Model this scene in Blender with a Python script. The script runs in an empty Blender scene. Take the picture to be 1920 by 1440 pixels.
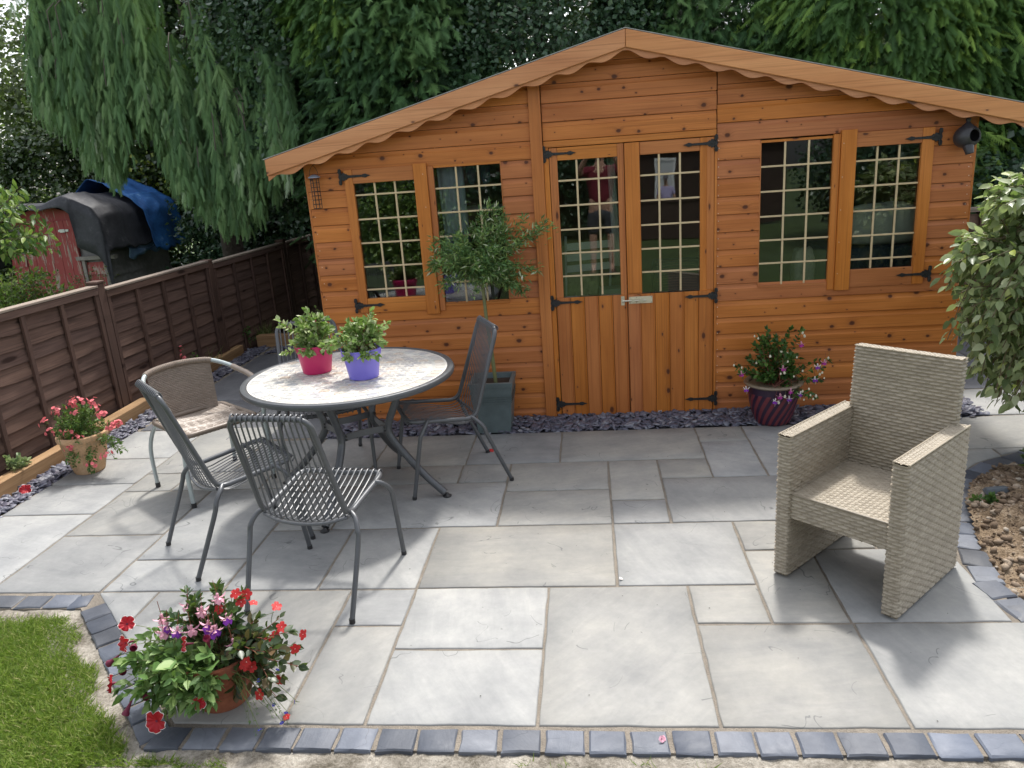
import bpy, bmesh, math, random
import numpy as np
from mathutils import Vector, Matrix, noise
random.seed(7); RS = np.random.RandomState(11)
sc = bpy.context.scene
COL = sc.collection
PI = math.pi

# ------------------------------------------------------------ camera, sky, sun, exposure
cam_d = bpy.data.cameras.new('camera'); cam = bpy.data.objects.new('camera', cam_d); COL.objects.link(cam)
sc.camera = cam
YAW, PITCH, ROLL = -0.1097942, 0.28725276, -0.07091027
f_ = Vector((math.sin(YAW)*math.cos(PITCH), math.cos(YAW)*math.cos(PITCH), -math.sin(PITCH)))
r0 = Vector((math.cos(YAW), -math.sin(YAW), 0)); u0 = r0.cross(f_)
r_ = r0*math.cos(ROLL)+u0*math.sin(ROLL); u_ = -r0*math.sin(ROLL)+u0*math.cos(ROLL)
M = Matrix((r_, u_, -f_)).transposed().to_4x4(); M.translation = (0, 0, 1.86)
cam.matrix_world = M
cam_d.sensor_width = 36; cam_d.lens = 36*1446.7/1920; cam_d.clip_start = 0.02; cam_d.clip_end = 400
cam_d.dof.use_dof = False

SUN_EL, SUN_AZ = math.radians(58), math.radians(11)     # azimuth from +Y towards +X
w = bpy.data.worlds.new('World'); sc.world = w; w.use_nodes = True
wn = w.node_tree; bg = wn.nodes['Background']
sky = wn.nodes.new('ShaderNodeTexSky'); sky.sky_type = 'NISHITA'; sky.sun_disc = False
sky.sun_elevation = SUN_EL; sky.sun_rotation = SUN_AZ; sky.dust_density = 3.0; sky.air_density = 1.0; sky.ozone_density = 1.0
hs = wn.nodes.new('ShaderNodeHueSaturation'); hs.inputs['Saturation'].default_value = 0.28
wn.links.new(sky.outputs[0], hs.inputs['Color']); wn.links.new(hs.outputs[0], bg.inputs[0])
bg.inputs[1].default_value = 0.15
sd = bpy.data.lights.new('sun', 'SUN'); sd.energy = 2.0; sd.angle = math.radians(5.0); sd.color = (1.0, 0.955, 0.89)
so = bpy.data.objects.new('sun', sd); COL.objects.link(so); so.location = (2, 8, 12)
sdir = Vector((math.sin(SUN_AZ)*math.cos(SUN_EL), math.cos(SUN_AZ)*math.cos(SUN_EL), math.sin(SUN_EL)))
so.rotation_euler = sdir.to_track_quat('Z', 'Y').to_euler()
vs = sc.view_settings
vs.view_transform = 'Standard'; vs.look = 'None'; vs.gamma = 1; vs.use_curve_mapping = False; vs.exposure = 1.13
sc.render.engine = 'CYCLES'
sc.cycles.max_bounces = 8; sc.cycles.transparent_max_bounces = 12; sc.cycles.glossy_bounces = 4

# ------------------------------------------------------------ node helpers
def newmat(name):
    m = bpy.data.materials.new(name); m.use_nodes = True
    nt = m.node_tree; return m, nt, nt.nodes['Principled BSDF']
def nd(nt, typ, ins=None, **props):
    n = nt.nodes.new(typ)
    for k, v in props.items(): setattr(n, k, v)
    for k, v in (ins or {}).items():
        if isinstance(v, bpy.types.NodeSocket): nt.links.new(v, n.inputs[k])
        else: n.inputs[k].default_value = v
    return n
def mth(nt, op, a, b=0.0, c=0.0, clamp=False):
    return nd(nt, 'ShaderNodeMath', {0: a, 1: b, 2: c}, operation=op, use_clamp=clamp).outputs[0]
def c4(c): return (c[0], c[1], c[2], 1.0)
def mix(nt, f, a, b, blend='MIX'):
    a = c4(a) if isinstance(a, tuple) else a; b = c4(b) if isinstance(b, tuple) else b
    n = nt.nodes.new('ShaderNodeMix'); n.data_type = 'RGBA'; n.blend_type = blend
    for i, v in ((0, f), (6, a), (7, b)):
        if isinstance(v, bpy.types.NodeSocket): nt.links.new(v, n.inputs[i])
        else: n.inputs[i].default_value = v
    return n.outputs[2]
def ramp(nt, fac, stops):
    n = nd(nt, 'ShaderNodeValToRGB', {'Fac': fac}); e = n.color_ramp.elements
    while len(e) < len(stops): e.new(0.5)
    for i, (p, c) in enumerate(stops):
        e[i].position = p; e[i].color = c4(c) if isinstance(c, tuple) else (c, c, c, 1)
    return n.outputs[0]
def noi(nt, vec, scale, detail=3, rough=0.55, dist=0.0, dim='3D'):
    return nd(nt, 'ShaderNodeTexNoise', {'Vector': vec, 'Scale': scale, 'Detail': detail, 'Roughness': rough, 'Distortion': dist}, noise_dimensions=dim).outputs[0]
def bump(nt, h, strength=0.3, dist=0.01):
    return nd(nt, 'ShaderNodeBump', {'Height': h, 'Strength': strength, 'Distance': dist}).outputs[0]
def objvec(nt):
    tc = nd(nt, 'ShaderNodeTexCoord').outputs['Object']
    return tc, nd(nt, 'ShaderNodeObjectInfo').outputs['Random']
def vadd(nt, v, o): return nd(nt, 'ShaderNodeVectorMath', {0: v, 1: o}, operation='ADD').outputs[0]
def comb(nt, x, y, z): return nd(nt, 'ShaderNodeCombineXYZ', {0: x, 1: y, 2: z}).outputs[0]
def setp(b, **k):
    for n, v in k.items():
        n = n.replace('_', ' ')
        s = b.inputs[n]
        if isinstance(v, bpy.types.NodeSocket): b.id_data.links.new(v, s)
        else: s.default_value = c4(v) if isinstance(v, tuple) and len(v) == 3 and s.type == 'RGBA' else v

def wood(name, lo, hi, knot=(0.10, 0.03, 0.012), axis='X', knots=0.5, rough=0.5, kscale=(5, 9), spread=0.35, grain=0.5, weather=None, rv=0.10):
    m, nt, b = newmat(name); tc, rnd = objvec(nt)
    s = nd(nt, 'ShaderNodeSeparateXYZ', {0: tc}).outputs
    al = {'X': s[0], 'Y': s[1], 'Z': s[2]}[axis]
    ac = {'X': s[2], 'Y': s[2], 'Z': s[0]}[axis]
    dp = {'X': s[1], 'Y': s[0], 'Z': s[1]}[axis]
    al = mth(nt, 'ADD', al, mth(nt, 'MULTIPLY', rnd, 57.3)); ac = mth(nt, 'ADD', ac, mth(nt, 'MULTIPLY', rnd, 13.7))
    kv = comb(nt, mth(nt, 'MULTIPLY', al, kscale[0]), mth(nt, 'MULTIPLY', ac, kscale[1]), 0.0)
    warp = noi(nt, kv, 6.0, 2)
    vor = nd(nt, 'ShaderNodeTexVoronoi', {'Vector': vadd(nt, kv, comb(nt, mth(nt, 'MULTIPLY', warp, 0.10), 0.0, 0.0)), 'Scale': 1.0, 'Randomness': 1.0}, voronoi_dimensions='2D')
    d = vor.outputs['Distance']; cr = nd(nt, 'ShaderNodeSeparateColor', {0: vor.outputs['Color']}).outputs
    on = mth(nt, 'GREATER_THAN', cr[0], 1-knots)
    size = mth(nt, 'MULTIPLY_ADD', mth(nt, 'POWER', cr[1], 2.5), 0.13, 0.035)
    k = mth(nt, 'MULTIPLY', on, mth(nt, 'SUBTRACT', 1.0, mth(nt, 'DIVIDE', d, size)), clamp=True)
    core = mth(nt, 'MULTIPLY', k, 2.2, clamp=True)
    halo = mth(nt, 'MULTIPLY', on, mth(nt, 'SUBTRACT', 1.0, mth(nt, 'DIVIDE', d, mth(nt, 'MULTIPLY', size, 3.0))), clamp=True)
    halo = mth(nt, 'POWER', halo, 2.0)
    # grain that flows round the knots
    bend = mth(nt, 'MULTIPLY', halo, 0.035)
    gv = comb(nt, mth(nt, 'MULTIPLY', al, 1.6), mth(nt, 'MULTIPLY', mth(nt, 'ADD', ac, bend), 42.0), mth(nt, 'MULTIPLY', dp, 42.0))
    g1 = noi(nt, gv, 1.0, 4, 0.6, 0.6)
    fine = noi(nt, comb(nt, mth(nt, 'MULTIPLY', al, 6), mth(nt, 'MULTIPLY', ac, 260.0), mth(nt, 'MULTIPLY', dp, 200.0)), 1.0, 2)
    big = noi(nt, comb(nt, mth(nt, 'MULTIPLY', al, 1.3), mth(nt, 'MULTIPLY', ac, 7.0), dp), 1.0, 3)
    t = mth(nt, 'ADD', mth(nt, 'MULTIPLY', g1, grain), mth(nt, 'MULTIPLY', big, 1-grain))
    c = ramp(nt, t, [(0.5-spread*0.42, lo), (0.5+spread*0.42, hi)])
    c = mix(nt, mth(nt, 'MULTIPLY', fine, 0.38), c, tuple(x*0.45 for x in lo))
    ring = ramp(nt, noi(nt, comb(nt, mth(nt, 'MULTIPLY', al, 0.9), mth(nt, 'MULTIPLY', mth(nt, 'ADD', ac, bend), 95.0), 0.0), 1.0, 2, 0.4, 0.4), [(0.56, 0.0), (0.68, 0.45)])
    c = mix(nt, ring, c, tuple(x*0.62 for x in lo))
    hv = nd(nt, 'ShaderNodeHueSaturation', {'Color': c, 'Hue': mth(nt, 'MULTIPLY_ADD', rnd, 0.006, 0.499), 'Value': mth(nt, 'MULTIPLY_ADD', rnd, 2*rv, 1-rv), 'Saturation': mth(nt, 'MULTIPLY_ADD', rnd, 0.08, 0.97)}).outputs[0]
    c = mix(nt, mth(nt, 'MULTIPLY', halo, 0.75), hv, tuple(0.45*a+0.55*q for a, q in zip(lo, knot)))
    c = mix(nt, core, c, knot)
    if weather is not None:
        wv = noi(nt, tc, 7.0, 5, 0.65); c = mix(nt, ramp(nt, wv, [(0.52, 0.0), (0.72, 0.7)]), c, weather)
    setp(b, Base_Color=c, Roughness=mth(nt, 'MULTIPLY_ADD', g1, 0.25, rough-0.1))
    b.inputs['Specular IOR Level'].default_value = 0.35
    setp(b, Normal=bump(nt, mth(nt, 'SUBTRACT', mth(nt, 'ADD', mth(nt, 'MULTIPLY', g1, 0.6), mth(nt, 'MULTIPLY', fine, 0.4)), mth(nt, 'MULTIPLY', core, 0.5)), 0.28, 0.003))
    return m
def simple(name, col, rough=0.5, metal=0.0, var=0.12, scale=30, bumps=0.08, spec=0.5, bd=0.002, rvar=0.0):
    m, nt, b = newmat(name); tc, rnd = objvec(nt)
    n = noi(nt, tc, scale, 4, 0.6)
    n2 = noi(nt, tc, scale*0.12, 3, 0.5)
    t = mth(nt, 'ADD', mth(nt, 'MULTIPLY', n, 0.5), mth(nt, 'MULTIPLY', n2, 0.5))
    c = ramp(nt, t, [(0.3, tuple(x*(1-var) for x in col)), (0.7, tuple(min(1, x*(1+var)) for x in col))])
    if rvar: c = nd(nt, 'ShaderNodeHueSaturation', {'Color': c, 'Value': mth(nt, 'MULTIPLY_ADD', rnd, 2*rvar, 1-rvar)}).outputs[0]
    setp(b, Base_Color=c, Roughness=mth(nt, 'MULTIPLY_ADD', n2, 0.2, rough-0.1), Metallic=metal)
    b.inputs['Specular IOR Level'].default_value = spec
    if bumps: setp(b, Normal=bump(nt, n, bumps*3, bd))
    return m
def stone(name, cols, rough=0.7, streak=True, pits=0.4, bstr=0.5, val=0.22, sat=0.5, warm=None):
    """riven stone, each piece its own tint and its own streak direction"""
    m, nt, b = newmat(name); tc, rnd = objvec(nt)
    off = comb(nt, mth(nt, 'MULTIPLY', rnd, 91.0), mth(nt, 'MULTIPLY', rnd, 37.0), mth(nt, 'MULTIPLY', rnd, 11.0))
    rot = nd(nt, 'ShaderNodeVectorRotate', {'Vector': tc, 'Angle': mth(nt, 'MULTIPLY', rnd, 23.0)}, rotation_type='Z_AXIS').outputs[0]
    st = nd(nt, 'ShaderNodeMapping', {'Vector': vadd(nt, rot, off), 'Scale': (1.2, 6.0, 1.0)}).outputs[0]
    n1 = noi(nt, st, 2.6, 6, 0.66, 0.5)
    n2 = noi(nt, vadd(nt, tc, off), 3.2, 6, 0.62)
    n3 = noi(nt, vadd(nt, tc, off), 38.0, 5, 0.7)
    t = mth(nt, 'ADD', mth(nt, 'MULTIPLY', n1, 0.30 if streak else 0.2), mth(nt, 'MULTIPLY', n2, 0.70 if streak else 0.8))
    c = ramp(nt, t, [(0.32, cols[0]), (0.5, cols[1]), (0.68, cols[2])])
    c = mix(nt, mth(nt, 'MULTIPLY', n3, 0.35), c, tuple(x*0.72 for x in cols[0]))
    r2 = mth(nt, 'FRACT', mth(nt, 'MULTIPLY', rnd, 7.31))
    if warm: c = mix(nt, mth(nt, 'MULTIPLY', r2, 0.6), c, warm, 'MULTIPLY')
    c = nd(nt, 'ShaderNodeHueSaturation', {'Color': c, 'Value': mth(nt, 'MULTIPLY_ADD', rnd, 2*val, 1-val), 'Saturation': mth(nt, 'MULTIPLY_ADD', r2, sat, 1-sat*0.5)}).outputs[0]
    # little flake edges of the cleft surface
    fl = noi(nt, vadd(nt, rot, off), 3.2, 2, 0.4, 1.4)
    edge = mth(nt, 'SUBTRACT', 1.0, mth(nt, 'MULTIPLY', mth(nt, 'ABSOLUTE', mth(nt, 'SUBTRACT', fl, 0.56)), 190.0), clamp=True)
    brk = mth(nt, 'GREATER_THAN', noi(nt, vadd(nt, tc, off), 5.0, 2), 0.56)
    edge = mth(nt, 'MULTIPLY', mth(nt, 'MULTIPLY', edge, brk), pits)
    c = mix(nt, edge, c, tuple(x*0.4 for x in cols[0]))
    setp(b, Base_Color=c, Roughness=mth(nt, 'MULTIPLY_ADD', n3, 0.25, rough-0.12))
    b.inputs['Specular IOR Level'].default_value = 0.4
    h = mth(nt, 'ADD', mth(nt, 'ADD', mth(nt, 'MULTIPLY', n1, 0.5), mth(nt, 'MULTIPLY', n3, 0.25)), mth(nt, 'MULTIPLY', mth(nt, 'GREATER_THAN', fl, 0.56), 0.35))
    setp(b, Normal=bump(nt, h, bstr, 0.006))
    return m
def leafmat(name, stops, rough=0.5, trans=0.25, spec=0.4):
    """per-leaf tint from the mesh attribute rnd, partly translucent"""
    m, nt, b = newmat(name)
    a = nd(nt, 'ShaderNodeAttribute', attribute_name='rnd').outputs['Fac']
    c = ramp(nt, a, stops)
    setp(b, Base_Color=c, Roughness=rough); b.inputs['Specular IOR Level'].default_value = spec
    tr = nd(nt, 'ShaderNodeBsdfTranslucent', {'Color': mix(nt, 0.5, c, (0.25, 0.4, 0.05))})
    mx = nd(nt, 'ShaderNodeMixShader', {0: trans, 1: b.outputs[0], 2: tr.outputs[0]})
    nt.links.new(mx.outputs[0], nt.nodes['Material Output'].inputs[0])
    return m

# ------------------------------------------------------------ mesh helpers
class MB:
    def __init__(s): s.v = []; s.f = []; s.mi = []; s.rn = []
    def add(s, vs, fs, mi=0, rnd=None):
        n = len(s.v); s.v += [tuple(p) for p in vs]; s.f += [tuple(i+n for i in q) for q in fs]; s.mi += [mi]*len(fs)
        s.rn += [random.random() if rnd is None else rnd]*len(vs)
        return s
    def box(s, c, d, rot=None, mi=0):
        x, y, z = d[0]/2, d[1]/2, d[2]/2
        vs = [Vector((a*x, b*y, e*z)) for e in (-1, 1) for b in (-1, 1) for a in (-1, 1)]
        if rot is not None: vs = [rot @ v for v in vs]
        c = Vector(c)
        return s.add([v+c for v in vs], [(0, 2, 3, 1), (4, 5, 7, 6), (0, 1, 5, 4), (2, 6, 7, 3), (0, 4, 6, 2), (1, 3, 7, 5)], mi)
    def bx(s, x0, x1, y0, y1, z0, z1, mi=0): return s.box(((x0+x1)/2, (y0+y1)/2, (z0+z1)/2), (abs(x1-x0), abs(y1-y0), abs(z1-z0)), mi=mi)
    def tube(s, pts, r, seg=10, closed=False, caps=True, mi=0, flat=None):
        pts = [Vector(p) for p in pts]; n = len(pts)
        rr = r if isinstance(r, (list, tuple)) else [r]*n
        T = []
        for i in range(n):
            a = pts[(i-1) % n] if closed or i > 0 else pts[i]; b = pts[(i+1) % n] if closed or i < n-1 else pts[i]
            t = (b-a); T.append(t.normalized() if t.length > 1e-9 else Vector((0, 0, 1)))
        up = Vector((0, 0, 1)) if abs(T[0].z) < 0.9 else Vector((0, 1, 0))
        N = T[0].cross(up).normalized(); vs = []
        for i in range(n):
            N = (N - T[i]*N.dot(T[i])).normalized(); B = T[i].cross(N)
            for k in range(seg):
                a = 2*PI*k/seg
                ca, sa = math.cos(a), math.sin(a)
                if flat: sa *= flat
                vs.append(pts[i] + (N*ca + B*sa)*rr[i])
        fs = []
        for i in range(n if closed else n-1):
            j = (i+1) % n
            for k in range(seg):
                l = (k+1) % seg; fs.append((i*seg+k, i*seg+l, j*seg+l, j*seg+k))
        if caps and not closed:
            fs.append(tuple(range(seg))[::-1]); fs.append(tuple(range((n-1)*seg, n*seg)))
        return s.add(vs, fs, mi)
    def lathe(s, prof, seg=32, c=(0, 0, 0), mi=0, wob=0.0, close=True):
        vs = []; fs = []; n = len(prof)
        for k in range(seg):
            a = 2*PI*k/seg
            for (r, z) in prof:
                q = 1+wob*math.sin(3*a+z*9)
                vs.append((c[0]+r*q*math.cos(a), c[1]+r*q*math.sin(a), c[2]+z))
        for k in range(seg):
            l = (k+1) % seg
            for i in range(n-1): fs.append((k*n+i, l*n+i, l*n+i+1, k*n+i+1))
        if close:
            if prof[0][0] > 1e-6: fs.append(tuple(k*n for k in range(seg))[::-1])
            if prof[-1][0] > 1e-6: fs.append(tuple(k*n+n-1 for k in range(seg)))
        return s.add(vs, fs, mi)
    def prism(s, poly, z0, z1, mi=0):
        n = len(poly); vs = [(x, y, z0) for x, y in poly]+[(x, y, z1) for x, y in poly]
        return s.add(vs, [tuple(range(n))[::-1], tuple(range(n, 2*n))]+[(i, (i+1) % n, n+(i+1) % n, n+i) for i in range(n)], mi)
    def mesh(s, name, mats, smooth=True, angle=40):
        me = bpy.data.meshes.new(name); me.from_pydata(s.v, [], s.f)
        mats = mats if isinstance(mats, (list, tuple)) else [mats]
        for m in mats: me.materials.append(m)
        if any(s.mi): me.polygons.foreach_set('material_index', s.mi)
        at = me.attributes.new('rnd', 'FLOAT', 'POINT'); at.data.foreach_set('value', s.rn)
        bm = bmesh.new(); bm.from_mesh(me); bmesh.ops.recalc_face_normals(bm, faces=bm.faces); bm.to_mesh(me); bm.free()
        if smooth:
            me.shade_smooth(); me.set_sharp_from_angle(angle=math.radians(angle))
        return me
    def build(s, name, mats, parent=None, world=False, smooth=True, angle=40, bevel=0, kind=None):
        if world and parent is not None:
            o = chain(parent); s.v = [(v[0]-o.x, v[1]-o.y, v[2]-o.z) for v in s.v]
        ob = link(name, s.mesh(name, mats, smooth, angle), parent)
        if bevel:
            b = ob.modifiers.new('b', 'BEVEL'); b.width = bevel; b.segments = 2; b.limit_method = 'ANGLE'; b.angle_limit = math.radians(40)
        if kind: ob['kind'] = kind
        return ob
def chain(o):
    v = Vector((0, 0, 0))
    while o is not None: v += o.location; o = o.parent
    return v
def link(name, me, parent=None):
    ob = bpy.data.objects.new(name, me); COL.objects.link(ob); ob.parent = parent; return ob
def tag(o, label=None, cat=None, group=None, kind=None):
    if label: o['label'] = label
    if cat: o['category'] = cat
    if group: o['group'] = group
    if kind: o['kind'] = kind
    return o
def thing(name, label, cat, loc=(0, 0, 0), rz=0.0, group=None):
    o = bpy.data.objects.new(name, None); COL.objects.link(o); o.location = loc; o.rotation_euler = (0, 0, rz)
    o.empty_display_size = 0.1
    return tag(o, label, cat, group)
def copy_tree(o, parent=None):
    c = o.copy(); COL.objects.link(c); c.parent = parent
    for ch in list(o.children):
        if ch != c: copy_tree(ch, c)
    return c
def smooth_path(pts, k=6, closed=False):
    P = [Vector(p) for p in pts]; n = len(P); out = []
    rng = n if closed else n-1
    for i in range(rng):
        p0 = P[(i-1) % n] if closed or i > 0 else P[i]; p1 = P[i]; p2 = P[(i+1) % n]; p3 = P[(i+2) % n] if closed or i < n-2 else p2
        for j in range(k):
            t = j/k; t2 = t*t; t3 = t2*t
            out.append(0.5*((2*p1)+(p2-p0)*t+(2*p0-5*p1+4*p2-p3)*t2+(3*p1-p0-3*p2+p3)*t3))
    if not closed: out.append(P[-1])
    return out
def round_path(pts, r, k=6):
    """polyline with its corners rounded by radius r"""
    P = [Vector(p) for p in pts]; out = [P[0]]
    for i in range(1, len(P)-1):
        a = P[i-1]-P[i]; b = P[i+1]-P[i]; q = min(r, a.length*0.49, b.length*0.49)
        s = P[i]+a.normalized()*q; e = P[i]+b.normalized()*q
        for j in range(k+1):
            t = j/k; out.append(s*(1-t)**2+P[i]*2*t*(1-t)+e*t*t)
    out.append(P[-1]); return out

def bulk(name, V, F, mats, parent=None, rnd=None, kind=None, smooth=False, mi=None):
    """V (n,3) float array, F (m,3) int triangles"""
    me = bpy.data.meshes.new(name); n, m = len(V), len(F)
    me.vertices.add(n); me.vertices.foreach_set('co', np.asarray(V, np.float32).ravel())
    me.loops.add(3*m); me.loops.foreach_set('vertex_index', np.asarray(F, np.int32).ravel())
    me.polygons.add(m); me.polygons.foreach_set('loop_start', np.arange(0, 3*m, 3, dtype=np.int32))
    for q in (mats if isinstance(mats, (list, tuple)) else [mats]): me.materials.append(q)
    if mi is not None: me.polygons.foreach_set('material_index', np.asarray(mi, np.int32))
    if rnd is not None:
        at = me.attributes.new('rnd', 'FLOAT', 'POINT'); at.data.foreach_set('value', np.asarray(rnd, np.float32))
    me.update(calc_edges=True); me.validate()
    if smooth: me.shade_smooth()
    ob = link(name, me, parent)
    if kind: ob['kind'] = kind
    return ob
def frames(d, n):
    """rotation matrices whose columns are x, d (=local Y), z~n"""
    d = d/np.linalg.norm(d, axis=1, keepdims=True)
    x = np.cross(d, n); l = np.linalg.norm(x, axis=1, keepdims=True); x = np.where(l < 1e-5, np.array([[1., 0, 0]]), x/np.maximum(l, 1e-9))
    z = np.cross(x, d); return np.stack([x, d, z], axis=2)
def scatter(tv, tf, pos, fr, sc_, jr=None):
    """copies of template (tv, tf) at pos with frames fr and scale sc_; returns V, F, rnd"""
    tv = np.asarray(tv, float); tf = np.asarray(tf); N = len(pos); k = len(tv)
    sc_ = np.asarray(sc_, float); sc_ = sc_.reshape(N, 1, -1) if sc_.ndim > 0 else sc_
    V = np.einsum('nij,nkj->nki', fr, tv[None]*sc_)+pos[:, None, :]
    F = tf[None]+(np.arange(N)*k)[:, None, None]
    r = RS.rand(N) if jr is None else jr
    return V.reshape(-1, 3), F.reshape(-1, 3), np.repeat(r, k)
def join(parts):
    V, F, R = [], [], []; n = 0
    for v, f, r in parts: V.append(v); F.append(f+n); R.append(r); n += len(v)
    return np.vstack(V), np.vstack(F), np.concatenate(R)
def leaf_t(w=0.5, fold=0.06, droop=0.12, n=2):
    """pointed leaf along +Y, length 1, creased at the midrib"""
    if n == 1:
        return [(0, 0, 0), (-w/2, .42, fold), (w/2, .42, fold), (0, 1, -droop)], [(0, 2, 3), (0, 3, 1)]
    v = [(0, 0, 0), (-w*.42, .25, fold), (w*.42, .25, fold), (-w*.5, .5, fold*.7-droop*.2), (w*.5, .5, fold*.7-droop*.2), (-w*.3, .78, -droop*.4+fold*.3), (w*.3, .78, -droop*.4+fold*.3), (0, 1, -droop), (0, .4, -.02), (0, .72, -droop*.45-.02)]
    f = [(0, 8, 1), (0, 2, 8), (1, 8, 3), (2, 4, 8), (3, 8, 9), (4, 9, 8), (3, 9, 5), (4, 6, 9), (5, 9, 7), (6, 7, 9)]
    return v, f
def unit(a): return a/np.maximum(np.linalg.norm(a, axis=1, keepdims=True), 1e-9)
# ------------------------------------------------------------ materials
M_slab = stone('sandstone', [(0.20, 0.21, 0.218), (0.285, 0.293, 0.292), (0.375, 0.378, 0.365)], rough=0.62, warm=(1.0, 0.93, 0.84), val=0.17, sat=0.6, bstr=0.5, pits=0.8)
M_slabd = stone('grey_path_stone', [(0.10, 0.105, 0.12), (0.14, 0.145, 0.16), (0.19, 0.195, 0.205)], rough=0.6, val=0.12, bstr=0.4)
M_sett = stone('blue_sett', [(0.068, 0.078, 0.100), (0.105, 0.118, 0.146), (0.155, 0.17, 0.20)], rough=0.55, streak=False, val=0.34, sat=0.5, bstr=0.9, pits=0.4)
M_mortar = simple('mortar', (0.205, 0.178, 0.145), 0.9, var=0.35, scale=160, bumps=0.5, bd=0.004)
M_conc = None
def concrete_mat():
    m, nt, b = newmat('rough_haunching'); tc, _ = objvec(nt)
    n1 = noi(nt, tc, 5, 5, 0.65); n2 = noi(nt, tc, 60, 5, 0.7); n3 = noi(nt, tc, 260, 2)
    c = ramp(nt, mth(nt, 'ADD', mth(nt, 'MULTIPLY', n1, 0.6), mth(nt, 'MULTIPLY', n2, 0.4)), [(0.38, (0.085, 0.072, 0.05)), (0.49, (0.25, 0.225, 0.185)), (0.62, (0.46, 0.425, 0.365))])
    c = mix(nt, mth(nt, 'MULTIPLY', n3, 0.3), c, (0.12, 0.10, 0.08))
    setp(b, Base_Color=c, Roughness=0.95, Normal=bump(nt, mth(nt, 'ADD', n2, mth(nt, 'MULTIPLY', n3, 0.4)), 0.9, 0.012)); return m
M_conc = concrete_mat()
M_lawnsoil = simple('lawn_soil', (0.10, 0.13, 0.03), 0.95, var=0.5, scale=30, bumps=0.4)
M_soil = None
def soil_mat():
    m, nt, b = newmat('clay_soil'); tc, _ = objvec(nt)
    n1 = noi(nt, tc, 9, 6, 0.7); n2 = noi(nt, tc, 90, 4, 0.7)
    c = ramp(nt, mth(nt, 'ADD', mth(nt, 'MULTIPLY', n1, 0.55), mth(nt, 'MULTIPLY', n2, 0.45)), [(0.38, (0.075, 0.05, 0.03)), (0.5, (0.24, 0.17, 0.105)), (0.64, (0.44, 0.35, 0.25))])
    setp(b, Base_Color=c, Roughness=0.95, Normal=bump(nt, mth(nt, 'ADD', n2, n1), 1.0, 0.015)); return m
M_soil = soil_mat()
M_slate = simple('plum_slate', (0.125, 0.12, 0.165), 0.42, var=0.3, scale=25, bumps=0.15, spec=0.5)
def slate_mat():
    m, nt, b = newmat('plum_slate_chip'); tc, _ = objvec(nt)
    a = nd(nt, 'ShaderNodeAttribute', attribute_name='rnd').outputs['Fac']
    c = ramp(nt, a, [(0.0, (0.075, 0.078, 0.11)), (0.4, (0.125, 0.128, 0.175)), (0.7, (0.155, 0.14, 0.18)), (0.88, (0.21, 0.225, 0.275)), (1.0, (0.32, 0.32, 0.35))])
    n = noi(nt, tc, 60, 4, 0.65); c = mix(nt, mth(nt, 'MULTIPLY', n, 0.45), c, (0.05, 0.05, 0.07))
    setp(b, Base_Color=c, Roughness=0.5, Normal=bump(nt, n, 0.5, 0.003)); return m
M_chip = slate_mat()
M_sleeper = wood('new_softwood', (0.30, 0.17, 0.075), (0.52, 0.33, 0.17), axis='Y', knots=0.3, rough=0.75, kscale=(3, 6), grain=0.55)
M_clad = wood('honey_cladding', (0.43, 0.134, 0.039), (0.68, 0.252, 0.086), axis='X', knots=0.74, rough=0.5, kscale=(6.6, 8.5), spread=0.42, grain=0.35)
M_cladZ = wood('honey_boards_upright', (0.41, 0.126, 0.033), (0.63, 0.230, 0.068), axis='Z', knots=0.5, rough=0.5, kscale=(5, 9), spread=0.42, grain=0.35, rv=0.04)
M_frameZ = wood('honey_frame_upright', (0.45, 0.142, 0.036), (0.66, 0.243, 0.070), axis='Z', knots=0.3, rough=0.42, kscale=(3.4, 12), spread=0.4, grain=0.4)
M_frameX = wood('honey_frame_level', (0.43, 0.138, 0.036), (0.67, 0.255, 0.076), axis='X', knots=0.45, rough=0.42, kscale=(5, 12), spread=0.4, grain=0.4)
M_barge = wood('skylit_fascia', (0.56, 0.225, 0.095), (0.80, 0.39, 0.19), knot=(0.14, 0.06, 0.035), axis='X', knots=0.35, rough=0.45, kscale=(3.0, 7), spread=0.5, grain=0.35)  # pinkish fascia wood, its colour lightened for the open sky it faces
M_pale = simple('pale_glazing_bar', (0.60, 0.47, 0.28), 0.6, var=0.18, scale=40)
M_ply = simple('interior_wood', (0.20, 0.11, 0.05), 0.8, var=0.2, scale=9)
M_felt = simple('roof_felt', (0.36, 0.36, 0.35), 0.95, var=0.2, scale=160, bumps=0.4)  # felt lightened so its edge shows the skylight as a pale line
M_black = simple('black_iron', (0.012, 0.013, 0.014), 0.5, var=0.3, scale=90, bumps=0.5, bd=0.003)
M_zinc = simple('bright_zinc', (0.62, 0.60, 0.50), 0.32, metal=0.85, var=0.08)
M_nail = simple('nail_head', (0.75, 0.7, 0.6), 0.4, metal=0.6)
M_fence = wood('dark_stained_slat', (0.080, 0.048, 0.039), (0.235, 0.145, 0.115), knot=(0.03, 0.014, 0.010), axis='Y', knots=0.35, rough=0.8, kscale=(1.7, 7), spread=0.5, grain=0.5)
M_fenceP = wood('dark_stained_post', (0.068, 0.039, 0.032), (0.15, 0.088, 0.068), knot=(0.03, 0.014, 0.010), axis='Z', knots=0.3, rough=0.8, kscale=(3, 7), spread=0.5)
M_fenceC = wood('bleached_cap_rail', (0.16, 0.12, 0.095), (0.42, 0.35, 0.29), knot=(0.05, 0.03, 0.02), axis='Y', knots=0.1, rough=0.85, kscale=(3, 7), spread=0.5)
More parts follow.
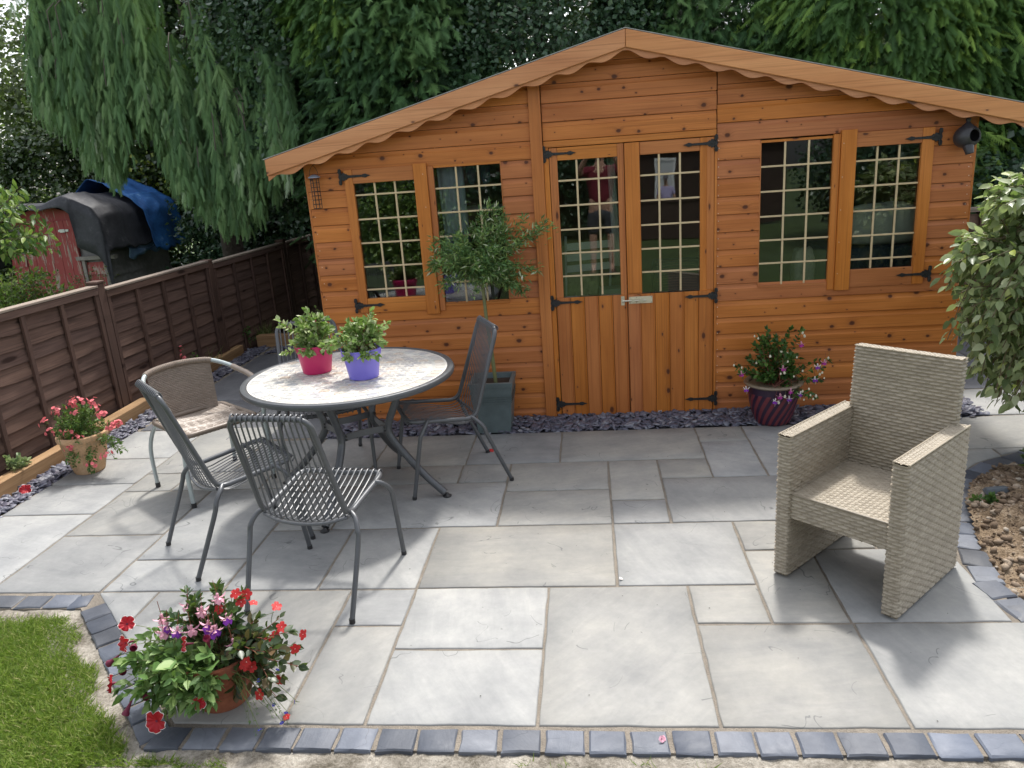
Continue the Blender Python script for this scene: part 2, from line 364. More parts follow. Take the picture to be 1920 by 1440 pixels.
def glass_mat(name, tint=(0.75, 0.8, 0.78), ior=1.62):
    m, nt, b = newmat(name); nt.nodes.remove(b)
    fr = nd(nt, 'ShaderNodeFresnel', {'IOR': ior}); tc, _ = objvec(nt)
    n = noi(nt, tc, 2.2, 2); nm = bump(nt, n, 0.05, 0.01)
    gl = nd(nt, 'ShaderNodeBsdfGlossy', {'Color': (0.95, 0.97, 1, 1), 'Roughness': 0.012, 'Normal': nm})
    tr = nd(nt, 'ShaderNodeBsdfTransparent', {'Color': c4(tint)})
    mx = nd(nt, 'ShaderNodeMixShader', {0: mth(nt, 'MULTIPLY_ADD', fr.outputs[0], 0.95, 0.01, clamp=True), 1: tr.outputs[0], 2: gl.outputs[0]})
    nt.links.new(mx.outputs[0], nt.nodes['Material Output'].inputs[0]); return m
M_glass = glass_mat('window_glass')

# ------------------------------------------------------------ ground and lawn
def gz(x, y):
    """garden level: flat round the patio, falling away behind the photographer"""
    if y < -1.6: return 0.12-0.95*min(1, (-1.6-y)/7.0)
    if y < 0.6: return -0.03+0.15*min(1, (0.6-y)/0.7)
    return -0.03
mb = MB(); xs = [-60, -30, -15, -8, -5, -3, -1, 1, 3, 5, 8, 15, 30, 60]; ys = [-60, -40, -25, -16, -12, -9, -7, -5, -3, -2, -1.6, -1, -.3, -.1, .25, .6, 1, 2.2, 4, 8, 16, 30, 60]
vs = [(x, y, gz(x, y)-0.05) for y in ys for x in xs]; nx = len(xs)
mb.add(vs, [(j*nx+i, j*nx+i+1, (j+1)*nx+i+1, (j+1)*nx+i) for j in range(len(ys)-1) for i in range(nx-1)])
M_grassfar = simple('far_grass', (0.055, 0.09, 0.022), 0.9, var=0.35, scale=14, bumps=0.3)
mb.build('ground', M_grassfar, kind='structure')
# lawn turf base beside the patio (lies 2 cm under the setts)
def grid(name, poly_fn, x0, x1, y0, y1, nx_, ny_, zfn, mat, kind, parent=None):
    V = []; F = []; idx = {}
    for j in range(ny_+1):
        for i in range(nx_+1):
            x = x0+(x1-x0)*i/nx_; y = y0+(y1-y0)*j/ny_
            idx[i, j] = len(V); V.append((x, y, zfn(x, y)))
    for j in range(ny_):
        for i in range(nx_):
            cx = x0+(x1-x0)*(i+.5)/nx_; cy = y0+(y1-y0)*(j+.5)/ny_
            if poly_fn is None or poly_fn(cx, cy): F.append((idx[i, j], idx[i+1, j], idx[i+1, j+1], idx[i, j+1]))
    mb = MB(); mb.add(V, F); ob = mb.build(name, mat, parent=parent, angle=180)
    if kind: ob['kind'] = kind
    return ob
# the line the lawn-side setts follow: outer face (garden side)
LA, LB, LC = Vector((-6.0, 2.92)), Vector((-2.395, 2.91)), Vector((-1.60, 2.055))
def dline(x, y, a, b):
    d = (b-a).normalized(); return d.x*(y-a.y)-d.y*(x-a.x)      # >0 on the left of a->b
def outside(x, y):
    """distance into the garden from the outer sett line (positive = lawn side)"""
    if y > 2.92 and x > -9: return -1
    d2 = -dline(x, y, LB, LC); d1 = 2.915-y; d3 = 2.05-y
    v = min(d1, d2) if x < LB.x+0.4 else d2
    v = min(d1, d2)
    return max(v, d3) if x > -2.0 else v
def nz(x, y, s, a=1.0): return noise.noise(Vector((x*s, y*s, 3.1)))*a
ha = grid('concrete_haunching', None, -4.5, 3.2, 0.8, 3.02, 380, 110, lambda x, y: -0.013+nz(x, y, 9, .006)+nz(x, y, 30, .006)+nz(x, y, 75, .004)-0.03*(outside(x, y) > 0.16 and 0.6), M_conc, 'structure')
def lawn_edge(x, y): return outside(x, y)-(0.15+0.06*noise.noise(Vector((x*3, y*3, 0)))+0.05*noise.noise(Vector((x*11, y*11, 5))))
# grass blades: dense where the picture sees the lawn
def grass():
    n = 190000
    P = np.column_stack([RS.uniform(-3.6, -1.25, n), RS.uniform(1.45, 2.86, n)])
    keep = []
    for x, y in P:
        e = outside(x, y)-(.042+0.035*noise.noise(Vector((x*3, y*3, 0)))+0.05*noise.noise(Vector((x*9, y*9, 5))))
        cover = 0.8+0.6*noise.noise(Vector((x*5, y*5, 9)))
        ok = (e > 0.04 or (e > 0 and random.random() < e*22)) and random.random() < cover*1.1
        if x > -1.9 and y < 1.98: ok = ok and e > 0 and x < -1.72-0.25*(y-1.7)
        keep.append(ok)
    # a few tufts against the front row of setts
    P = P[np.array(keep)]
    tf_ = []
    for tx, ty in [(-0.28, 2.01), (-0.15, 2.0), (0.12, 2.01), (-1.9, 2.2), (-1.78, 2.1), (0.3, 1.99)]:
        tf_.append(np.column_stack([RS.normal(tx, .02, 10), RS.normal(ty, .008, 10)]))
    P = np.vstack([P]+tf_); n = len(P)
    hgt = RS.uniform(.014, .034, n)*(1+0.5*np.array([noise.noise(Vector((x*4, y*4, 2))) for x, y in P]))
    ang = RS.uniform(0, 2*PI, n); d = np.column_stack([np.cos(ang)*.75, np.sin(ang)*.75, RS.uniform(.35, 1.1, n)])
    nn = unit(np.column_stack([RS.normal(0, 1, n), RS.normal(0, 1, n), np.zeros(n)+.1]))
    tv = [(-.055, 0, 0), (.055, 0, 0), (.04, .55, .02), (-.04, .55, .02), (0, 1, -.12)]; tf = [(0, 1, 2), (0, 2, 3), (3, 2, 4)]
    pos = np.column_stack([P, np.full(n, -0.014)])
    V, F, R = scatter(tv, tf, pos, frames(unit(d), nn), np.column_stack([hgt*.85+.008, hgt*1.35, hgt*1.3]))
    # clover and weed leaves
    m = 1500; Q = P[RS.choice(len(P)-60, m)]
    tv2, tf2 = leaf_t(0.8, .05, .1, 1)
    a2 = RS.uniform(0, 2*PI, m); d2 = unit(np.column_stack([np.cos(a2), np.sin(a2), RS.uniform(0, .4, m)]))
    V2, F2, R2 = scatter(tv2, tf2, np.column_stack([Q, np.full(m, -0.012)]), frames(d2, np.tile([0, 0, 1.], (m, 1))), RS.uniform(.008, .016, m))
    V, F, R = join([(V, F, R), (V2, F2, R2*.4)])
    ob = bulk('lawn_grass', V, F, leafmat('grass_blade', [(0, (0.07, 0.13, 0.016)), (0.5, (0.155, 0.25, 0.03)), (0.85, (0.27, 0.34, 0.07)), (1, (0.46, 0.42, 0.20))], 0.55, 0.35), rnd=R)
    tag(ob, 'short bright green lawn grass growing up to the blue setts', 'grass', kind='stuff')
grass()
def lawnbase():
    def inside(x, y): return lawn_edge(x, y) > -0.03 and (x < -1.5)
    ob = grid('lawn_turf', inside, -6.5, -1.3, 0.2, 2.9, 260, 136, lambda x, y: -0.024+nz(x, y, 14, .004), M_lawnsoil, 'structure')
lawnbase()

# ------------------------------------------------------------ patio: mortar bed, slabs, setts
patio = MB(); 
# bed with the chamfered front-left corner and the bay cut out at the right
bed = [(-3.58, 2.92), (-2.395, 2.92), (-1.60, 2.06), (2.6, 2.06), (1.62, 2.80), (1.72, 3.42), (1.9, 3.9), (2.15, 4.18), (2.55, 4.40), (3.3, 4.55), (4.6, 4.60), (4.6, 7.5), (2.49, 7.5), (2.47, 5.05), (-1.93, 5.06), (-1.95, 8.4), (-3.57, 8.4)]
patio.prism(bed, -0.12, -0.006)
patio_o = patio.build('patio', M_mortar, kind='structure', smooth=False)
DIAG_A, DIAG_B = Vector((-2.385, 3.05)), Vector((-1.535, 2.17))
def clip(poly, a, b):
    """keep the part of poly to the left of a->b"""
    out = []
    for i in range(len(poly)):
        p, q = Vector(poly[i]), Vector(poly[(i+1) % len(poly)])
        dp, dq = dline(p.x, p.y, a, b), dline(q.x, q.y, a, b)
        if dp >= 0: out.append((p.x, p.y))
        if dp*dq < 0:
            t = dp/(dp-dq); out.append((p.x+(q.x-p.x)*t, p.y+(q.y-p.y)*t))
    return out
BAY = [Vector(p) for p in [(1.60, 2.78), (1.56, 2.98), (1.60, 3.25), (1.66, 3.48), (1.76, 3.80), (1.92, 4.10), (2.16, 4.31), (2.52, 4.50), (3.0, 4.62), (4.6, 4.70)]]
def slab_mesh(poly, seed, thick=0.03, sub=0.11, zoff=0.0, wob=0.003):
    """riven slab: grid of its bounding box clipped to poly by an edge ring, uneven top and dressed edges"""
    rnd = random.Random(seed)
    # densify the outline
    P = []
    for i in range(len(poly)):
        a = Vector(poly[i]); b = Vector(poly[(i+1) % len(poly)]); n = max(1, int((b-a).length/sub*1.6))
        nr = Vector((-(b-a).y, (b-a).x)).normalized()
        for k in range(n):
            q = a.lerp(b, k/n); o = noise.noise(Vector((q.x*14, q.y*14, seed)))*wob*1.6
            P.append(q+nr*o if k else q)
    c = sum(P, Vector((0, 0)))/len(P); n = len(P); V = []; F = []
    def z(p): return zoff+noise.noise(Vector((p.x*2.4, p.y*2.4, seed*1.7)))*0.0022+noise.noise(Vector((p.x*9, p.y*9, seed)))*0.0008
    rings = [(1.0, -thick), (1.0, -0.0032), (None, 0.0)]
    for p in P: V.append((p.x, p.y, -thick))
    for p in P: V.append((p.x, p.y, z(p)-0.0035))
    def inner(p, d): v = (c-p); return p+v.normalized()*d
    for p in P:
        q = inner(p, 0.006); V.append((q.x, q.y, z(q)))
    for f in (0.55, 0.2):
        for p in P:
            q = c+(p-c)*f; V.append((q.x, q.y, z(q)))
    V.append((c.x, c.y, z(c))); ci = len(V)-1
    for r in range(4):
        for i in range(n):
            j = (i+1) % n; F.append((r*n+i, r*n+j, (r+1)*n+j, (r+1)*n+i))
    for i in range(n): F.append((4*n+i, 4*n+(i+1) % n, ci))
    mb = MB(); mb.add(V, F); return mb
G_ = 0.0058
def slab(x0, x1, y0, y1, mat=None, cut=None, dz=0.0):
    g = G_+random.uniform(-.0015, .0025)
    poly = [(x0+g, y0+G_), (x1-g, y0+G_), (x1-G_, y1-g), (x0+G_, y1-g)]
    if cut == 'diag': poly = clip(poly, DIAG_A+Vector((.006, .006)), DIAG_B+Vector((.006, .006))) if False else clip(poly, DIAG_A, DIAG_B)
    if cut == 'bay':
        for a, b in zip(BAY[:-1], BAY[1:]):
            pass
    if len(poly) < 3: return
    slab_mesh(poly, random.randint(1, 999), zoff=dz+random.uniform(-.0006, .0006)).build('paving_slab', mat or M_slab, parent=patio_o, angle=60)
def slab_poly(poly, mat=None, dz=0.0): slab_mesh(poly, random.randint(1, 999), zoff=dz).build('paving_slab', mat or M_slab, parent=patio_o, angle=60)
SL = """-3.57,-2.97,3.05,3.91;-3.57,-2.97,3.91,4.35;-3.57,-2.97,4.35,4.79;-3.57,-2.97,4.79,5.37;-2.97,-2.38,3.05,3.635;-2.97,-2.38,3.635,4.22;-2.97,-2.66,4.22,4.5;
-2.66,-2.08,4.22,4.5;-2.97,-2.38,4.5,5.37;-2.38,-1.93,4.5,5.06;-2.38,-1.77,3.05,3.35;-2.38,-1.77,3.35,4.22;-2.08,-1.77,4.22,4.5;-1.93,-1.44,4.5,5.06;-1.77,-1.44,4.22,4.5;
-1.77,-1.31,3.05,3.65;-1.31,-.84,3.05,3.65;-.84,.07,3.05,3.65;.07,.675,3.05,3.65;.675,.98,2.76,3.35;.675,1.28,3.35,3.65;.98,1.585,2.76,3.35;
-1.14,-.84,2.76,3.05;-1.14,-.84,2.17,2.76;-.84,-.235,2.6,3.05;-.84,-.235,2.17,2.6;-.235,.375,2.17,3.05;.375,.675,2.76,3.05;.375,.985,2.17,2.76;.985,1.9,2.17,2.76;1.9,2.5,2.17,2.76;
-1.77,-1.44,3.65,4.22;-1.44,-.535,3.65,4.22;-.535,.07,3.65,4.08;-.535,.07,4.08,4.5;.07,.37,3.65,3.93;.07,.37,3.93,4.5;.37,1.28,3.65,4.21;.37,.67,4.21,4.5;.67,.98,4.21,4.78;.67,.98,4.78,5.05;
-.23,.67,4.5,5.05;-.83,-.23,4.5,5.05;-.84,-.535,4.22,4.5;-1.44,-.84,4.22,4.5;-1.44,-.83,4.5,5.06;.98,1.59,4.21,5.05"""
for q in SL.replace('\n', '').split(';'):
    slab(*[float(t) for t in q.split(',')])
for q in [(-2.38, -2.08, 2.77, 3.05), (-2.08, -1.77, 2.17, 3.05), (-2.08, -2.38, 2.3, 2.77)]:
    if q[0] < q[1]: slab(*q, cut='diag')
slab(-1.77, -1.14, 2.17, 3.05, cut='diag')
# slabs round the planting bay
g = G_
slab_poly([(1.28+g, 3.35+g), (1.62, 3.36), (1.66, 3.48), (1.72, 3.65-g), (1.28+g, 3.65-g)])
slab_poly([(1.28+g, 3.65+g), (1.715, 3.66), (1.77, 3.84), (1.91, 4.10), (2.04, 4.21-g), (1.28+g, 4.21-g)])
slab_poly([(1.59+g, 4.21+g), (2.05, 4.21+g), (2.16, 4.32), (2.34-g, 4.41), (2.34-g, 4.52-g), (1.59+g, 4.52-g)])
slab_poly([(2.34+g, 4.43), (2.52, 4.51), (2.80, 4.575), (2.34+g, 4.52-g)]) if False else None
slab_poly([(2.34+g, 4.425), (2.60, 4.515), (2.34+g, 4.516)])
slab_poly([(1.59+g, 4.52+g), (2.62, 4.52+g), (3.0, 4.63), (3.2-g, 4.66), (3.2-g, 5.10-g), (1.59+g, 5.05)])
slab_poly([(3.2+g, 4.66), (4.5, 4.70), (4.5, 5.1-g), (3.2+g, 5.1-g)])
slab(2.50, 3.4, 5.10, 5.66); slab(3.4, 4.5, 5.10, 5.66)
# darker stone of the passage left of the summerhouse
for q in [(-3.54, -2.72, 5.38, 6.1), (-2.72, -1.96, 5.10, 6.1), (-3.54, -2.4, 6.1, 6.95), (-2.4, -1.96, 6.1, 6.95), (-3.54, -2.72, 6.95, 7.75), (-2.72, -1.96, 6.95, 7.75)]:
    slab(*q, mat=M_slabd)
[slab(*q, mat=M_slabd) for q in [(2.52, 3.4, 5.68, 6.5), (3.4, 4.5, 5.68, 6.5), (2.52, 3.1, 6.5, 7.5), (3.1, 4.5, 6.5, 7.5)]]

def sett_block(w_, d_, seed):
    rnd = random.Random(seed); nx_, ny_ = 4, 4; V = []; F = []
    j = lambda a: rnd.uniform(-a, a)
    xs = [-w_/2, -w_/2+.006, 0, w_/2-.006, w_/2]; ys = [-d_/2, -d_/2+.006, 0, d_/2-.006, d_/2]
    for b, y in enumerate(ys):
        for a, x in enumerate(xs):
            e = (a in (0, 4)) or (b in (0, 4))
            V.append((x+j(.003 if e else .002), y+j(.003 if e else .002), (-0.004 if e else 0.001)+j(.0012)))
    for b in range(4):
        for a in range(4): F.append((b*5+a, b*5+a+1, (b+1)*5+a+1, (b+1)*5+a))
    ring = [0, 1, 2, 3, 4, 9, 14, 19, 24, 23, 22, 21, 20, 15, 10, 5]; base = len(V)
    for i in ring: V.append((V[i][0], V[i][1], -0.05))
    for i in range(16): F.append((ring[i], base+i, base+(i+1) % 16, ring[(i+1) % 16]))
    mb = MB(); mb.add(V, F); return mb.mesh('sett', M_sett, angle=35)
SETT = [sett_block(.122, .108, s) for s in range(7)]
def put_sett(x, y, rz, sx=1.0, sy=1.0):
    o = link('sett', random.choice(SETT), patio_o); o.location = (x, y, random.uniform(-.001, .002)); o.rotation_euler = (random.uniform(-.01, .01), random.uniform(-.01, .01), rz+random.uniform(-.02, .02)); o.scale = (sx, sy, 1)
x = -1.585
while x < 2.55:
    wd = random.uniform(.115, .13); put_sett(x+wd/2, 2.103, 0, wd/.122, random.uniform(.94, 1.0)); x += wd+random.uniform(.010, .018)
x = -2.46
while x > -4.4:
    wd = random.uniform(.128, .142); put_sett(x-wd/2, 2.975, 0, wd/.122, .98); x -= wd+.012
dv = (LC-LB); dl = dv.length; dn = dv.normalized(); pn = Vector((-dn.y, dn.x)); t = 0.035; rz = math.atan2(dn.y, dn.x)
while t < dl-.10:
    wd = random.uniform(.108, .122); c = LB+dn*(t+wd/2)+pn*0.056; put_sett(c.x, c.y, rz, wd/.122, 1.0); t += wd+.010
put_sett(-2.43, 2.972, .25, .72, .95)
pass
# setts bounding the planting bay
seg = []; L = 0
for a, b in zip(BAY[:-1], BAY[1:]): seg.append((L, a, b)); L += (b-a).length
def bay_at(s):
    for l0, a, b in reversed(seg):
        if s >= l0: d = (b-a).normalized(); return a+d*(s-l0), d
t = 0.0
while t < L-.1:
    wd = random.uniform(.125, .145)
    p, d = bay_at(t+wd/2); q = p+Vector((d.y, -d.x))*0.062
    put_sett(q.x, q.y, math.atan2(d.y, d.x), wd/.122, 1.08); t += wd+.010
for i in range(3):
    put_sett(1.70+i*.137, 2.70+.0*i+.12, 0, 1.0, 1.0) if i else put_sett(1.665, 2.82, .1, 1.0, 1.0)

# ------------------------------------------------------------ slate chippings
M_ub = simple('slate_bed', (0.035, 0.035, 0.045), 0.9)
b1 = MB(); b1.bx(-1.95, 2.5, 5.062, 5.46, -.1, -.014); b1.bx(-3.76, -3.585, 2.6, 8.2, -.1, -.016); b1.bx(-3.5, -1.95, 7.78, 8.2, -.1, -.012); b1.bx(2.35, 2.62, 5.10, 5.6, -.1, -.002)
b1.build('slate_bed', M_ub, kind='structure', smooth=False)
def chips():
    parts = []
    tv = []; 
    shapes = []
    for s in range(8):
        rn = random.Random(s); n = rn.choice([5, 6, 6, 7]); A = sorted(rn.uniform(0, 2*PI) for _ in range(n))
        A = [2*PI*i/n+rn.uniform(-.3, .3) for i in range(n)]
        R = [rn.uniform(.6, 1.1) for _ in A]
        V = [(math.cos(a)*q, math.sin(a)*q*.62, -.09) for a, q in zip(A, R)]+[(math.cos(a)*q*.93, math.sin(a)*q*.57, .09+rn.uniform(-.04, .04)) for a, q in zip(A, R)]+[(0, 0, .11)]
        F = []
        for i in range(n):
            j = (i+1) % n; F += [(i, j, n+j), (i, n+j, n+i), (n+i, n+j, 2*n)]
        shapes.append((V, F))
    regs = [(-1.93, 2.5, 5.065, 5.40, 3000), (-3.75, -3.57, 2.7, 8.1, 2000), (-3.5, -1.95, 7.75, 8.1, 420), (2.37, 2.60, 5.11, 5.5, 160)]
    for x0, x1, y0, y1, n in regs:
        for V, F in shapes:
            m = n//8; pos = np.column_stack([RS.uniform(x0, x1, m), RS.uniform(y0, y1, m), RS.uniform(-.010, .016, m)])
            a = RS.uniform(0, 2*PI, m); tilt = RS.normal(0, .28, (m, 2))
            nrm = unit(np.column_stack([tilt, np.ones(m)])); d = np.column_stack([np.cos(a), np.sin(a), np.zeros(m)])
            d = unit(d-nrm*np.sum(d*nrm, axis=1, keepdims=True)); s = RS.uniform(.018, .046, m)
            parts.append(scatter(V, F, pos, frames(d, nrm), np.column_stack([s, s, s*.8+.006])))
    V, F, R = join(parts); ob = bulk('slate_chippings', V, F, M_chip, rnd=R)
    tag(ob, 'plum and blue slate chippings along the summerhouse and the sleepers', 'slate chippings', kind='stuff')
chips()

# ------------------------------------------------------------ sleepers
M_dsoil = simple('dark_soil', (0.04, 0.03, 0.022), .95, var=.4, scale=50, bumps=.6)
def sleeper(label, x0, x1, y0, y1, z1, rz=0):
    mb = MB(); L_ = y1-y0; n = 12
    V = []; F = []
    for i in range(n+1):
        y = y0+L_*i/n; j = lambda: random.uniform(-.003, .003)
        V += [(x0+j(), y, -.08), (x1+j(), y, -.08), (x1+j(), y, z1+j()), (x0+j(), y, z1+j())]
    for i in range(n):
        for k in range(4): F.append((i*4+k, i*4+(k+1) % 4, (i+1)*4+(k+1) % 4, (i+1)*4+k))
    F += [(0, 1, 2, 3), (n*4+3, n*4+2, n*4+1, n*4)]
    mb.add(V, F)
    o = mb.build('timber_sleeper', M_sleeper, bevel=.006); tag(o, label, 'sleeper', 'new timber sleepers edging the border'); return o
sleeper('long new timber sleeper behind the terracotta pot in front of the fence', -3.842, -3.748, 2.3, 5.95, .10)
sleeper('timber sleeper behind the taupe wicker bistro chair near the fence', -3.835, -3.742, 6.0, 7.80, .105)
o = sleeper('short cross sleeper at the far end of the passage left of the summerhouse', -.05, .05, -.62, .62, .13); o.rotation_euler = (0, 0, PI/2-.05); o.location = (-3.1, 8.12, 0)
sb = grid('border_soil', None, -4.5, -3.83, 2.3, 10.5, 10, 60, lambda x, y: 0.03+nz(x, y, 6, .012), M_dsoil, 'structure')

# ------------------------------------------------------------ fence left
FX = lambda y: -3.95+0.045*(y-4.8)
fang = math.atan2(0.045, 1.0)
def fence_left():
    root = thing('panel_fence', 'dark brown overlap panel fence running along the left of the patio', 'fence', (FX(4.8), 4.8, 0), 0)
    posts = [4.05, 5.78, 7.48, 9.27, 11.02, 12.75]; capz = [1.10, 1.062, 1.036, 1.03, 1.02]
    for y, pz in zip(posts, (1.13, 1.11, 1.045, 1.05, 1.04, 1.03)):
        m = MB(); x = FX(y); m.bx(x-.045, x+.045, y-.045, y+.045, -.1, pz); m.bx(x-.050, x+.050, y-.050, y+.050, pz+.001, pz+.020)
        m.build('post', M_fenceP, root, world=True, bevel=.004)
    for a, b, dz_ in zip(posts[:-1], posts[1:], [c-1.0 for c in capz]):
        ym = (a+b)/2; L_ = b-a-.1; R = Matrix.Rotation(-fang, 3, 'Z')
        def at(mb, dx, dy, z, sx, sy, sz, ry=0.0):
            mb.box(Vector((FX(ym), ym, z))+R @ Vector((dx, dy, 0)), (sx, sy, sz), R @ Matrix.Rotation(ry, 3, 'Y'))
        n = 10; pitch = .105; 
        for k in range(n):
            # wavy-edged lap boards
            z0 = -.125+dz_+k*pitch; V = []; F = []; m_ = 16; sd_ = random.uniform(0, 99)
            for i in range(m_+1):
                y = -L_/2+L_*i/m_; wz = noise.noise(Vector((y*2.2, sd_, 0)))*.014+noise.noise(Vector((y*7, sd_, 4)))*.006; wx = noise.noise(Vector((y*3, sd_, 7)))*.004
                for (dx, dz) in ((.006, 0), (.022, wz), (.006, .13), (-.004, .13)):
                    p = Vector((FX(ym), ym, 0))+R @ Vector((dx+wx-.004, y, 0)); V.append((p.x, p.y, z0+dz))
            for i in range(m_):
                for q in range(4): F.append((i*4+q, i*4+(q+1) % 4, (i+1)*4+(q+1) % 4, (i+1)*4+q))
            F += [(3, 2, 1, 0), (m_*4, m_*4+1, m_*4+2, m_*4+3)]
            mb = MB(); mb.add(V, F); mb.build('slat', M_fence, root, world=True)
        for k in range(5):
            mb = MB(); dy = -L_/2+.02+(L_-.04)*k/4
            at(mb, .034, dy, .44+dz_, .022, .036, 1.03); mb.build('batten', M_fenceP, root, world=True, bevel=.002)
        mb = MB(); at(mb, .036, 0, .955+dz_, .026, L_, .05); mb.build('top_rail', M_fence, root, world=True, bevel=.002)
        mb = MB(); at(mb, .012, 0, .992+dz_, .085, L_+.01, .018); mb.build('cap_rail', M_fenceC, root, world=True, bevel=.003)
fence_left()
def fence_right():
    root = thing('panel_fence', 'low brown overlap fence seen beyond the right corner of the summerhouse', 'fence', (4.2, 7.6, 0))
    for x in (3.1, 4.98):
        m = MB(); m.bx(x-.045, x+.045, 7.62, 7.71, -.1, 1.17); m.build('post', M_fenceP, root, world=True, bevel=.003)
    for k in range(10):
        V = []; F = []; m_ = 14
        for i in range(m_+1):
            x = 3.15+1.78*i/m_; wz = noise.noise(Vector((x*2.2, k*3.3, 0)))*.014
            for dy, dz in ((-.006, 0), (-.022, wz), (-.006, .13), (.004, .13)): V.append((x, 7.62+dy, k*.105-.02+dz))
        for i in range(m_):
            for q in range(4): F.append((i*4+q, i*4+(q+1) % 4, (i+1)*4+(q+1) % 4, (i+1)*4+q))
        mb = MB(); mb.add(V, F); mb.build('slat', M_fence, root, world=True)
    for k in range(5):
        x = 3.17+1.74*k/4; m = MB(); m.bx(x-.018, x+.018, 7.57, 7.595, 0, 1.06); m.build('batten', M_fenceP, root, world=True)
    m = MB(); m.bx(3.14, 4.94, 7.575, 7.66, 1.075, 1.115); m.build('cap_rail', M_fenceC, root, world=True, bevel=.003)
fence_right()

# ------------------------------------------------------------ planting bay soil with stones
def in_bay(x, y):
    pts = [Vector((p.x+.06, p.y-.05)) for p in BAY]
    if y < 2.80: return False
    # right/below of the BAY curve
    best = None
    for a, b in zip(BAY[:-1], BAY[1:]):
        d = (b-a).normalized(); t = max(0, min((b-a).length, (Vector((x, y))-a).dot(d))); q = a+d*t; l = (Vector((x, y))-q).length
        if best is None or l < best[0]: best = (l, dline(x, y, a, b))
    return best[1] < 0 and best[0] > 0.10
def soil_z(x, y):
    q = 0.03+0.11*math.exp(-((x-2.25)**2/.16+(y-3.65)**2/.18))+0.05*math.exp(-((x-2.0)**2/.05+(y-3.5)**2/.05))
    return q-.05+nz(x, y, 5, .03)+nz(x, y, 16, .016)+nz(x, y, 45, .008)+nz(x, y, 110, .004)
so_ = grid('bed_soil', lambda x, y: in_bay(x, y), 1.55, 4.4, 2.78, 4.66, 190, 125, soil_z, M_soil, 'structure')
def rubble():
    parts = []
    ico = [(0, 0, 1), (.9, 0, .4), (.28, .85, .45), (-.72, .52, .4), (-.72, -.52, .45), (.28, -.85, .4), (.72, .52, -.4), (-.28, .85, -.45), (-.9, 0, -.4), (-.28, -.85, -.45), (.72, -.52, -.4), (0, 0, -1)]
    fc = [(0, 1, 2), (0, 2, 3), (0, 3, 4), (0, 4, 5), (0, 5, 1), (1, 6, 2), (2, 7, 3), (3, 8, 4), (4, 9, 5), (5, 10, 1), (6, 7, 2), (7, 8, 3), (8, 9, 4), (9, 10, 5), (10, 6, 1), (11, 7, 6), (11, 8, 7), (11, 9, 8), (11, 10, 9), (11, 6, 10)]
    for s in range(6):
        v = [tuple(c*random.uniform(.7, 1.15) for c in p) for p in ico]; n = 1100
        P = [(x, y) for x, y in zip(RS.uniform(1.62, 2.9, n), RS.uniform(2.85, 4.6, n)) if in_bay(x, y)]
        P = np.array(P); n = len(P); z = np.array([soil_z(x, y) for x, y in P])
        s_ = np.minimum(.024, .0028/np.maximum(RS.rand(n), .03)**.75); a = RS.uniform(0, 2*PI, n)
        parts.append(scatter(v, fc, np.column_stack([P, z+s_*.25]), frames(np.column_stack([np.cos(a), np.sin(a), RS.normal(0, .2, n)]), unit(RS.normal(0, .4, (n, 3))+[0, 0, 1])), np.column_stack([s_, s_*.8, s_*.6])))
    V, F, R = join(parts)
    m, nt, b = newmat('rubble'); a = nd(nt, 'ShaderNodeAttribute', attribute_name='rnd').outputs['Fac']; tc, _ = objvec(nt)
    c = ramp(nt, a, [(0, (0.10, 0.07, 0.045)), (0.5, (0.22, 0.16, 0.11)), (0.85, (0.36, 0.29, 0.22)), (1, (0.50, 0.45, 0.38))]); n_ = noi(nt, tc, 80, 4)
    setp(b, Base_Color=mix(nt, mth(nt, 'MULTIPLY', n_, .5), c, (0.12, 0.08, 0.05)), Roughness=0.95, Normal=bump(nt, n_, .5, .004))
    tag(bulk('rubble', V, F, m, rnd=R), 'pale clods and small stones strewn over the bare soil bed', 'stones', kind='stuff')
rubble()
rk = MB(); rk.add([(-.05, -.03, 0), (.06, -.04, 0), (.07, .03, 0), (-.04, .04, 0), (-.045, -.02, .03), (.05, -.035, .045), (.06, .02, .03), (-.03, .03, .018)], [(0, 3, 2, 1), (4, 5, 6, 7), (0, 1, 5, 4), (1, 2, 6, 5), (2, 3, 7, 6), (3, 0, 4, 7)])
o = rk.build('slate_rock', simple('dark_rock', (0.10, 0.12, 0.14), .6, var=.3), smooth=False, bevel=.003); o.location = (2.0, 3.80, soil_z(2.0, 3.8)-.005); tag(o, 'dark angular blue slate rock lying on the soil bed', 'rock')
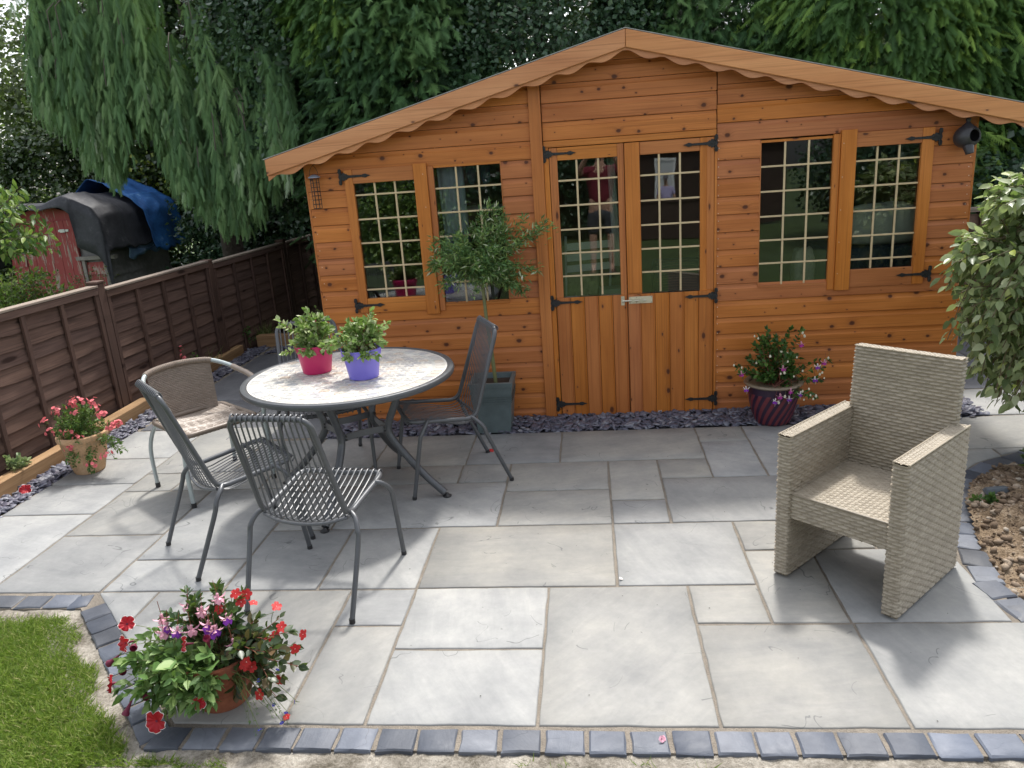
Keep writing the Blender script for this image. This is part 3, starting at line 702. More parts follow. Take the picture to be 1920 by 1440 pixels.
# ------------------------------------------------------------ summerhouse
SX0, SX1, SYF, SYB, RX, RZ, SL_ = -1.925, 2.475, 5.39, 7.75, 0.28, 2.565, 0.2556
shed = thing('summerhouse', 'honey orange timber summerhouse with a low gable, leaded style windows and double doors', 'summerhouse', (RX, SYF, 0))
def wall_top(x): return RZ-.03-SL_*abs(x-RX)
PROF = [(.017, 0), (.0025, 0), (0, .003), (0, .082), (.005, .090), (.0095, .101), (.011, .1150), (.017, .1150)]
def clad(x0, x1, z0, h=.1165, parent=None, mat=None, yf=SYF):
    """one shiplap board on the front wall, its ends cut to the roof slope where they meet it"""
    V = []; F = []; n = len(PROF)
    sc_ = h/.1165
    if wall_top(min(max(RX, x0), x1)) < z0+.012: return
    e = random.uniform(.0006, .0016); bow = random.uniform(-.0012, .0012)
    for side in (0, 1):
        for (py, pz) in PROF:
            z = z0+pz*sc_; lim = max(0.0, (RZ-.03-z)/SL_)
            xl = max(x0+e, RX-lim); xr = min(x1-e, RX+lim)
            if xl > xr: xl = xr = (max(min(RX, x1-e), x0+e))
            V.append((xl if side == 0 else xr, yf+py+bow*0.5, z))
    for i in range(n): j = (i+1) % n; F.append((i, j, n+j, n+i))
    F += [tuple(range(n))[::-1], tuple(range(n, 2*n))]
    mb = MB(); mb.add(V, F)
    mb.build('cladding_board', mat or M_clad, parent or shed, world=True, angle=25)
P_ = .1175
# left bay
L0 = -1.925; WL0, WL1 = -1.655, -.565
k = 0
z = -.052
while z < 2.4:
    c = z+P_/2
    if .86 < c < 1.83: clad(L0, WL0, z); clad(WL1, -.356, z)
    else: clad(L0, -.356, z)
    z += P_
z = -.0275
while z < 2.5:
    c = z+P_/2
    if .88 < c < 1.83: clad(.866, 1.146, z); clad(2.225, SX1, z)
    else: clad(.866, SX1, z)
    z += P_
for z in (1.937, 2.0545, 2.172, 2.2895, 2.407): clad(-.272, .862, z)
def fbox(name, x0, x1, z0, z1, yf, th, mat, parent, bevel=.003):
    mb = MB(); mb.bx(x0, x1, yf, yf+th, z0, z1); return mb.build(name, mat, parent, world=True, bevel=bevel)
fbox('lintel_board', -.272, .862, 1.893, 1.934, SYF-.002, .02, M_frameX, shed)
fbox('cover_strip', -.356, -.276, -.03, wall_top(-.316)+.003, SYF-.022, .026, M_frameZ, shed)
fbox('sill_plate', SX0+.01, SX1-.01, -.10, -.05, SYF+.02, .05, M_ply, shed)
# carcass: side and back walls, floor, roof
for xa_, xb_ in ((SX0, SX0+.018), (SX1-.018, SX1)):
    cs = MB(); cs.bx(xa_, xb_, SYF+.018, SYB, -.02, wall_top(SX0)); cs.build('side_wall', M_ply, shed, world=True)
def backwall():
    mb = MB(); y0, y1 = SYB, SYB+.018
    # gable polygon with a window hole
    hx0, hx1, hz0, hz1 = .95, 1.35, 1.05, 1.62
    def col(x0, x1, z0, zfn0, zfn1): mb.add([(x0, y0, z0), (x1, y0, z0), (x1, y0, zfn1), (x0, y0, zfn0), (x0, y1, z0), (x1, y1, z0), (x1, y1, zfn1), (x0, y1, zfn0)], [(0, 1, 2, 3), (7, 6, 5, 4), (0, 4, 5, 1), (3, 2, 6, 7), (0, 3, 7, 4), (1, 5, 6, 2)])
    col(SX0, RX, 0, wall_top(SX0), wall_top(RX)); col(RX, SX1, 0, wall_top(RX), wall_top(SX1))
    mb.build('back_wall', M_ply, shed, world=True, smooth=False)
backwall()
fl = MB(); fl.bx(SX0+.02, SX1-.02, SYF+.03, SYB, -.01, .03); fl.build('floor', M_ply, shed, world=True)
Y0R, Y1R = 5.245, 7.86; EX0, EX1 = -2.141, 2.70
def roof_half(xe, name):
    s = -1 if xe < RX else 1; zt = lambda x: RZ-SL_*abs(x-RX)
    mb = MB(); a, b = (RX, xe)
    V = []
    for y in (Y0R+.02, Y1R):
        for x in (a, b): V += [(x, y, zt(x)-.018), (x, y, zt(x))]
    mb.add(V, [(0, 2, 3, 1), (4, 5, 7, 6), (0, 1, 5, 4), (2, 6, 7, 3), (1, 3, 7, 5), (0, 4, 6, 2)])
    rf = mb.build('roof', M_ply, shed, world=True)
    fm = MB(); V = []
    b2 = xe+s*.012
    for y in (Y0R-.012, Y1R+.01):
        for x in (a, b2): V += [(x, y, zt(x)+.001), (x, y, zt(x)+.006)]
    fm.add(V, [(0, 2, 3, 1), (4, 5, 7, 6), (0, 1, 5, 4), (2, 6, 7, 3), (1, 3, 7, 5), (0, 4, 6, 2)])
    fm.build('roof_felt', M_felt, rf, world=True)
    # barge board: plain board with the wavy valance hung behind its lower edge
    n = 2; V = []; g = .0012*s
    for x in (a+g, xe):
        V += [(x, Y0R-.012, zt(x)-.108), (x, Y0R+.008, zt(x)-.108), (x, Y0R+.008, zt(x)-.002), (x, Y0R-.012, zt(x)-.002)]
    mb = MB(); mb.add(V, [(0, 1, 2, 3), (7, 6, 5, 4), (0, 4, 5, 1), (1, 5, 6, 2), (2, 6, 7, 3), (3, 7, 4, 0)])
    bb = mb.build('barge_board', M_barge, shed, world=True, bevel=.004)
    W_ = abs(xe-a); N = 150; V = []; F = []
    for i in range(N+1):
        x = a+(xe-a)*i/N; u = abs(x-a); ph = (u-.02)/.212
        q = 0.5-0.5*math.cos(2*PI*ph); wv = q**.8
        z1 = zt(x)-.096; z0 = zt(x)-.120-.028*wv
        if i == N: pass
        V += [(x, Y0R+.009, z0), (x, Y0R+.021, z0), (x, Y0R+.021, z1), (x, Y0R+.009, z1)]
    for i in range(N):
        for q in range(4): F.append((i*4+q, i*4+(q+1) % 4, (i+1)*4+(q+1) % 4, (i+1)*4+q))
    F += [(3, 2, 1, 0), (N*4, N*4+1, N*4+2, N*4+3)]
    mb = MB(); mb.add(V, F); mb.build('wavy_valance', M_barge, bb, world=True, angle=30)
    # rail under the roof on the wall
    V = []
    for x in (a+g, (SX0 if s < 0 else SX1)):
        V += [(x, SYF-.03, zt(x)-.062), (x, SYF+.0, zt(x)-.062), (x, SYF+.0, zt(x)-.02), (x, SYF-.03, zt(x)-.02)]
    mb = MB(); mb.add(V, [(0, 1, 2, 3), (7, 6, 5, 4), (0, 4, 5, 1), (1, 5, 6, 2), (2, 6, 7, 3), (3, 7, 4, 0)])
    mb.build('gable_rail', M_clad, shed, world=True)
    # eaves end block
    mb = MB(); x = xe-s*.06; mb.bx(min(x, x+s*.02), max(x, x+s*.02), Y0R+.02, Y1R, zt(xe)-.075, zt(xe)-.02); mb.build('eaves_board', M_fenceP, shed, world=True)
roof_half(EX0, 'left'); roof_half(EX1, 'right')
# corner trims and the side cladding edge seen at the right corner
for x0, x1 in ((SX0-.016, SX0), (SX1, SX1+.016)):
    fbox('corner_trim', x0, x1, -.03, wall_top(x0)-.02, SYF+.008, .035, M_frameZ, shed)

# ------------------------------------------------ hinges, windows, doors
def hinge_mesh():
    """cast iron tee hinge with a spear-shaped strap, lying in XZ, strap towards +X"""
    mb = MB()
    t = .006
    def plate(pts, y0, y1):
        n = len(pts); V = [(x, y0, z) for x, z in pts]+[(x, y1, z) for x, z in pts]
        mb.add(V, [tuple(range(n)), tuple(range(n, 2*n))[::-1]]+[(i, n+i, n+(i+1) % n, (i+1) % n) for i in range(n)])
    plate([(-.018, -.052), (-.004, -.055), (.002, -.046), (.004, 0), (.002, .046), (-.004, .055), (-.018, .052), (-.021, .03), (-.014, .018), (-.020, 0), (-.014, -.018), (-.021, -.03)], -t, 0)
    for z in (-.03, .03): mb.tube([(-.001, -.010, z-.014), (-.001, -.010, z+.014)], .006, 8)
    plate([(.004, -.024), (.022, -.027), (.028, -.018), (.037, -.020), (.044, -.0115), (.05, -.009), (.148, -.0065), (.152, -.010), (.170, -.0135), (.186, -.006), (.206, 0), (.186, .006), (.170, .0135), (.152, .010), (.148, .0065), (.05, .009), (.044, .0115), (.037, .020), (.028, .018), (.022, .027), (.004, .024)], -t, 0)
    for x in (.02, .058, .10, .142, .17): mb.tube([(x, -t-.003, 0), (x, -t+.001, 0)], .0042, 7)
    return mb.mesh('hinge', M_black, angle=30)
HM = hinge_mesh()
def hinge(x, z, parent, flip=False, y=None, s=1.0):
    o = link('hinge', HM, parent); o.location = Vector((x, (SYF if y is None else y), z))-chain(parent)
    o.scale = (-s if flip else s, 1, s); return o
def glazing(parent, x0, x1, z0, z1, vx, hz, yg):
    pn = fbox('pane', x0-.006, x1+.006, z0-.006, z1+.006, yg, .004, M_glass, parent, bevel=0)
    for x in vx: fbox('glazing_bar', x-.0065, x+.0065, z0, z1, yg-.007, .0065, M_pale, parent, bevel=.0015)
    for z in hz: fbox('glazing_bar', x0, x1, z-.006, z+.006, yg-.0095, .0065, M_pale, parent, bevel=.0015)
    for x in vx: fbox('glazing_bar', x-.006, x+.006, z0, z1, yg+.005, .006, M_pale, parent, bevel=0)
def nails(parent, pts, y):
    m = MB()
    for x, z in pts: m.tube([(x, y-.0012, z), (x, y+.001, z)], .0028, 6)
    m.build('nail_heads', M_nail, parent, world=True, kind='stuff')

# left pair: opening casement then fixed light
YC = SYF-.014
w1 = MB(); w1.bx(-1.655, -1.595, YC, YC+.03, .84, 1.842)
c1 = w1.build('casement_window', M_frameZ, shed, world=True, bevel=.003)
c1['label'] = 'opening casement at the left end of the summerhouse'
fbox('stile', -1.165, -1.072, .812, 1.852, YC-.012, .042, M_frameZ, c1)
fbox('rail', -1.594, -1.166, 1.747, 1.842, YC+.001, .029, M_frameX, c1); fbox('rail', -1.594, -1.166, .84, .943, YC+.001, .029, M_frameX, c1)
glazing(c1, -1.594, -1.166, .944, 1.746, (-1.451, -1.308), (1.668, 1.502, 1.337, 1.170, 1.006), SYF+.012)
hinge(-1.672, 1.797, c1, y=YC); hinge(-1.672, .896, c1, y=YC)
f1 = MB(); f1.bx(-1.071, -1.03, SYF-.012, SYF+.02, .83, 1.828); fw1 = f1.build('fixed_window', M_frameZ, shed, world=True, bevel=.003)
glazing(fw1, -1.029, -.571, .880, 1.813, (-.876, -.724), (1.677, 1.513, 1.350, 1.188, 1.028), SYF+.012)
fbox('sill', -1.03, -.567, .862, .880, SYF-.004, .025, M_frameX, fw1, bevel=.001)
fbox('head', -1.03, -.567, 1.814, 1.83, SYF+.002, .022, M_frameX, fw1, bevel=.001)
fbox('jamb', -.571, -.565, .862, 1.828, SYF+.0015, .02, M_frameZ, fw1, bevel=0)
# right pair: fixed light then opening casement
f2 = MB(); f2.bx(1.601, 1.645, SYF-.012, SYF+.02, .84, 1.85); fw2 = f2.build('fixed_window', M_frameZ, shed, world=True, bevel=.003)
fw2['label'] = 'fixed window to the right of the doors'
glazing(fw2, 1.150, 1.600, .892, 1.826, (1.302, 1.452), (1.676, 1.515, 1.353, 1.195, 1.040), SYF+.012)
fbox('sill', 1.146, 1.600, .874, .892, SYF-.004, .025, M_frameX, fw2, bevel=.001)
fbox('head', 1.146, 1.600, 1.827, 1.843, SYF+.002, .022, M_frameX, fw2, bevel=.001)
fbox('jamb', 1.144, 1.150, .874, 1.843, SYF+.0015, .02, M_frameZ, fw2, bevel=0)
w2 = MB(); w2.bx(2.148, 2.222, YC, YC+.03, .85, 1.852); c2 = w2.build('casement_window', M_frameZ, shed, world=True, bevel=.003)
c2['label'] = 'opening casement at the right end under the black nest pot'
fbox('stile', 1.646, 1.742, .835, 1.872, YC-.012, .042, M_frameZ, c2)
fbox('rail', 1.743, 2.147, 1.760, 1.852, YC+.001, .029, M_frameX, c2); fbox('rail', 1.743, 2.147, .85, .968, YC+.001, .029, M_frameX, c2)
glazing(c2, 1.743, 2.147, .969, 1.759, (1.882, 2.018), (1.672, 1.512, 1.352, 1.190, 1.034), SYF+.012)
hinge(2.246, 1.790, c2, flip=True, y=YC); hinge(2.250, .916, c2, flip=True, y=YC)
# doors
YD = SYF-.006
def door(x0, x1, g0, g1, rails, boards, hz, vx, label):
    m = MB(); m.bx(x0, g0, YD, YD+.03, .0, 1.888); d = m.build('door', M_frameZ, shed, world=True, bevel=.003); d['label'] = label
    fbox('stile', g1, x1, .0, 1.888, YD, .03, M_frameZ, d)
    fbox('rail', g0+.001, g1-.001, 1.806, 1.888, YD+.001, .029, M_frameX, d)
    n = len(boards)-1
    for a, b in zip(boards[:-1], boards[1:]):
        zt = .884 if (a >= g0-.02 and b <= g1+.02) else .86
        mb = MB(); y = YD-.010+random.uniform(-.001, .001)
        # tongue and groove board with a bead edge
        pr = [(a+.0012, y+.010), (a+.0012, y+.003), (a+.004, y), (b-.012, y), (b-.010, y+.003), (b-.008, y), (b-.004, y), (b-.0012, y+.003), (b-.0012, y+.010)]
        nn = len(pr); V = [(px, py, .002) for px, py in pr]+[(px, py, .878) for px, py in pr]
        mb.add(V, [tuple(range(nn)), tuple(range(nn, 2*nn))[::-1]]+[(i, nn+i, nn+(i+1) % nn, (i+1) % nn) for i in range(nn)])
        mb.build('door_board', M_cladZ, d, world=True, angle=25)
    glazing(d, g0+.001, g1-.001, .886, 1.805, vx, hz, SYF+.010)
    return d
HZ = (1.673, 1.508, 1.346, 1.185, 1.026)
dL = door(-.236, .258, -.184, .216, None, [-.236, -.138, -.040, .058, .156, .254], HZ, (-.056, .088), 'left leaf of the double doors')
dR = door(.262, .846, .362, .756, None, [.262, .350, .448, .547, .646, .745, .842], HZ, (.489, .626), 'right leaf of the double doors')
fbox('meeting_strip', .262, .358, .886, 1.888, YD-.012, .012, M_frameZ, dR)
fbox('edge_strip', .800, .846, .886, 1.888, YD-.004, .004, M_frameZ, dR, bevel=0)
fbox('door_jamb', -.275, -.240, -.02, 1.892, SYF-.008, .03, M_frameZ, shed); fbox('door_jamb', .849, .866, -.02, 1.892, SYF-.008, .03, M_frameZ, shed)
for x, z in ((-.262, 1.850), (-.258, .845), (-.256, .095)): hinge(x, z, dL, y=YD-.013 if z < 1 else YD-.001)
for x, z in ((.850, 1.848), (.854, .842), (.856, .098)): hinge(x, z, dR, flip=True, y=YD-.013 if z < 1 else YD-.005)
# barrel bolt
bt = MB(); bt.bx(.268, .430, YD-.0145, YD-.0125, .813, .862); bo = bt.build('bolt', simple('cream_plate', (0.62, 0.57, 0.42), .4, metal=.3), dR, world=True, bevel=.001)
bt = MB(); bt.tube([(.228, YD-.024, .8365), (.385, YD-.024, .8365)], .0065, 12); bt.bx(.285, .310, YD-.034, YD-.0146, .826, .847); bt.bx(.345, .365, YD-.034, YD-.0146, .826, .847)
bt.tube([(.335, YD-.024, .8365), (.335, YD-.042, .8365)], .004, 8); bt.tube([(.335, YD-.042, .8365), (.335, YD-.047, .8365)], .007, 10)
bt.bx(.214, .238, YD-.013, YD-.010, .805, .868); bt.tube([(.222, YD-.024, .8365), (.234, YD-.024, .8365)], .012, 12)
bt.build('bolt_rod', M_zinc, dR, world=True)
for x, z in ((.275, .856), (.275, .819), (.423, .856), (.423, .819), (.32, .856), (.32, .819)):
    m = MB(); m.tube([(x, YD-.0155, z), (x, YD-.0120, z)], .0026, 6); m.build('screw', M_black, bo, world=True)
pts = []
for i in range(16):
    z = .02+i*.1175
    pts += [(.876+random.uniform(-.003, .003), z+.03), (.876, z+.08)]
for z in [-.02+i*P_ for i in range(16)]: pts += [(-1.90, z+.03), (2.455, z+.03), (2.45, z+.085)]
for z in [1.0+i*.16 for i in range(6)]: pts += []
nails(shed, pts, SYF)
nails(c1, [(-1.1, .9+i*.22) for i in range(5)], YC-.012); nails(c2, [(1.66, .95+i*.21) for i in range(5)], YC-.012)
# rail foot pieces under the threshold
fbox('threshold', -.23, .83, -.03, -.006, SYF+.01, .03, M_ply, shed)

# ------------------------------------------------ things kept inside the summerhouse
def inside():
    M_cream = simple('cream_cloth', (0.80, 0.76, 0.68), .9, var=.1, scale=12, bumps=.2)
    M_navy = simple('navy_cloth', (0.04, 0.07, 0.12), .8, var=.2); M_whitem = simple('white_paint', (0.72, 0.72, 0.68), .4)
    M_cush = simple('olive_cushion', (0.34, 0.33, 0.17), .8, var=.2); M_gd = simple('grey_cloth', (0.55, 0.60, 0.68), .9)
    # cream pillow lying on a navy box behind the right windows
    def blob(name, c, s, mat, label, cat, seed, p=2.6):
        mb = MB(); V = []; F = []; n, m = 28, 16
        for i in range(m+1):
            ph = -PI/2+PI*i/m
            for k in range(n):
                th = 2*PI*k/n; f = lambda t: math.copysign(abs(t)**(2/p), t)
                q = Vector((f(math.cos(ph))*f(math.cos(th)), f(math.cos(ph))*f(math.sin(th)), f(math.sin(ph))))
                q *= 1+.10*noise.noise(q*2.4+Vector((seed, 0, 0)))+.03*noise.noise(q*7+Vector((seed, 3, 0)))
                V.append((c[0]+q.x*s[0], c[1]+q.y*s[1], c[2]+q.z*s[2]))
        for i in range(m):
            for k in range(n): F.append((i*n+k, i*n+(k+1) % n, (i+1)*n+(k+1) % n, (i+1)*n+k))
        mb.add(V, F); o = mb.build(name, mat, angle=180); tag(o, label, cat); return o
    blob('pillow', (2.0, 5.60, 1.24), (.29, .12, .14), M_cream, 'cream pillow slumped behind the right hand casement window', 'pillow', 1)
    m = MB(); m.bx(1.62, 2.32, 5.47, 6.0, .03, 1.10); tag(m.build('storage_box', M_navy, bevel=.01), 'navy storage box under the cream pillow inside the summerhouse', 'box')
    blob('rolled_rug', (1.50, 5.62, .86), (.075, .07, .24), simple('rug', (0.42, 0.38, 0.33), .95, var=.35, scale=60), 'rolled pale rug standing behind the fixed window right of the doors', 'rug', 4, 4)
    m = MB(); m.bx(1.40, 1.60, 5.55, 5.70, .03, .64); tag(m.build('crate', M_ply, bevel=.004), 'wooden crate under the rolled rug inside the summerhouse', 'crate')
    # hanging cloth and coats behind the left fixed window
    def cloth(name, x0, x1, y, z0, z1, mat, label, cat, fold=.02, nf=3):
        V = []; F = []; n, q = 26, 8
        for j in range(q+1):
            for i in range(n+1):
                u = i/n; v = j/q; x = x0+(x1-x0)*u+(v-.5)*.03
                V.append((x, y+fold*math.sin(u*nf*2*PI+v)*(.4+v), z1+(z0-z1)*v))
        for j in range(q):
            for i in range(n): F.append((j*(n+1)+i, j*(n+1)+i+1, (j+1)*(n+1)+i+1, (j+1)*(n+1)+i))
        mb = MB(); mb.add(V, F); o = mb.build(name, mat, angle=180); sm = o.modifiers.new('s', 'SOLIDIFY'); sm.thickness = .006; tag(o, label, cat)
    cloth('curtain', -1.02, -.84, 5.52, .95, 1.95, M_gd, 'pale grey blue curtain behind the fixed window left of the doors', 'curtain')
    cloth('sheet', .165, .215, 5.62, 1.05, 1.82, M_cream, 'white cloth hanging behind the left door', 'cloth')
    for i, x in enumerate((-.80, -.70)):
        blob('clog', (x, 5.6, 1.77), (.035, .03, .09), M_navy, 'dark clog hung %s behind the left fixed window' % ('nearer the curtain' if i == 0 else 'further from the curtain'), 'shoe', 5+i)
    m = MB(); m.lathe([(0, 0), (.17, 0), (.175, .006), (.17, .014), (0, .014)], 36, (-.74, 5.86, 1.50)); m.tube([(-.74, 5.86, .03), (-.74, 5.86, 1.50)], .014, 8)
    m.lathe([(0, 0), (.15, 0), (.15, .015), (0, .03)], 24, (-.74, 5.86, .03)); tag(m.build('side_table', M_whitem), 'round white side table seen through the left fixed window', 'table')
    # folding white bistro chair and a quilted cushion stack behind the left door
    t = thing('folding_chair', 'white slatted folding chair seen behind the left door', 'chair', (-.06, 5.85, .78), .3)
    m = MB()
    for s in (-.17, .17):
        m.tube([(s, -.16, -.75), (s, .14, .05)], .009, 8); m.tube([(s, .16, -.75), (s, -.16, .05), (s, -.22, .5)], .009, 8)
    m.build('frame', M_whitem, t)
    for k in range(6):
        m = MB(); m.bx(-.18, .18, -.16+k*.056, -.12+k*.056, .045, .057); m.build('slat', M_whitem, t)
    for k in range(3):
        m = MB(); m.bx(-.17, .17, -.215-k*.012, -.205-k*.012, .24+k*.08, .29+k*.08); m.build('slat', M_whitem, t)
    t = thing('cushion_chair', 'quilted olive cushioned seat behind the lower left door panes', 'chair', (-.10, 5.70, .03), .05)
    mb = MB(); V = []; F = []; n, m_ = 44, 70
    for j in range(m_+1):
        for i in range(n+1):
            x = -.16+.32*i/n; z = .32+.95*j/m_ * .86
            sx = (i/n*8+(int(j/m_*17) % 2)*.5) % 1-.5; sz = (j/m_*17) % 1
            b = max(0, 1-(sx*1.9)**2)*(1-sz*.7)
            V.append((x, -.02-b*.022, z))
    for j in range(m_):
        for i in range(n): F.append((j*(n+1)+i, j*(n+1)+i+1, (j+1)*(n+1)+i+1, (j+1)*(n+1)+i))
    mb.add(V, F); mb.build('back_cushion', M_cush, t, angle=180); m = MB(); m.bx(-.17, .17, -.012, .08, .0, 1.16); m.build('backrest', M_cush, t, bevel=.03)
    m = MB(); m.bx(-.17, .17, -.10, -.02, .0, .34); m.build('seat', M_cush, t, bevel=.02)
    m = MB(); m.bx(.0, .34, -.12, .12, .0, .15); m.bx(.03, .31, -.09, .09, .15, .40)
    o = m.build('plastic_tub', simple('sage_plastic', (0.30, 0.36, 0.29), .4), bevel=.015); o.location = (.04, 5.58, .50); tag(o, 'sage green plastic tub behind the lowest panes of the left door', 'tub')
    m = MB(); m.bx(-.20, .40, 5.48, 5.80, .03, .499); tag(m.build('cabinet', simple('dark_cabinet', (0.06, 0.07, 0.06), .6), bevel=.01), 'low dark cabinet behind the double doors', 'cabinet')
    # wire netting roll behind the right door
    mb = MB()
    for k in range(26):
        z = .62+k*.018; mb.tube([(.50+.03*math.sin(k), 5.56, z), (.62, 5.53, z+.010), (.76, 5.57, z-.004)], .0035, 5)
    o = mb.build('wicker_basket', simple('brown_wicker', (0.12, 0.07, 0.045), .7)); tag(o, 'brown wicker basket behind the lower right door panes', 'basket')
    m = MB(); m.bx(.46, .80, 5.6, 5.8, .03, 1.06); tag(m.build('barbecue', simple('barbecue_black', (0.02, 0.02, 0.02), .35), bevel=.03), 'black lidded barbecue behind the right door', 'barbecue')
inside()

# bird feeder
def feeder():
    t = thing('bird_feeder', 'wire cage bird feeder hanging under the left eaves', 'bird feeder', (-1.85, 5.335, 1.60))
    m = MB(); w_ = .03
    for i in range(8):
        a = PI/4*i; m.tube([(w_*math.cos(a), w_*math.sin(a), 0), (w_*math.cos(a), w_*math.sin(a), .20)], .0016, 5)
    for k in range(8):
        z = k*.0285; m.tube([(w_*math.cos(2*PI*i/14), w_*math.sin(2*PI*i/14), z) for i in range(14)], .0016, 5, closed=True)
    m.build('cage', M_black, t)
    m = MB(); m.tube(smooth_path([(-w_, 0, .20), (-.026, 0, .25), (0, 0, .285), (.026, 0, .25), (w_, 0, .20)]), .0017, 5); m.tube([(0, 0, .285), (0, .03, .30), (0, .052, .292)], .002, 5); m.build('handle', M_black, t)
    m = MB(); m.lathe([(0, .022), (.02, .018), (.040, .006), (.042, 0), (0, .002)], 20, (0, 0, .205)); m.build('lid', simple('feeder_lid', (0.25, 0.29, 0.36), .4), t)
feeder()
def nest():
    t = thing('nest_pot', 'round black ceramic teapot shaped bird nester under the right eaves', 'bird nester', (2.385, 5.31, 1.775))
    M_n = simple('dark_ceramic', (0.035, 0.035, 0.04), .38, var=.2)
    # sphere with an opening towards the front right, thick shell
    V = []; F = []; n, m_ = 40, 26; ax = Vector((.35, -.92, .12)).normalized(); u = ax.cross(Vector((0, 0, 1))).normalized(); v = u.cross(ax)
    for layer, R in ((0, .077), (1, .070)):
        for j in range(m_+1):
            ph = .58+(PI-.58)*j/m_
            for i in range(n):
                th = 2*PI*i/n; V.append(tuple((ax*math.cos(ph)+(u*math.cos(th)+v*math.sin(th)*(.86 if math.sin(th) < 0 else 1))*math.sin(ph))*R))
    o_ = (m_+1)*n
    for j in range(m_):
        for i in range(n):
            k = (i+1) % n
            F.append((j*n+i, j*n+k, (j+1)*n+k, (j+1)*n+i)); F.append((o_+j*n+i, o_+(j+1)*n+i, o_+(j+1)*n+k, o_+j*n+k))
    for i in range(n): k = (i+1) % n; F.append((i, o_+i, o_+k, k))
    mb = MB(); mb.add(V, F); mb.build('body', M_n, t, angle=60)
    m = MB(); m.lathe([(0, .055), (.012, .055), (.016, .045), (.011, .032), (.02, .02), (.035, .008), (.045, 0)], 20, (0, 0, .062), close=False); m.build('knob', M_n, t)
    m = MB(); m.tube([(0, -.03, -.055), (.0, -.045, -.075), (.004, -.05, -.098)], [.032, .028, .024], 18, caps=False); m.tube([(0, -.03, -.055), (.0, -.045, -.075), (.004, -.05, -.098)], [.028, .023, .019], 18, caps=False); m.build('spout', M_n, t)
    m = MB(); m.tube([(0, .06, .03), (0, .082, .03)], .012, 8); m.build('hook', M_black, t)
nest()
# ------------------------------------------------------------ furniture
M_grey = simple('grey_powder_coat', (0.098, 0.103, 0.111), 0.36, metal=0.25, var=0.12, scale=260, bumps=0.06, bd=.0006)
M_strap = simple('grey_vinyl_strap', (0.098, 0.103, 0.112), 0.36, var=0.1, scale=60)
M_foot = simple('black_plastic', (0.02, 0.02, 0.022), 0.5)
def metal_chair():
    t = thing('metal_chair', 'x', 'chair', (0, 0, 0))
    loop = [(0, -.290, .915), (.183, -.290, .915), (.205, -.118, .41), (.213, .27, .452), (0, .272, .440), (-.213, .27, .452), (-.205, -.118, .41), (-.183, -.290, .915), (-.02, -.290, .915)]
    P = round_path(loop, .062, 8)
    m = MB(); m.tube(P[:-1], .0125, 12, closed=True)
    m.tube(smooth_path([(-.205, -.12, .405), (-.11, -.150, .388), (0, -.158, .382), (.11, -.150, .388), (.205, -.12, .405)]), .008, 8)
    m.build('frame', M_grey, t)
    for s in (-1, 1):
        for pts in ([(s*.212, .165, .447), (s*.240, .185, .432), (s*.262, .215, .39), (s*.264, .235, .33), (s*.258, .295, .012)], [(s*.208, -.095, .42), (s*.238, -.118, .405), (s*.258, -.15, .365), (s*.262, -.172, .30), (s*.252, -.295, .012)]):
            m = MB(); m.tube(smooth_path(pts, 6), .0118, 12); l = m.build('leg', M_grey, t)
            q = pts[-1]; m = MB(); m.tube([(q[0], q[1], .02), (q[0], q[1]*1.004, 0)], .0132, 12); m.build('foot_cap', M_foot, l)
    n = 14
    for i in range(n):
        u = -1+2*i/(n-1); a = .158*u; b = .192*u; c = .196*u; d = .030*(1-u*u)
        pts = [(a, -.303, .903), (a, -.3085, .915), (a, -.290, .9335), (a, -.2715, .915), (a*1.03, -.266, .865), ((a+b)/2, -.198-d*.4, .63), (b, -.138-d, .46), (b, -.112-d, .405-d*.6), (b, -.045-d*.6, .385-d*.6), (c, .05, .405-d*.35), (c, .2, .440), (c, .255, .463), (c, .276, .463), (c, .288, .448), (c, .272, .430)]
        m = MB(); m.tube(smooth_path(pts, 3), .0043, 7, flat=.7); m.build('strap', M_strap, t, angle=60)
    return t
ch = metal_chair()
def face(o, c, fwd):
    o.location = (c[0], c[1], 0); o.rotation_euler = (0, 0, math.atan2(fwd[1], fwd[0])-PI/2)
GR = 'grey strapped metal chairs round the mosaic table'
specs = [((-1.268, 3.111), (.087, .59), 'nearest grey metal strap chair, its back to the camera, in front of the table'),
         ((-1.892, 3.527), (.72, .693), 'grey metal strap chair left of the table in front of the taupe bistro chair'),
         ((-.881, 4.35), (-.917, -.399), 'grey metal strap chair seen side on between the table and the square planter'),
         ((-1.73, 4.52), (.42, -.90), 'grey metal strap chair farthest back, behind the table and the flowerpots')]
for i, (c, fwd, lab) in enumerate(specs):
    o = ch if i == 0 else copy_tree(ch); face(o, c, fwd); tag(o, lab, 'chair', GR)

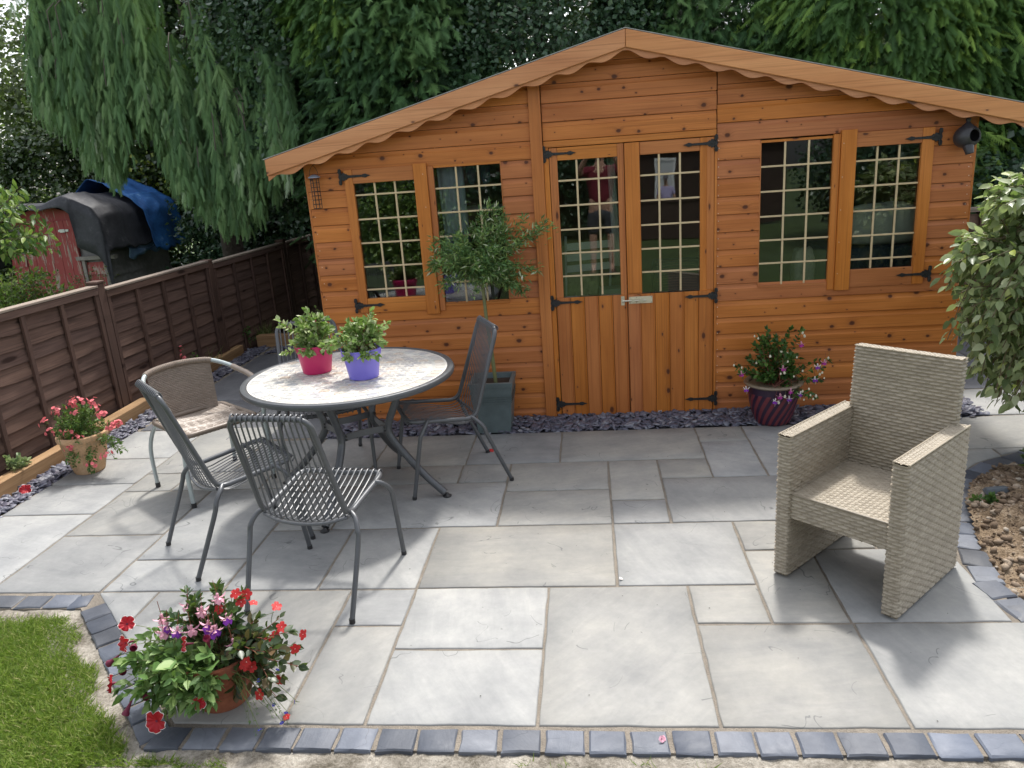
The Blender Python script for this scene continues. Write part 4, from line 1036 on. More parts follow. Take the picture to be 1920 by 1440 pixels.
# table
TC = (-1.395, 4.165)
def table():
    t = thing('patio_table', 'round patio table with a pale mosaic stone top and grey splayed metal legs', 'table', (TC[0], TC[1], 0))
    m = MB(); m.lathe([(.560, .722), (.566, .728), (.585, .733), (.600, .728), (.606, .715), (.602, .700), (.588, .692), (.56, .695), (.555, .70)], 96, close=False); m.build('rim', M_grey, t)
    m = MB(); m.lathe([(0, .700), (.566, .700), (.566, .7265), (0, .7265)], 96); m.build('tabletop', simple('pale_grout', (0.62, 0.60, 0.55), .55, var=.1, scale=80), t, angle=30)
    mt, nt, b = newmat('mosaic_stone'); tc, rnd = objvec(nt)
    c = ramp(nt, rnd, [(0.0, (0.44, 0.44, 0.43)), (0.22, (0.56, 0.54, 0.50)), (0.45, (0.38, 0.39, 0.41)), (0.6, (0.62, 0.59, 0.54)), (0.80, (0.50, 0.40, 0.31)), (0.88, (0.58, 0.51, 0.43)), (1.0, (0.50, 0.50, 0.50))])
    c.node.color_ramp.interpolation = 'CONSTANT'
    n = noi(nt, vadd(nt, tc, comb(nt, rnd, rnd, rnd)), 40, 4, .6); c2 = mix(nt, mth(nt, 'MULTIPLY', n, .5), c, (0.62, 0.60, 0.56))
    setp(b, Base_Color=c2, Roughness=0.30); b.inputs['Specular IOR Level'].default_value = .5
    setp(b, Normal=bump(nt, n, .15, .002))
    # outer ring tiles, narrow border ring and fish-scale field
    def tile_mesh(poly, z0=.7262, z1=.7292):
        mb = MB(); n = len(poly); cx = sum(p[0] for p in poly)/n; cy = sum(p[1] for p in poly)/n
        V = [(x, y, z0) for x, y in poly]+[(x, y, z1-.0007) for x, y in poly]+[(cx+(x-cx)*.93, cy+(y-cy)*.93, z1) for x, y in poly]
        mb.add(V, [tuple(range(2*n, 3*n))]+[(r*n+i, r*n+(i+1) % n, (r+1)*n+(i+1) % n, (r+1)*n+i) for r in (0, 1) for i in range(n)])
        return mb.mesh('tile', mt, angle=25)
    N = 54; h = PI/N-.0035
    for k, (ra, rb, N, kk) in enumerate(((.500, .553, 54, .004),)):
        hh = PI/N
        rm = tile_mesh([(math.cos(-hh)*ra, math.sin(-hh)*ra+.003), (math.cos(-hh)*rb, math.sin(-hh)*rb+.003), (math.cos(hh)*rb, math.sin(hh)*rb-.003), (math.cos(hh)*ra, math.sin(hh)*ra-.003)])
        for i in range(N):
            o = link('tile', rm, t); o.rotation_euler = (0, 0, 2*PI*i/N)
    # fish-scale: rounded one side
    a, hgt = .066, .050
    def scale_poly(seed):
        rn = random.Random(seed); P = []
        for i in range(7):
            q = PI*i/6; P.append((-math.cos(q)*(a/2-.0025), math.sin(q)*hgt*.45+.006))
        P += [(a/2-.0025-.006, -hgt*.40), (0, -hgt*.40+.012), (-(a/2-.0025-.006), -hgt*.40)]
        return [(x+rn.uniform(-.0012, .0012), y+rn.uniform(-.0012, .0012)) for x, y in P]
    TM = [tile_mesh(scale_poly(s)) for s in range(6)]
    r_in = .470; cnt = 0; ny = int(r_in/hgt)+1
    for j in range(-ny, ny+1):
        for i in range(-9, 10):
            x = (i+(.5 if j % 2 else 0))*a; y = j*hgt
            if math.hypot(x, y) < r_in-.012:
                o = link('tile', random.choice(TM), t); o.location = (x, y, random.uniform(-.0004, .0004)); cnt += 1
    m = MB(); m.lathe([(.476, .7264), (.476, .7288), (.494, .7288), (.494, .7264)], 90, close=False); m.build('border_ring', simple('border_stone', (0.55, 0.55, 0.52), .4, scale=50), t, angle=30)
    angs = [-14, -97, 79, 167]
    prof = [(.345, .700), (.305, .62), (.262, .53), (.222, .445), (.212, .40), (.225, .35), (.30, .25), (.42, .12), (.535, .022)]
    for a_ in angs:
        A = math.radians(a_); d = Vector((math.cos(A), math.sin(A), 0))
        m = MB(); m.tube(smooth_path([d*r+Vector((0, 0, z)) for r, z in prof], 4), .0215, 14); l = m.build('leg', M_grey, t)
        m = MB(); q = d*.545; m.lathe([(0, 0), (.024, 0), (.026, .006), (.014, .012), (.008, .022), (0, .024)], 18, (q.x, q.y, 0)); m.build('foot', M_foot, l)
    for i in range(4):
        order = [-97, -14, 79, 167]; a0, a1 = order[i], order[(i+1) % 4]
        A0, A1 = math.radians(a0), math.radians(a1 if a1 > a0 else a1+360); rr = .232
        p0 = Vector((math.cos(A0), math.sin(A0), 0))*rr; p1 = Vector((math.cos(A1), math.sin(A1), 0))*rr
        mid = (p0+p1)/2; inn = -mid.normalized()*.035; V = []; F = []; n = 12; nr = mid.normalized()*.004
        for k in range(n+1):
            u = k/n; p = p0.lerp(p1, u)+inn*math.sin(PI*u)*.8; 
            V += [tuple(p+nr+Vector((0, 0, .385))), tuple(p-nr+Vector((0, 0, .385))), tuple(p-nr+Vector((0, 0, .425))), tuple(p+nr+Vector((0, 0, .425)))]
        for k in range(n):
            for q in range(4): F.append((k*4+q, k*4+(q+1) % 4, (k+1)*4+(q+1) % 4, (k+1)*4+q))
        mb = MB(); mb.add(V, F); b_ = mb.build('brace', M_grey, t, bevel=.001)
        m = MB()
        for u in (.13, .87):
            p = p0.lerp(p1, u)+inn*math.sin(PI*u)*.8+mid.normalized()*.006
            for z in (.394, .414): m.tube([p+Vector((0, 0, z)), p+Vector((0, 0, z))+mid.normalized()*.006], .0062, 9)
        m.build('bolts', M_foot, b_, kind='stuff')
table()

# ---- woven surfaces: real over-and-under strands
def weave(fn, Lu, Lv, pu=.052, pv=.0148, amp=.0072, ru=14, rv=5, closed=False):
    """fn(u, v) -> (point, normal) arrays; rows run along u. Returns V, F(tri), rnd"""
    nu = max(4, int(round(Lu/pu*ru))); nv = max(2, int(round(Lv/pv*rv)))
    if closed and (round(Lu/pu) % 2): Lq = (round(Lu/pu)+1)
    else: Lq = Lu/pu
    u = np.linspace(0, 1, nu+1); v = np.linspace(0, 1, nv+1)
    U, Vv = np.meshgrid(u, v)
    row = Vv*Lv/pv; ri = np.clip(np.floor(row-1e-6), 0, None); t = np.clip(row-ri, 0, 1)
    Lq = float(max(2, round(Lu/pu)))
    # strand cross-section and the weaving wave
    sec = np.sqrt(np.clip(1-(2*t-1)**2, 0, 1)); wave = np.cos(PI*(U*Lq+ri))
    warp = np.clip(1-np.abs(((U*Lq+.5) % 1)-.5)*5.2, 0, 1)            # upright stakes showing where the strand dives
    ph = (U*Lq+.5*(ri % 2)) % 1; e = np.abs(ph-.5)*2                      # 1 where the strand dives under a stake
    over = np.clip((.86-e)/.22, 0, 1); over = over*over*(3-2*over)
    tt = np.clip((t-.5)*1.28+.5, 0, 1); sec = np.sqrt(np.clip(1-(2*tt-1)**2, 0, 1))
    h = amp*(sec**.9*(.15+.95*over)-.8*(1-sec))
    stake = np.clip((e-.86)/.10, 0, 1)
    h = np.maximum(h, amp*.62*stake-amp*.25*(1-stake))
    P, N = fn(U.ravel()*Lu, Vv.ravel()*Lv)
    P = P+N*(h.ravel()-amp*.5)[:, None]
    idx = np.arange((nu+1)*(nv+1)).reshape(nv+1, nu+1)
    a, b, c, d = idx[:-1, :-1].ravel(), idx[:-1, 1:].ravel(), idx[1:, 1:].ravel(), idx[1:, :-1].ravel()
    F = np.vstack([np.column_stack([a, b, c]), np.column_stack([a, c, d])])
    rr = .32+.36*RS.rand(int(ri.max())+2, 60); seg = np.clip((U*Lq+.5*(ri % 2)).astype(int), 0, 59)
    R = rr[ri.astype(int), seg]
    return P, F, R.ravel()
def weavemat(name, lo, mid, hi, rough=.5):
    m, nt, b = newmat(name); a = nd(nt, 'ShaderNodeAttribute', attribute_name='rnd').outputs['Fac']; tc, _ = objvec(nt)
    n = noi(nt, nd(nt, 'ShaderNodeMapping', {'Vector': tc, 'Scale': (1, 1, 5)}).outputs[0], 90, 3, .6)
    c = ramp(nt, mth(nt, 'ADD', mth(nt, 'MULTIPLY', a, .6), mth(nt, 'MULTIPLY', n, .4)), [(.15, lo), (.5, mid), (.85, hi)])
    setp(b, Base_Color=c, Roughness=rough, Normal=bump(nt, n, .2, .001)); return m
M_rattan = weavemat('natural_rattan', (0.20, 0.168, 0.122), (0.32, 0.275, 0.207), (0.46, 0.405, 0.32))
M_taupe = weavemat('taupe_rattan', (0.17, 0.13, 0.10), (0.25, 0.20, 0.16), (0.36, 0.29, 0.24), .4)
def plan_fn(x0, x1, y0, y1, r, T):
    """closed plan path (rounded rectangle) swept upwards; T maps local points"""
    pts = []
    for cx, cy, a0 in ((x1-r, y1-r, 0), (x0+r, y1-r, PI/2), (x0+r, y0+r, PI), (x1-r, y0+r, 1.5*PI)):
        for k in range(5): a = a0+PI/2*k/4; pts.append((cx+r*math.cos(a), cy+r*math.sin(a)))
    pts.append(pts[0]); pts = np.array(pts); seg_ = np.linalg.norm(np.diff(pts, axis=0), axis=1); S = np.concatenate([[0], np.cumsum(seg_)])
    def fn(u, v):
        x = np.interp(u, S, pts[:, 0]); y = np.interp(u, S, pts[:, 1])
        e = .004; xa = np.interp(np.clip(u-e, 0, S[-1]), S, pts[:, 0]); ya = np.interp(np.clip(u-e, 0, S[-1]), S, pts[:, 1]); xb = np.interp(np.clip(u+e, 0, S[-1]), S, pts[:, 0]); yb = np.interp(np.clip(u+e, 0, S[-1]), S, pts[:, 1])
        n = unit(np.column_stack([yb-ya, xa-xb, 0*x]))
        return T(np.column_stack([x, y, v])), n
    return fn, S[-1]
def flat_fn(o, du, dv):
    o, du, dv = map(lambda q: np.array(q, float), (o, du, dv)); n = np.cross(du, dv)
    def fn(u, v): return o+u[:, None]*du+v[:, None]*dv, np.tile(n, (len(u), 1))
    return fn
def armchair():
    t = thing('wicker_armchair', 'large square natural wicker armchair standing alone at the right of the patio', 'armchair', (1.155, 3.153, 0))
    face(t, (1.155, 3.153), (-.700, -.714))
    ident = lambda P: P
    W2, D2, H = .270, .287, .660
    for s in (-1, 1):
        x0, x1 = (W2-.064, W2) if s > 0 else (-W2, -W2+.064)
        sh = lambda P, s=s: P*np.array([1, 1, 1])+np.column_stack([0*P[:, 0], 0*P[:, 1], 0*P[:, 2]+.012])
        fn, L = plan_fn(x0, x1, -D2, D2, .014, sh); parts = [weave(fn, L, H-.014, closed=True)]
        parts.append(weave(flat_fn((x0+.004, -D2+.004, H), (1, 0, 0), (0, 1, 0)), .056, D2*2-.008, pu=.028, pv=.0140, amp=.005))
        parts.append(weave(flat_fn((x0, D2, .012), (1, 0, 0), (0, -1, 0)), .064, D2*2, pu=.03, pv=.02, amp=.001, ru=2, rv=2))
        V, F, R = join(parts); o = bulk('side_panel', V, F, M_rattan, parent=t, rnd=R, smooth=True)
        for y in (-.25, .25):
            m = MB(); m.tube([((x0+x1)/2, y, 0), ((x0+x1)/2, y, .016)], .016, 12); m.build('foot_pad', M_foot, o)
    # seat with its front and rear rails
    xa, xb = -W2+.062, W2-.062
    V, F, R = join([weave(flat_fn((xa, -.235, .402), (1, 0, 0), (0, 1, 0)), xb-xa, .505, pu=.045, pv=.0140, amp=.0055),
                    weave(flat_fn((xa, .270, .285), (1, 0, 0), (0, 0, 1)), xb-xa, .110) if False else weave(flat_fn((xb, .272, .285), (-1, 0, 0), (0, 0, 1)), xb-xa, .112),
                    weave(flat_fn((xa, -.270, .285), (1, 0, 0), (0, 0, 1)), xb-xa, .112),
                    weave(flat_fn((xa, .272, .285), (1, 0, 0), (0, -1, 0)), xb-xa, .54, pu=.045, pv=.0254, ru=3, rv=2)])
    st = bulk('seat', V, F, M_rattan, parent=t, rnd=R, smooth=True)
    m = MB(); m.tube([(xa, .269, .399), (xb, .269, .399)], .0055, 8); m.build('piping', M_rattan, st)
    # leaning backrest
    lean = lambda P: P+np.column_stack([0*P[:, 0], -(P[:, 2])*.085, 0*P[:, 0]+.385])
    fn, L = plan_fn(-.228, .228, -.262, -.212, .014, lean)
    parts = [weave(fn, L, .555, closed=True)]
    zt = .385+.555; yt = -.555*.085
    parts.append(weave(flat_fn((-.222, -.258+yt, zt), (1, 0, 0), (0, 1, 0)), .444, .042, pu=.019, pv=.0105, amp=.004))
    V, F, R = join(parts); bulk('backrest', V, F, M_rattan, parent=t, rnd=R, smooth=True)
    # edge piping on the arms
    for s in (-1, 1):
        for x in (W2-.061, W2-.003):
            m = MB(); m.tube([(s*x, -D2+.004, H+.0005), (s*x, D2-.004, H+.0005)], .0045, 8); m.build('piping', M_rattan, [c for c in t.children if c.name.startswith('side_panel')][0 if s < 0 else 1])
armchair()

def bistro():
    t = thing('bistro_chair', 'taupe woven bistro armchair with a pale silver tube frame left of the table', 'armchair', (-2.41, 4.33, 0))
    face(t, (-2.41, 4.33), (.78, -.62))
    M_sil = simple('silver_tube', (0.40, 0.45, 0.45), 0.35, metal=.35, var=.06)
    arm = smooth_path([(.262, .26, 0), (.266, .262, .22), (.262, .268, .34), (.258, .262, .40), (.272, .262, .50), (.285, .22, .605), (.290, .12, .655), (.282, -.02, .68), (.258, -.15, .705), (.20, -.235, .728), (.10, -.275, .738), (0, -.285, .742)], 5)
    full = arm+[Vector((-p.x, p.y, p.z)) for p in arm[::-1][1:]]
    m = MB(); m.tube(full, .0135, 12); m.build('frame', M_sil, t)
    for s in (-1, 1):
        m = MB(); m.tube(smooth_path([(s*.262, -.255, .0), (s*.262, -.25, .25), (s*.235, -.19, .40), (s*.22, -.10, .415), (s*.226, .18, .420)], 5), .0125, 12); l = m.build('leg', M_sil, t)
        for yy in (-.255, .26): m = MB(); m.tube([(s*.262, yy, 0), (s*.262, yy, .03)], .0152, 12); m.build('foot_cap', M_foot, l)
        # taupe binding wound on the arm rests
        seg_ = [Vector((s*p.x, p.y, p.z)) for p in arm if .62 < p.z < .70 and p.y > -.1]
        m = MB(); r = [.017+.0012*(i % 2) for i in range(len(seg_))]; m.tube(seg_, r, 12); m.build('arm_binding', M_taupe, t)
    seg_ = [p for p in full if p.y < -.21]
    pts = []
    for a, b in zip(seg_[:-1], seg_[1:]):
        for k in range(4): pts.append(a.lerp(b, k/4))
    m = MB(); m.tube(pts, [.0185+.0012*((i % 2)*2-1) for i in range(len(pts))], 12); m.build('back_binding', M_taupe, t)
    # curved woven back
    def back(u, v):
        w_ = .40; x = (u/w_-.5); z = .425+v*.93
        sc2 = 1-.10*(1-v/.33); X = x*w_*sc2*1.02
        y = -.285+.05*(2*x)**2-(v/.33-1)*.055-.012*math.pi*0
        return np.column_stack([X, y, z-.02*(2*x)**2*(v/.33)]), np.column_stack([-x*.5, np.ones(len(u)), 0*u])
    V, F, R = weave(back, .40, .33, pu=.026, pv=.0115, amp=.004, ru=10, rv=5)
    bulk('backrest', V, F, M_taupe, parent=t, rnd=R, smooth=True)
    def seat(u, v):
        x = v/.44-.5; y = u/.46-.5
        z = .432-.018*(1-(2*x)**2)-.012*np.cos(2*PI*y)*0+.012*np.abs(2*y)**3*(y > 0)*-1
        return np.column_stack([x*.44, -.225+u, z]), np.tile([0, 0, 1.], (len(u), 1))
    def seat2(u, v):     # strands run from side to side
        x = u/.45-.5; y = v/.47-.5
        z = .436-.020*(1-(2*x)**2)+.006*np.sin(v*40)*(y > -.2)
        return np.column_stack([x*.45, -.225+v, z]), np.tile([0, 0, 1.], (len(u), 1))
    V, F, R = weave(seat2, .45, .47, pu=.11, pv=.0115, amp=.0045, ru=10, rv=5)
    so2 = bulk('seat', V, F, M_taupe, parent=t, rnd=R, smooth=True)
    m = MB(); rp = round_path([(0, -.23, .428), (.225, -.23, .428), (.228, .245, .428), (-.228, .245, .428), (-.225, -.23, .428), (-.01, -.23, .428)], .05, 6)
    pts = []
    for a, b in zip(rp[:-1], rp[1:]):
        k_ = max(1, int((b-a).length/.012))
        for k in range(k_): pts.append(a.lerp(b, k/k_))
    m.tube(pts, [.0165+.001*((i % 2)*2-1) for i in range(len(pts))], 10, closed=True); m.build('seat_rim', M_taupe, t)
bistro()
# ------------------------------------------------------------ potted plants
M_earth = simple('potting_soil', (0.045, 0.028, 0.018), .95, var=.4, scale=120, bumps=.5)
M_stem = simple('green_stem', (0.13, 0.17, 0.05), .6); M_rstem = simple('red_stem', (0.20, 0.06, 0.035), .6)
L6 = leaf_t(.62, .07, .15, 2); LN = leaf_t(.30, .04, .12, 2); LW = leaf_t(.85, .05, .18, 2); L1 = leaf_t(.55, .08, .1, 1)
def leaves(name, pos, d, size, mat, parent, tpl=L6, world=False, up=.6, kind=None, rnd=None):
    n = len(pos); nn = unit(RS.normal(0, .55, (n, 3))+np.array([0, 0, up]))
    V, F, R = scatter(tpl[0], tpl[1], pos, frames(unit(d), nn), size, jr=rnd)
    if world: V = V-np.array(chain(parent))
    return bulk(name, V, F, mat, parent=parent, rnd=R, kind=kind, smooth=False)
def stems_and_leaves(base, tips, nper, lsize, spread, sag=0.0, opp=True, start=.25):
    """curved stems from base to tips with leaves along them: returns stem polylines, leaf pos, leaf dir"""
    P, D, S = [], [], []
    for tp in tips:
        b = Vector(base)+Vector((random.gauss(0, spread), random.gauss(0, spread), 0)); tp = Vector(tp); mid = (b+tp)/2+Vector((random.gauss(0, .02), random.gauss(0, .02), abs((tp-b).length)*.12+sag))
        pl = [b*(1-t)**2+mid*2*t*(1-t)+tp*t*t for t in [i/8 for i in range(9)]]; S.append(pl)
        for k in range(nper):
            t = start+(1-start)*(k+random.random()*.5)/nper; q = b*(1-t)**2+mid*2*t*(1-t)+tp*t*t; tan = ((mid-b)*(1-t)+(tp-mid)*t).normalized()
            a = k*2.4+random.uniform(-.4, .4); sd_ = tan.orthogonal().normalized(); sd_.rotate(Matrix.Rotation(a, 3, tan))
            for sgn in ((1, -1) if opp else (1,)):
                P.append(tuple(q)); D.append(tuple(sd_*sgn*.85+tan*.55))
        for k in range(4): P.append(tuple(tp)); D.append(tuple(((tp-mid).normalized()+Vector((random.gauss(0, .5), random.gauss(0, .5), random.gauss(0, .3))))))
    return S, np.array(P), np.array(D)
def stem_mesh(name, S, r, mat, parent):
    m = MB()
    for pl in S: m.tube(pl, [r*(1-.6*i/len(pl)) for i in range(len(pl))], 5)
    return m.build(name, mat, parent, kind='stuff')
def dome(n, R, H, z0, jitter=.12, xs=1.0, ys=1.0):
    out = []
    for i in range(n):
        z = random.random()**.8; a = i*2.39996; r = math.sqrt(max(0, 1-z*z*.9))*R*random.uniform(.55, 1.0)
        out.append((r*math.cos(a)*xs, r*math.sin(a)*ys, z0+z*H*random.uniform(.85, 1.05)))
    return out
# -- flower builders: each returns (V, F, mi) at origin, facing +Z
def petal_ring(mb, n, L_, w_, cup, mi, a0=0.0, zc=0.0, notch=.0, mi_edge=None):
    for k in range(n):
        a = a0+2*PI*k/n; ca, sa = math.cos(a), math.sin(a)
        def T(u, v, z): return (u*ca-v*sa, u*sa+v*ca, zc+z)
        rj = random.uniform(.9, 1.08)
        V = [T(.04*L_, 0, 0), T(.45*L_*rj, -w_*.45, cup*.4), T(.45*L_*rj, w_*.45, cup*.4), T(.85*L_*rj, -w_*.5, cup), T(.85*L_*rj, w_*.5, cup), T((1-notch)*L_*rj, 0, cup*.9), T(.62*L_*rj, 0, cup*.35)]
        F = [(0, 2, 6), (0, 6, 1), (1, 6, 3), (2, 4, 6), (3, 6, 5), (4, 5, 6)]
        mb.add(V, F, mi)
        if mi_edge is not None:
            E_ = [T(.85*L_*rj, -w_*.5, cup+.0006), T(.85*L_*rj, w_*.5, cup+.0006), T((1-notch)*L_*rj, 0, cup*.9+.0006), T(.97*L_*rj, -w_*.40, cup*.8), T(.97*L_*rj, w_*.40, cup*.8), T((1.1-notch)*L_*rj, 0, cup*.7)]
            mb.add(E_, [(0, 2, 5, 3), (1, 4, 5, 2)], mi_edge)
def flatm(name, col, rough=.55, tr=.25, var=.18):
    m, nt, b = newmat(name); a = nd(nt, 'ShaderNodeAttribute', attribute_name='rnd').outputs['Fac']
    c = mix(nt, a, tuple(x*(1-var) for x in col), tuple(min(1, x*(1+var)) for x in col))
    setp(b, Base_Color=c, Roughness=rough)
    t = nd(nt, 'ShaderNodeBsdfTranslucent', {'Color': c}); mx = nd(nt, 'ShaderNodeMixShader', {0: tr, 1: b.outputs[0], 2: t.outputs[0]})
    nt.links.new(mx.outputs[0], nt.nodes['Material Output'].inputs[0]); return m
F_red = flatm('red_petal', (0.46, 0.008, 0.02)); F_scar = flatm('scarlet_petal', (0.56, 0.02, 0.02)); F_white = flatm('white_petal', (0.80, 0.76, 0.74)); F_pink = flatm('coral_pink_petal', (0.80, 0.19, 0.21))
F_lpink = flatm('pale_pink_petal', (0.80, 0.42, 0.52)); F_purple = flatm('violet_petal', (0.24, 0.03, 0.42)); F_mag = flatm('magenta_petal', (0.50, 0.03, 0.36)); F_blue = flatm('lobelia_blue', (0.08, 0.09, 0.62))
F_wine = flatm('faded_wine_petal', (0.20, 0.02, 0.06)); F_yel = flatm('yellow_eye', (0.6, 0.5, 0.1)); F_bud = flatm('cream_bud', (0.72, 0.70, 0.55)); F_dpink = flatm('deep_pink_petal', (0.66, 0.05, 0.14))
def place_flower(me, pos, d, parent, name='flower', s=1.0):
    o = link(name, me, parent); o.location = pos; o.rotation_euler = Vector(d).to_track_quat('Z', 'Y').to_euler(); o.scale = (s, s, s)
    o.rotation_euler.rotate_axis('Z', random.uniform(0, 6)); return o
def disc_flower(mb, R, notch, ruf, mis, lobes=5, deep=.006):
    """one ruffled corolla: rings of a lobed disc dished to the throat"""
    n = 40; ph = random.uniform(0, 6); rad = [.10, .35, .68, .93, 1.0]; V = []; F = []; sc_ = [random.uniform(.88, 1.08) for _ in range(lobes)]
    for ri, q in enumerate(rad):
        for k in range(n):
            a = 2*PI*k/n; l = ((a/(2*PI))*lobes) % 1; e = abs(2*l-1)
            lob = 1-notch*(e**3)*(q**2); lob *= 1+(sc_[int(a/(2*PI)*lobes) % lobes]-1)*q*(1-e**2)
            r = R*q*lob; z = -deep*(1-q)**1.5+ruf*q**2*(math.sin(a*lobes*2+ph)*.45+math.sin(a*3+ph*2)*.4)-ruf*.5*q**3*(1-e)
            V.append((r*math.cos(a), r*math.sin(a), z))
    mb.add(V, [tuple(range(n))], mis[0], rnd=.3)
    for r in range(4):
        base = len(mb.v)-len(V)
        mb.f += [(base+r*n+k, base+r*n+(k+1) % n, base+(r+1)*n+(k+1) % n, base+(r+1)*n+k) for k in range(n)]; mb.mi += [mis[r]]*n
def petunia_mesh(wilt=False):
    mb = MB(); mats = [F_wine if wilt else F_red, F_white, F_wine, M_stem]
    if wilt:
        mb.lathe([(.003, -.04), (.005, -.02), (.009, 0), (.014, .010), (.011, .018)], 9, mi=0, close=False)
    else:
        disc_flower(mb, .031, .26, .009, (0, 0, 0, 1), deep=.012)
        mb.lathe([(.003, -.035), (.004, -.020), (.006, -.010)], 9, mi=2, close=False); mb.lathe([(0, -.0075), (.0035, -.008)], 6, mi=2)
    mb.tube([(0, 0, -.035), (.002, 0, -.05)], .003, 5, mi=3)
    return mb.mesh('flower', mats, angle=50)
def impatiens_mesh():
    mb = MB(); disc_flower(mb, .019, .34, .002, (0, 0, 0, 0), deep=.002); mb.lathe([(0, .001), (.0016, .000)], 5, mi=1); return mb.mesh('flower', [F_scar, F_white])
def fuchsia_mesh(sepal, cor):
    """hanging bell: +Z is the stalk side"""
    mb = MB(); mb.tube([(0, 0, .034), (0, 0, .0), ], .0008, 4, mi=2); mb.lathe([(.001, .0), (.0036, -.003), (.003, -.014)], 7, mi=0)
    for k in range(4):
        a = PI/2*k; ca, sa = math.cos(a), math.sin(a); T = lambda u, v, z: (u*ca-v*sa, u*sa+v*ca, z)
        mb.add([T(.002, 0, -.013), T(.010, -.0045, -.016), T(.010, .0045, -.016), T(.018, -.003, -.013), T(.018, .003, -.013), T(.023, 0, -.008)], [(0, 2, 1), (1, 2, 4, 3), (3, 4, 5)], 0)
    for k in range(5):
        a = 2*PI*k/5; ca, sa = math.cos(a), math.sin(a); T = lambda u, v, z: (u*ca-v*sa, u*sa+v*ca, z)
        mb.add([T(.002, -.002, -.013), T(.002, .002, -.013), T(.010, .008, -.022), T(.010, -.008, -.022), T(.011, 0, -.030)], [(0, 1, 2, 3), (3, 2, 4)], 1)
    mb.tube([(0, 0, -.02), (.001, 0, -.042)], .0005, 3, mi=0); mb.tube([(.002, 0, -.02), (.004, .001, -.038)], .0005, 3, mi=0)
    return mb.mesh('flower', [sepal, cor, M_rstem])
def bud_mesh():
    mb = MB(); mb.tube([(0, 0, .03), (0, 0, 0)], .0007, 4, mi=1); mb.lathe([(0, -.019), (.0055, -.016), (.0072, -.010), (.005, -.004), (.002, 0), (0, .001)], 9, mi=0); return mb.mesh('bud', [F_bud, M_stem])
def cluster_mesh(n, r, fl, ce, spread, seed):
    random.seed(seed); mb = MB()
    for i in range(n):
        c = Vector((random.gauss(0, spread), random.gauss(0, spread), random.gauss(0, spread*.5))); q = (c+Vector((0, 0, spread*1.2))).normalized().to_track_quat('Z', 'Y').to_matrix()
        m2 = MB(); petal_ring(m2, 5, r*random.uniform(.85, 1.1), r*1.1, .001, 0, a0=random.random()*3); m2.lathe([(0, .002), (r*.22, .001)], 5, mi=1)
        V = [tuple(q @ Vector(v)+c) for v in m2.v]; base = len(mb.v); mb.v += V; mb.f += [tuple(i_+base for i_ in f) for f in m2.f]; mb.mi += m2.mi; mb.rn += m2.rn
        mb.tube([c, c*.3+Vector((0, 0, -.03))], .0008, 4, mi=2)
    return mb.mesh('flower_head', [fl, ce, M_stem])
def pot(name_prof, mat, parent, seg=40, soil_r=None, soil_z=None, name='pot'):
    m = MB(); m.lathe(name_prof, seg); p = m.build(name, mat, parent, angle=35)
    if soil_r: 
        m = MB(); m.lathe([(0, soil_z-.02), (soil_r, soil_z-.02), (soil_r, soil_z), (0, soil_z+.008)], 24); m.build('soil', M_earth, parent)
    return p
def terracotta(name, a, b, mossy):
    m, nt, bs = newmat(name); tc, _ = objvec(nt); n = noi(nt, tc, 7, 5, .65); n2 = noi(nt, tc, 70, 4)
    c = ramp(nt, mth(nt, 'ADD', mth(nt, 'MULTIPLY', n, .75), mth(nt, 'MULTIPLY', n2, .25)), [(.36, mossy), (.47, a), (.64, b)]); setp(bs, Base_Color=c, Roughness=.85, Normal=bump(nt, n2, .3, .002)); return m
LM_mid = leafmat('mid_green_leaf', [(0, (0.035, 0.085, 0.018)), (.6, (0.075, 0.16, 0.035)), (1, (0.16, 0.26, 0.06))])
LM_dark = leafmat('dark_green_leaf', [(0, (0.018, 0.042, 0.014)), (.6, (0.04, 0.085, 0.03)), (1, (0.09, 0.14, 0.045))], rough=.4)
LM_fuch = leafmat('fuchsia_leaf', [(0, (0.02, 0.06, 0.015)), (.6, (0.045, 0.115, 0.025)), (1, (0.12, 0.23, 0.045))], rough=.45)
LM_var = leafmat('pale_edged_leaf', [(0, (0.10, 0.19, 0.04)), (.45, (0.22, 0.33, 0.10)), (.8, (0.36, 0.45, 0.20)), (1, (0.62, 0.64, 0.42))], rough=.4, trans=.3)
LM_sage = leafmat('petunia_leaf', [(0, (0.06, 0.13, 0.03)), (.5, (0.13, 0.24, 0.07)), (1, (0.26, 0.37, 0.13))], rough=.5)
LM_bron = leafmat('bronze_leaf', [(0, (0.022, 0.035, 0.018)), (.6, (0.04, 0.07, 0.03)), (1, (0.12, 0.07, 0.035))], rough=.35)

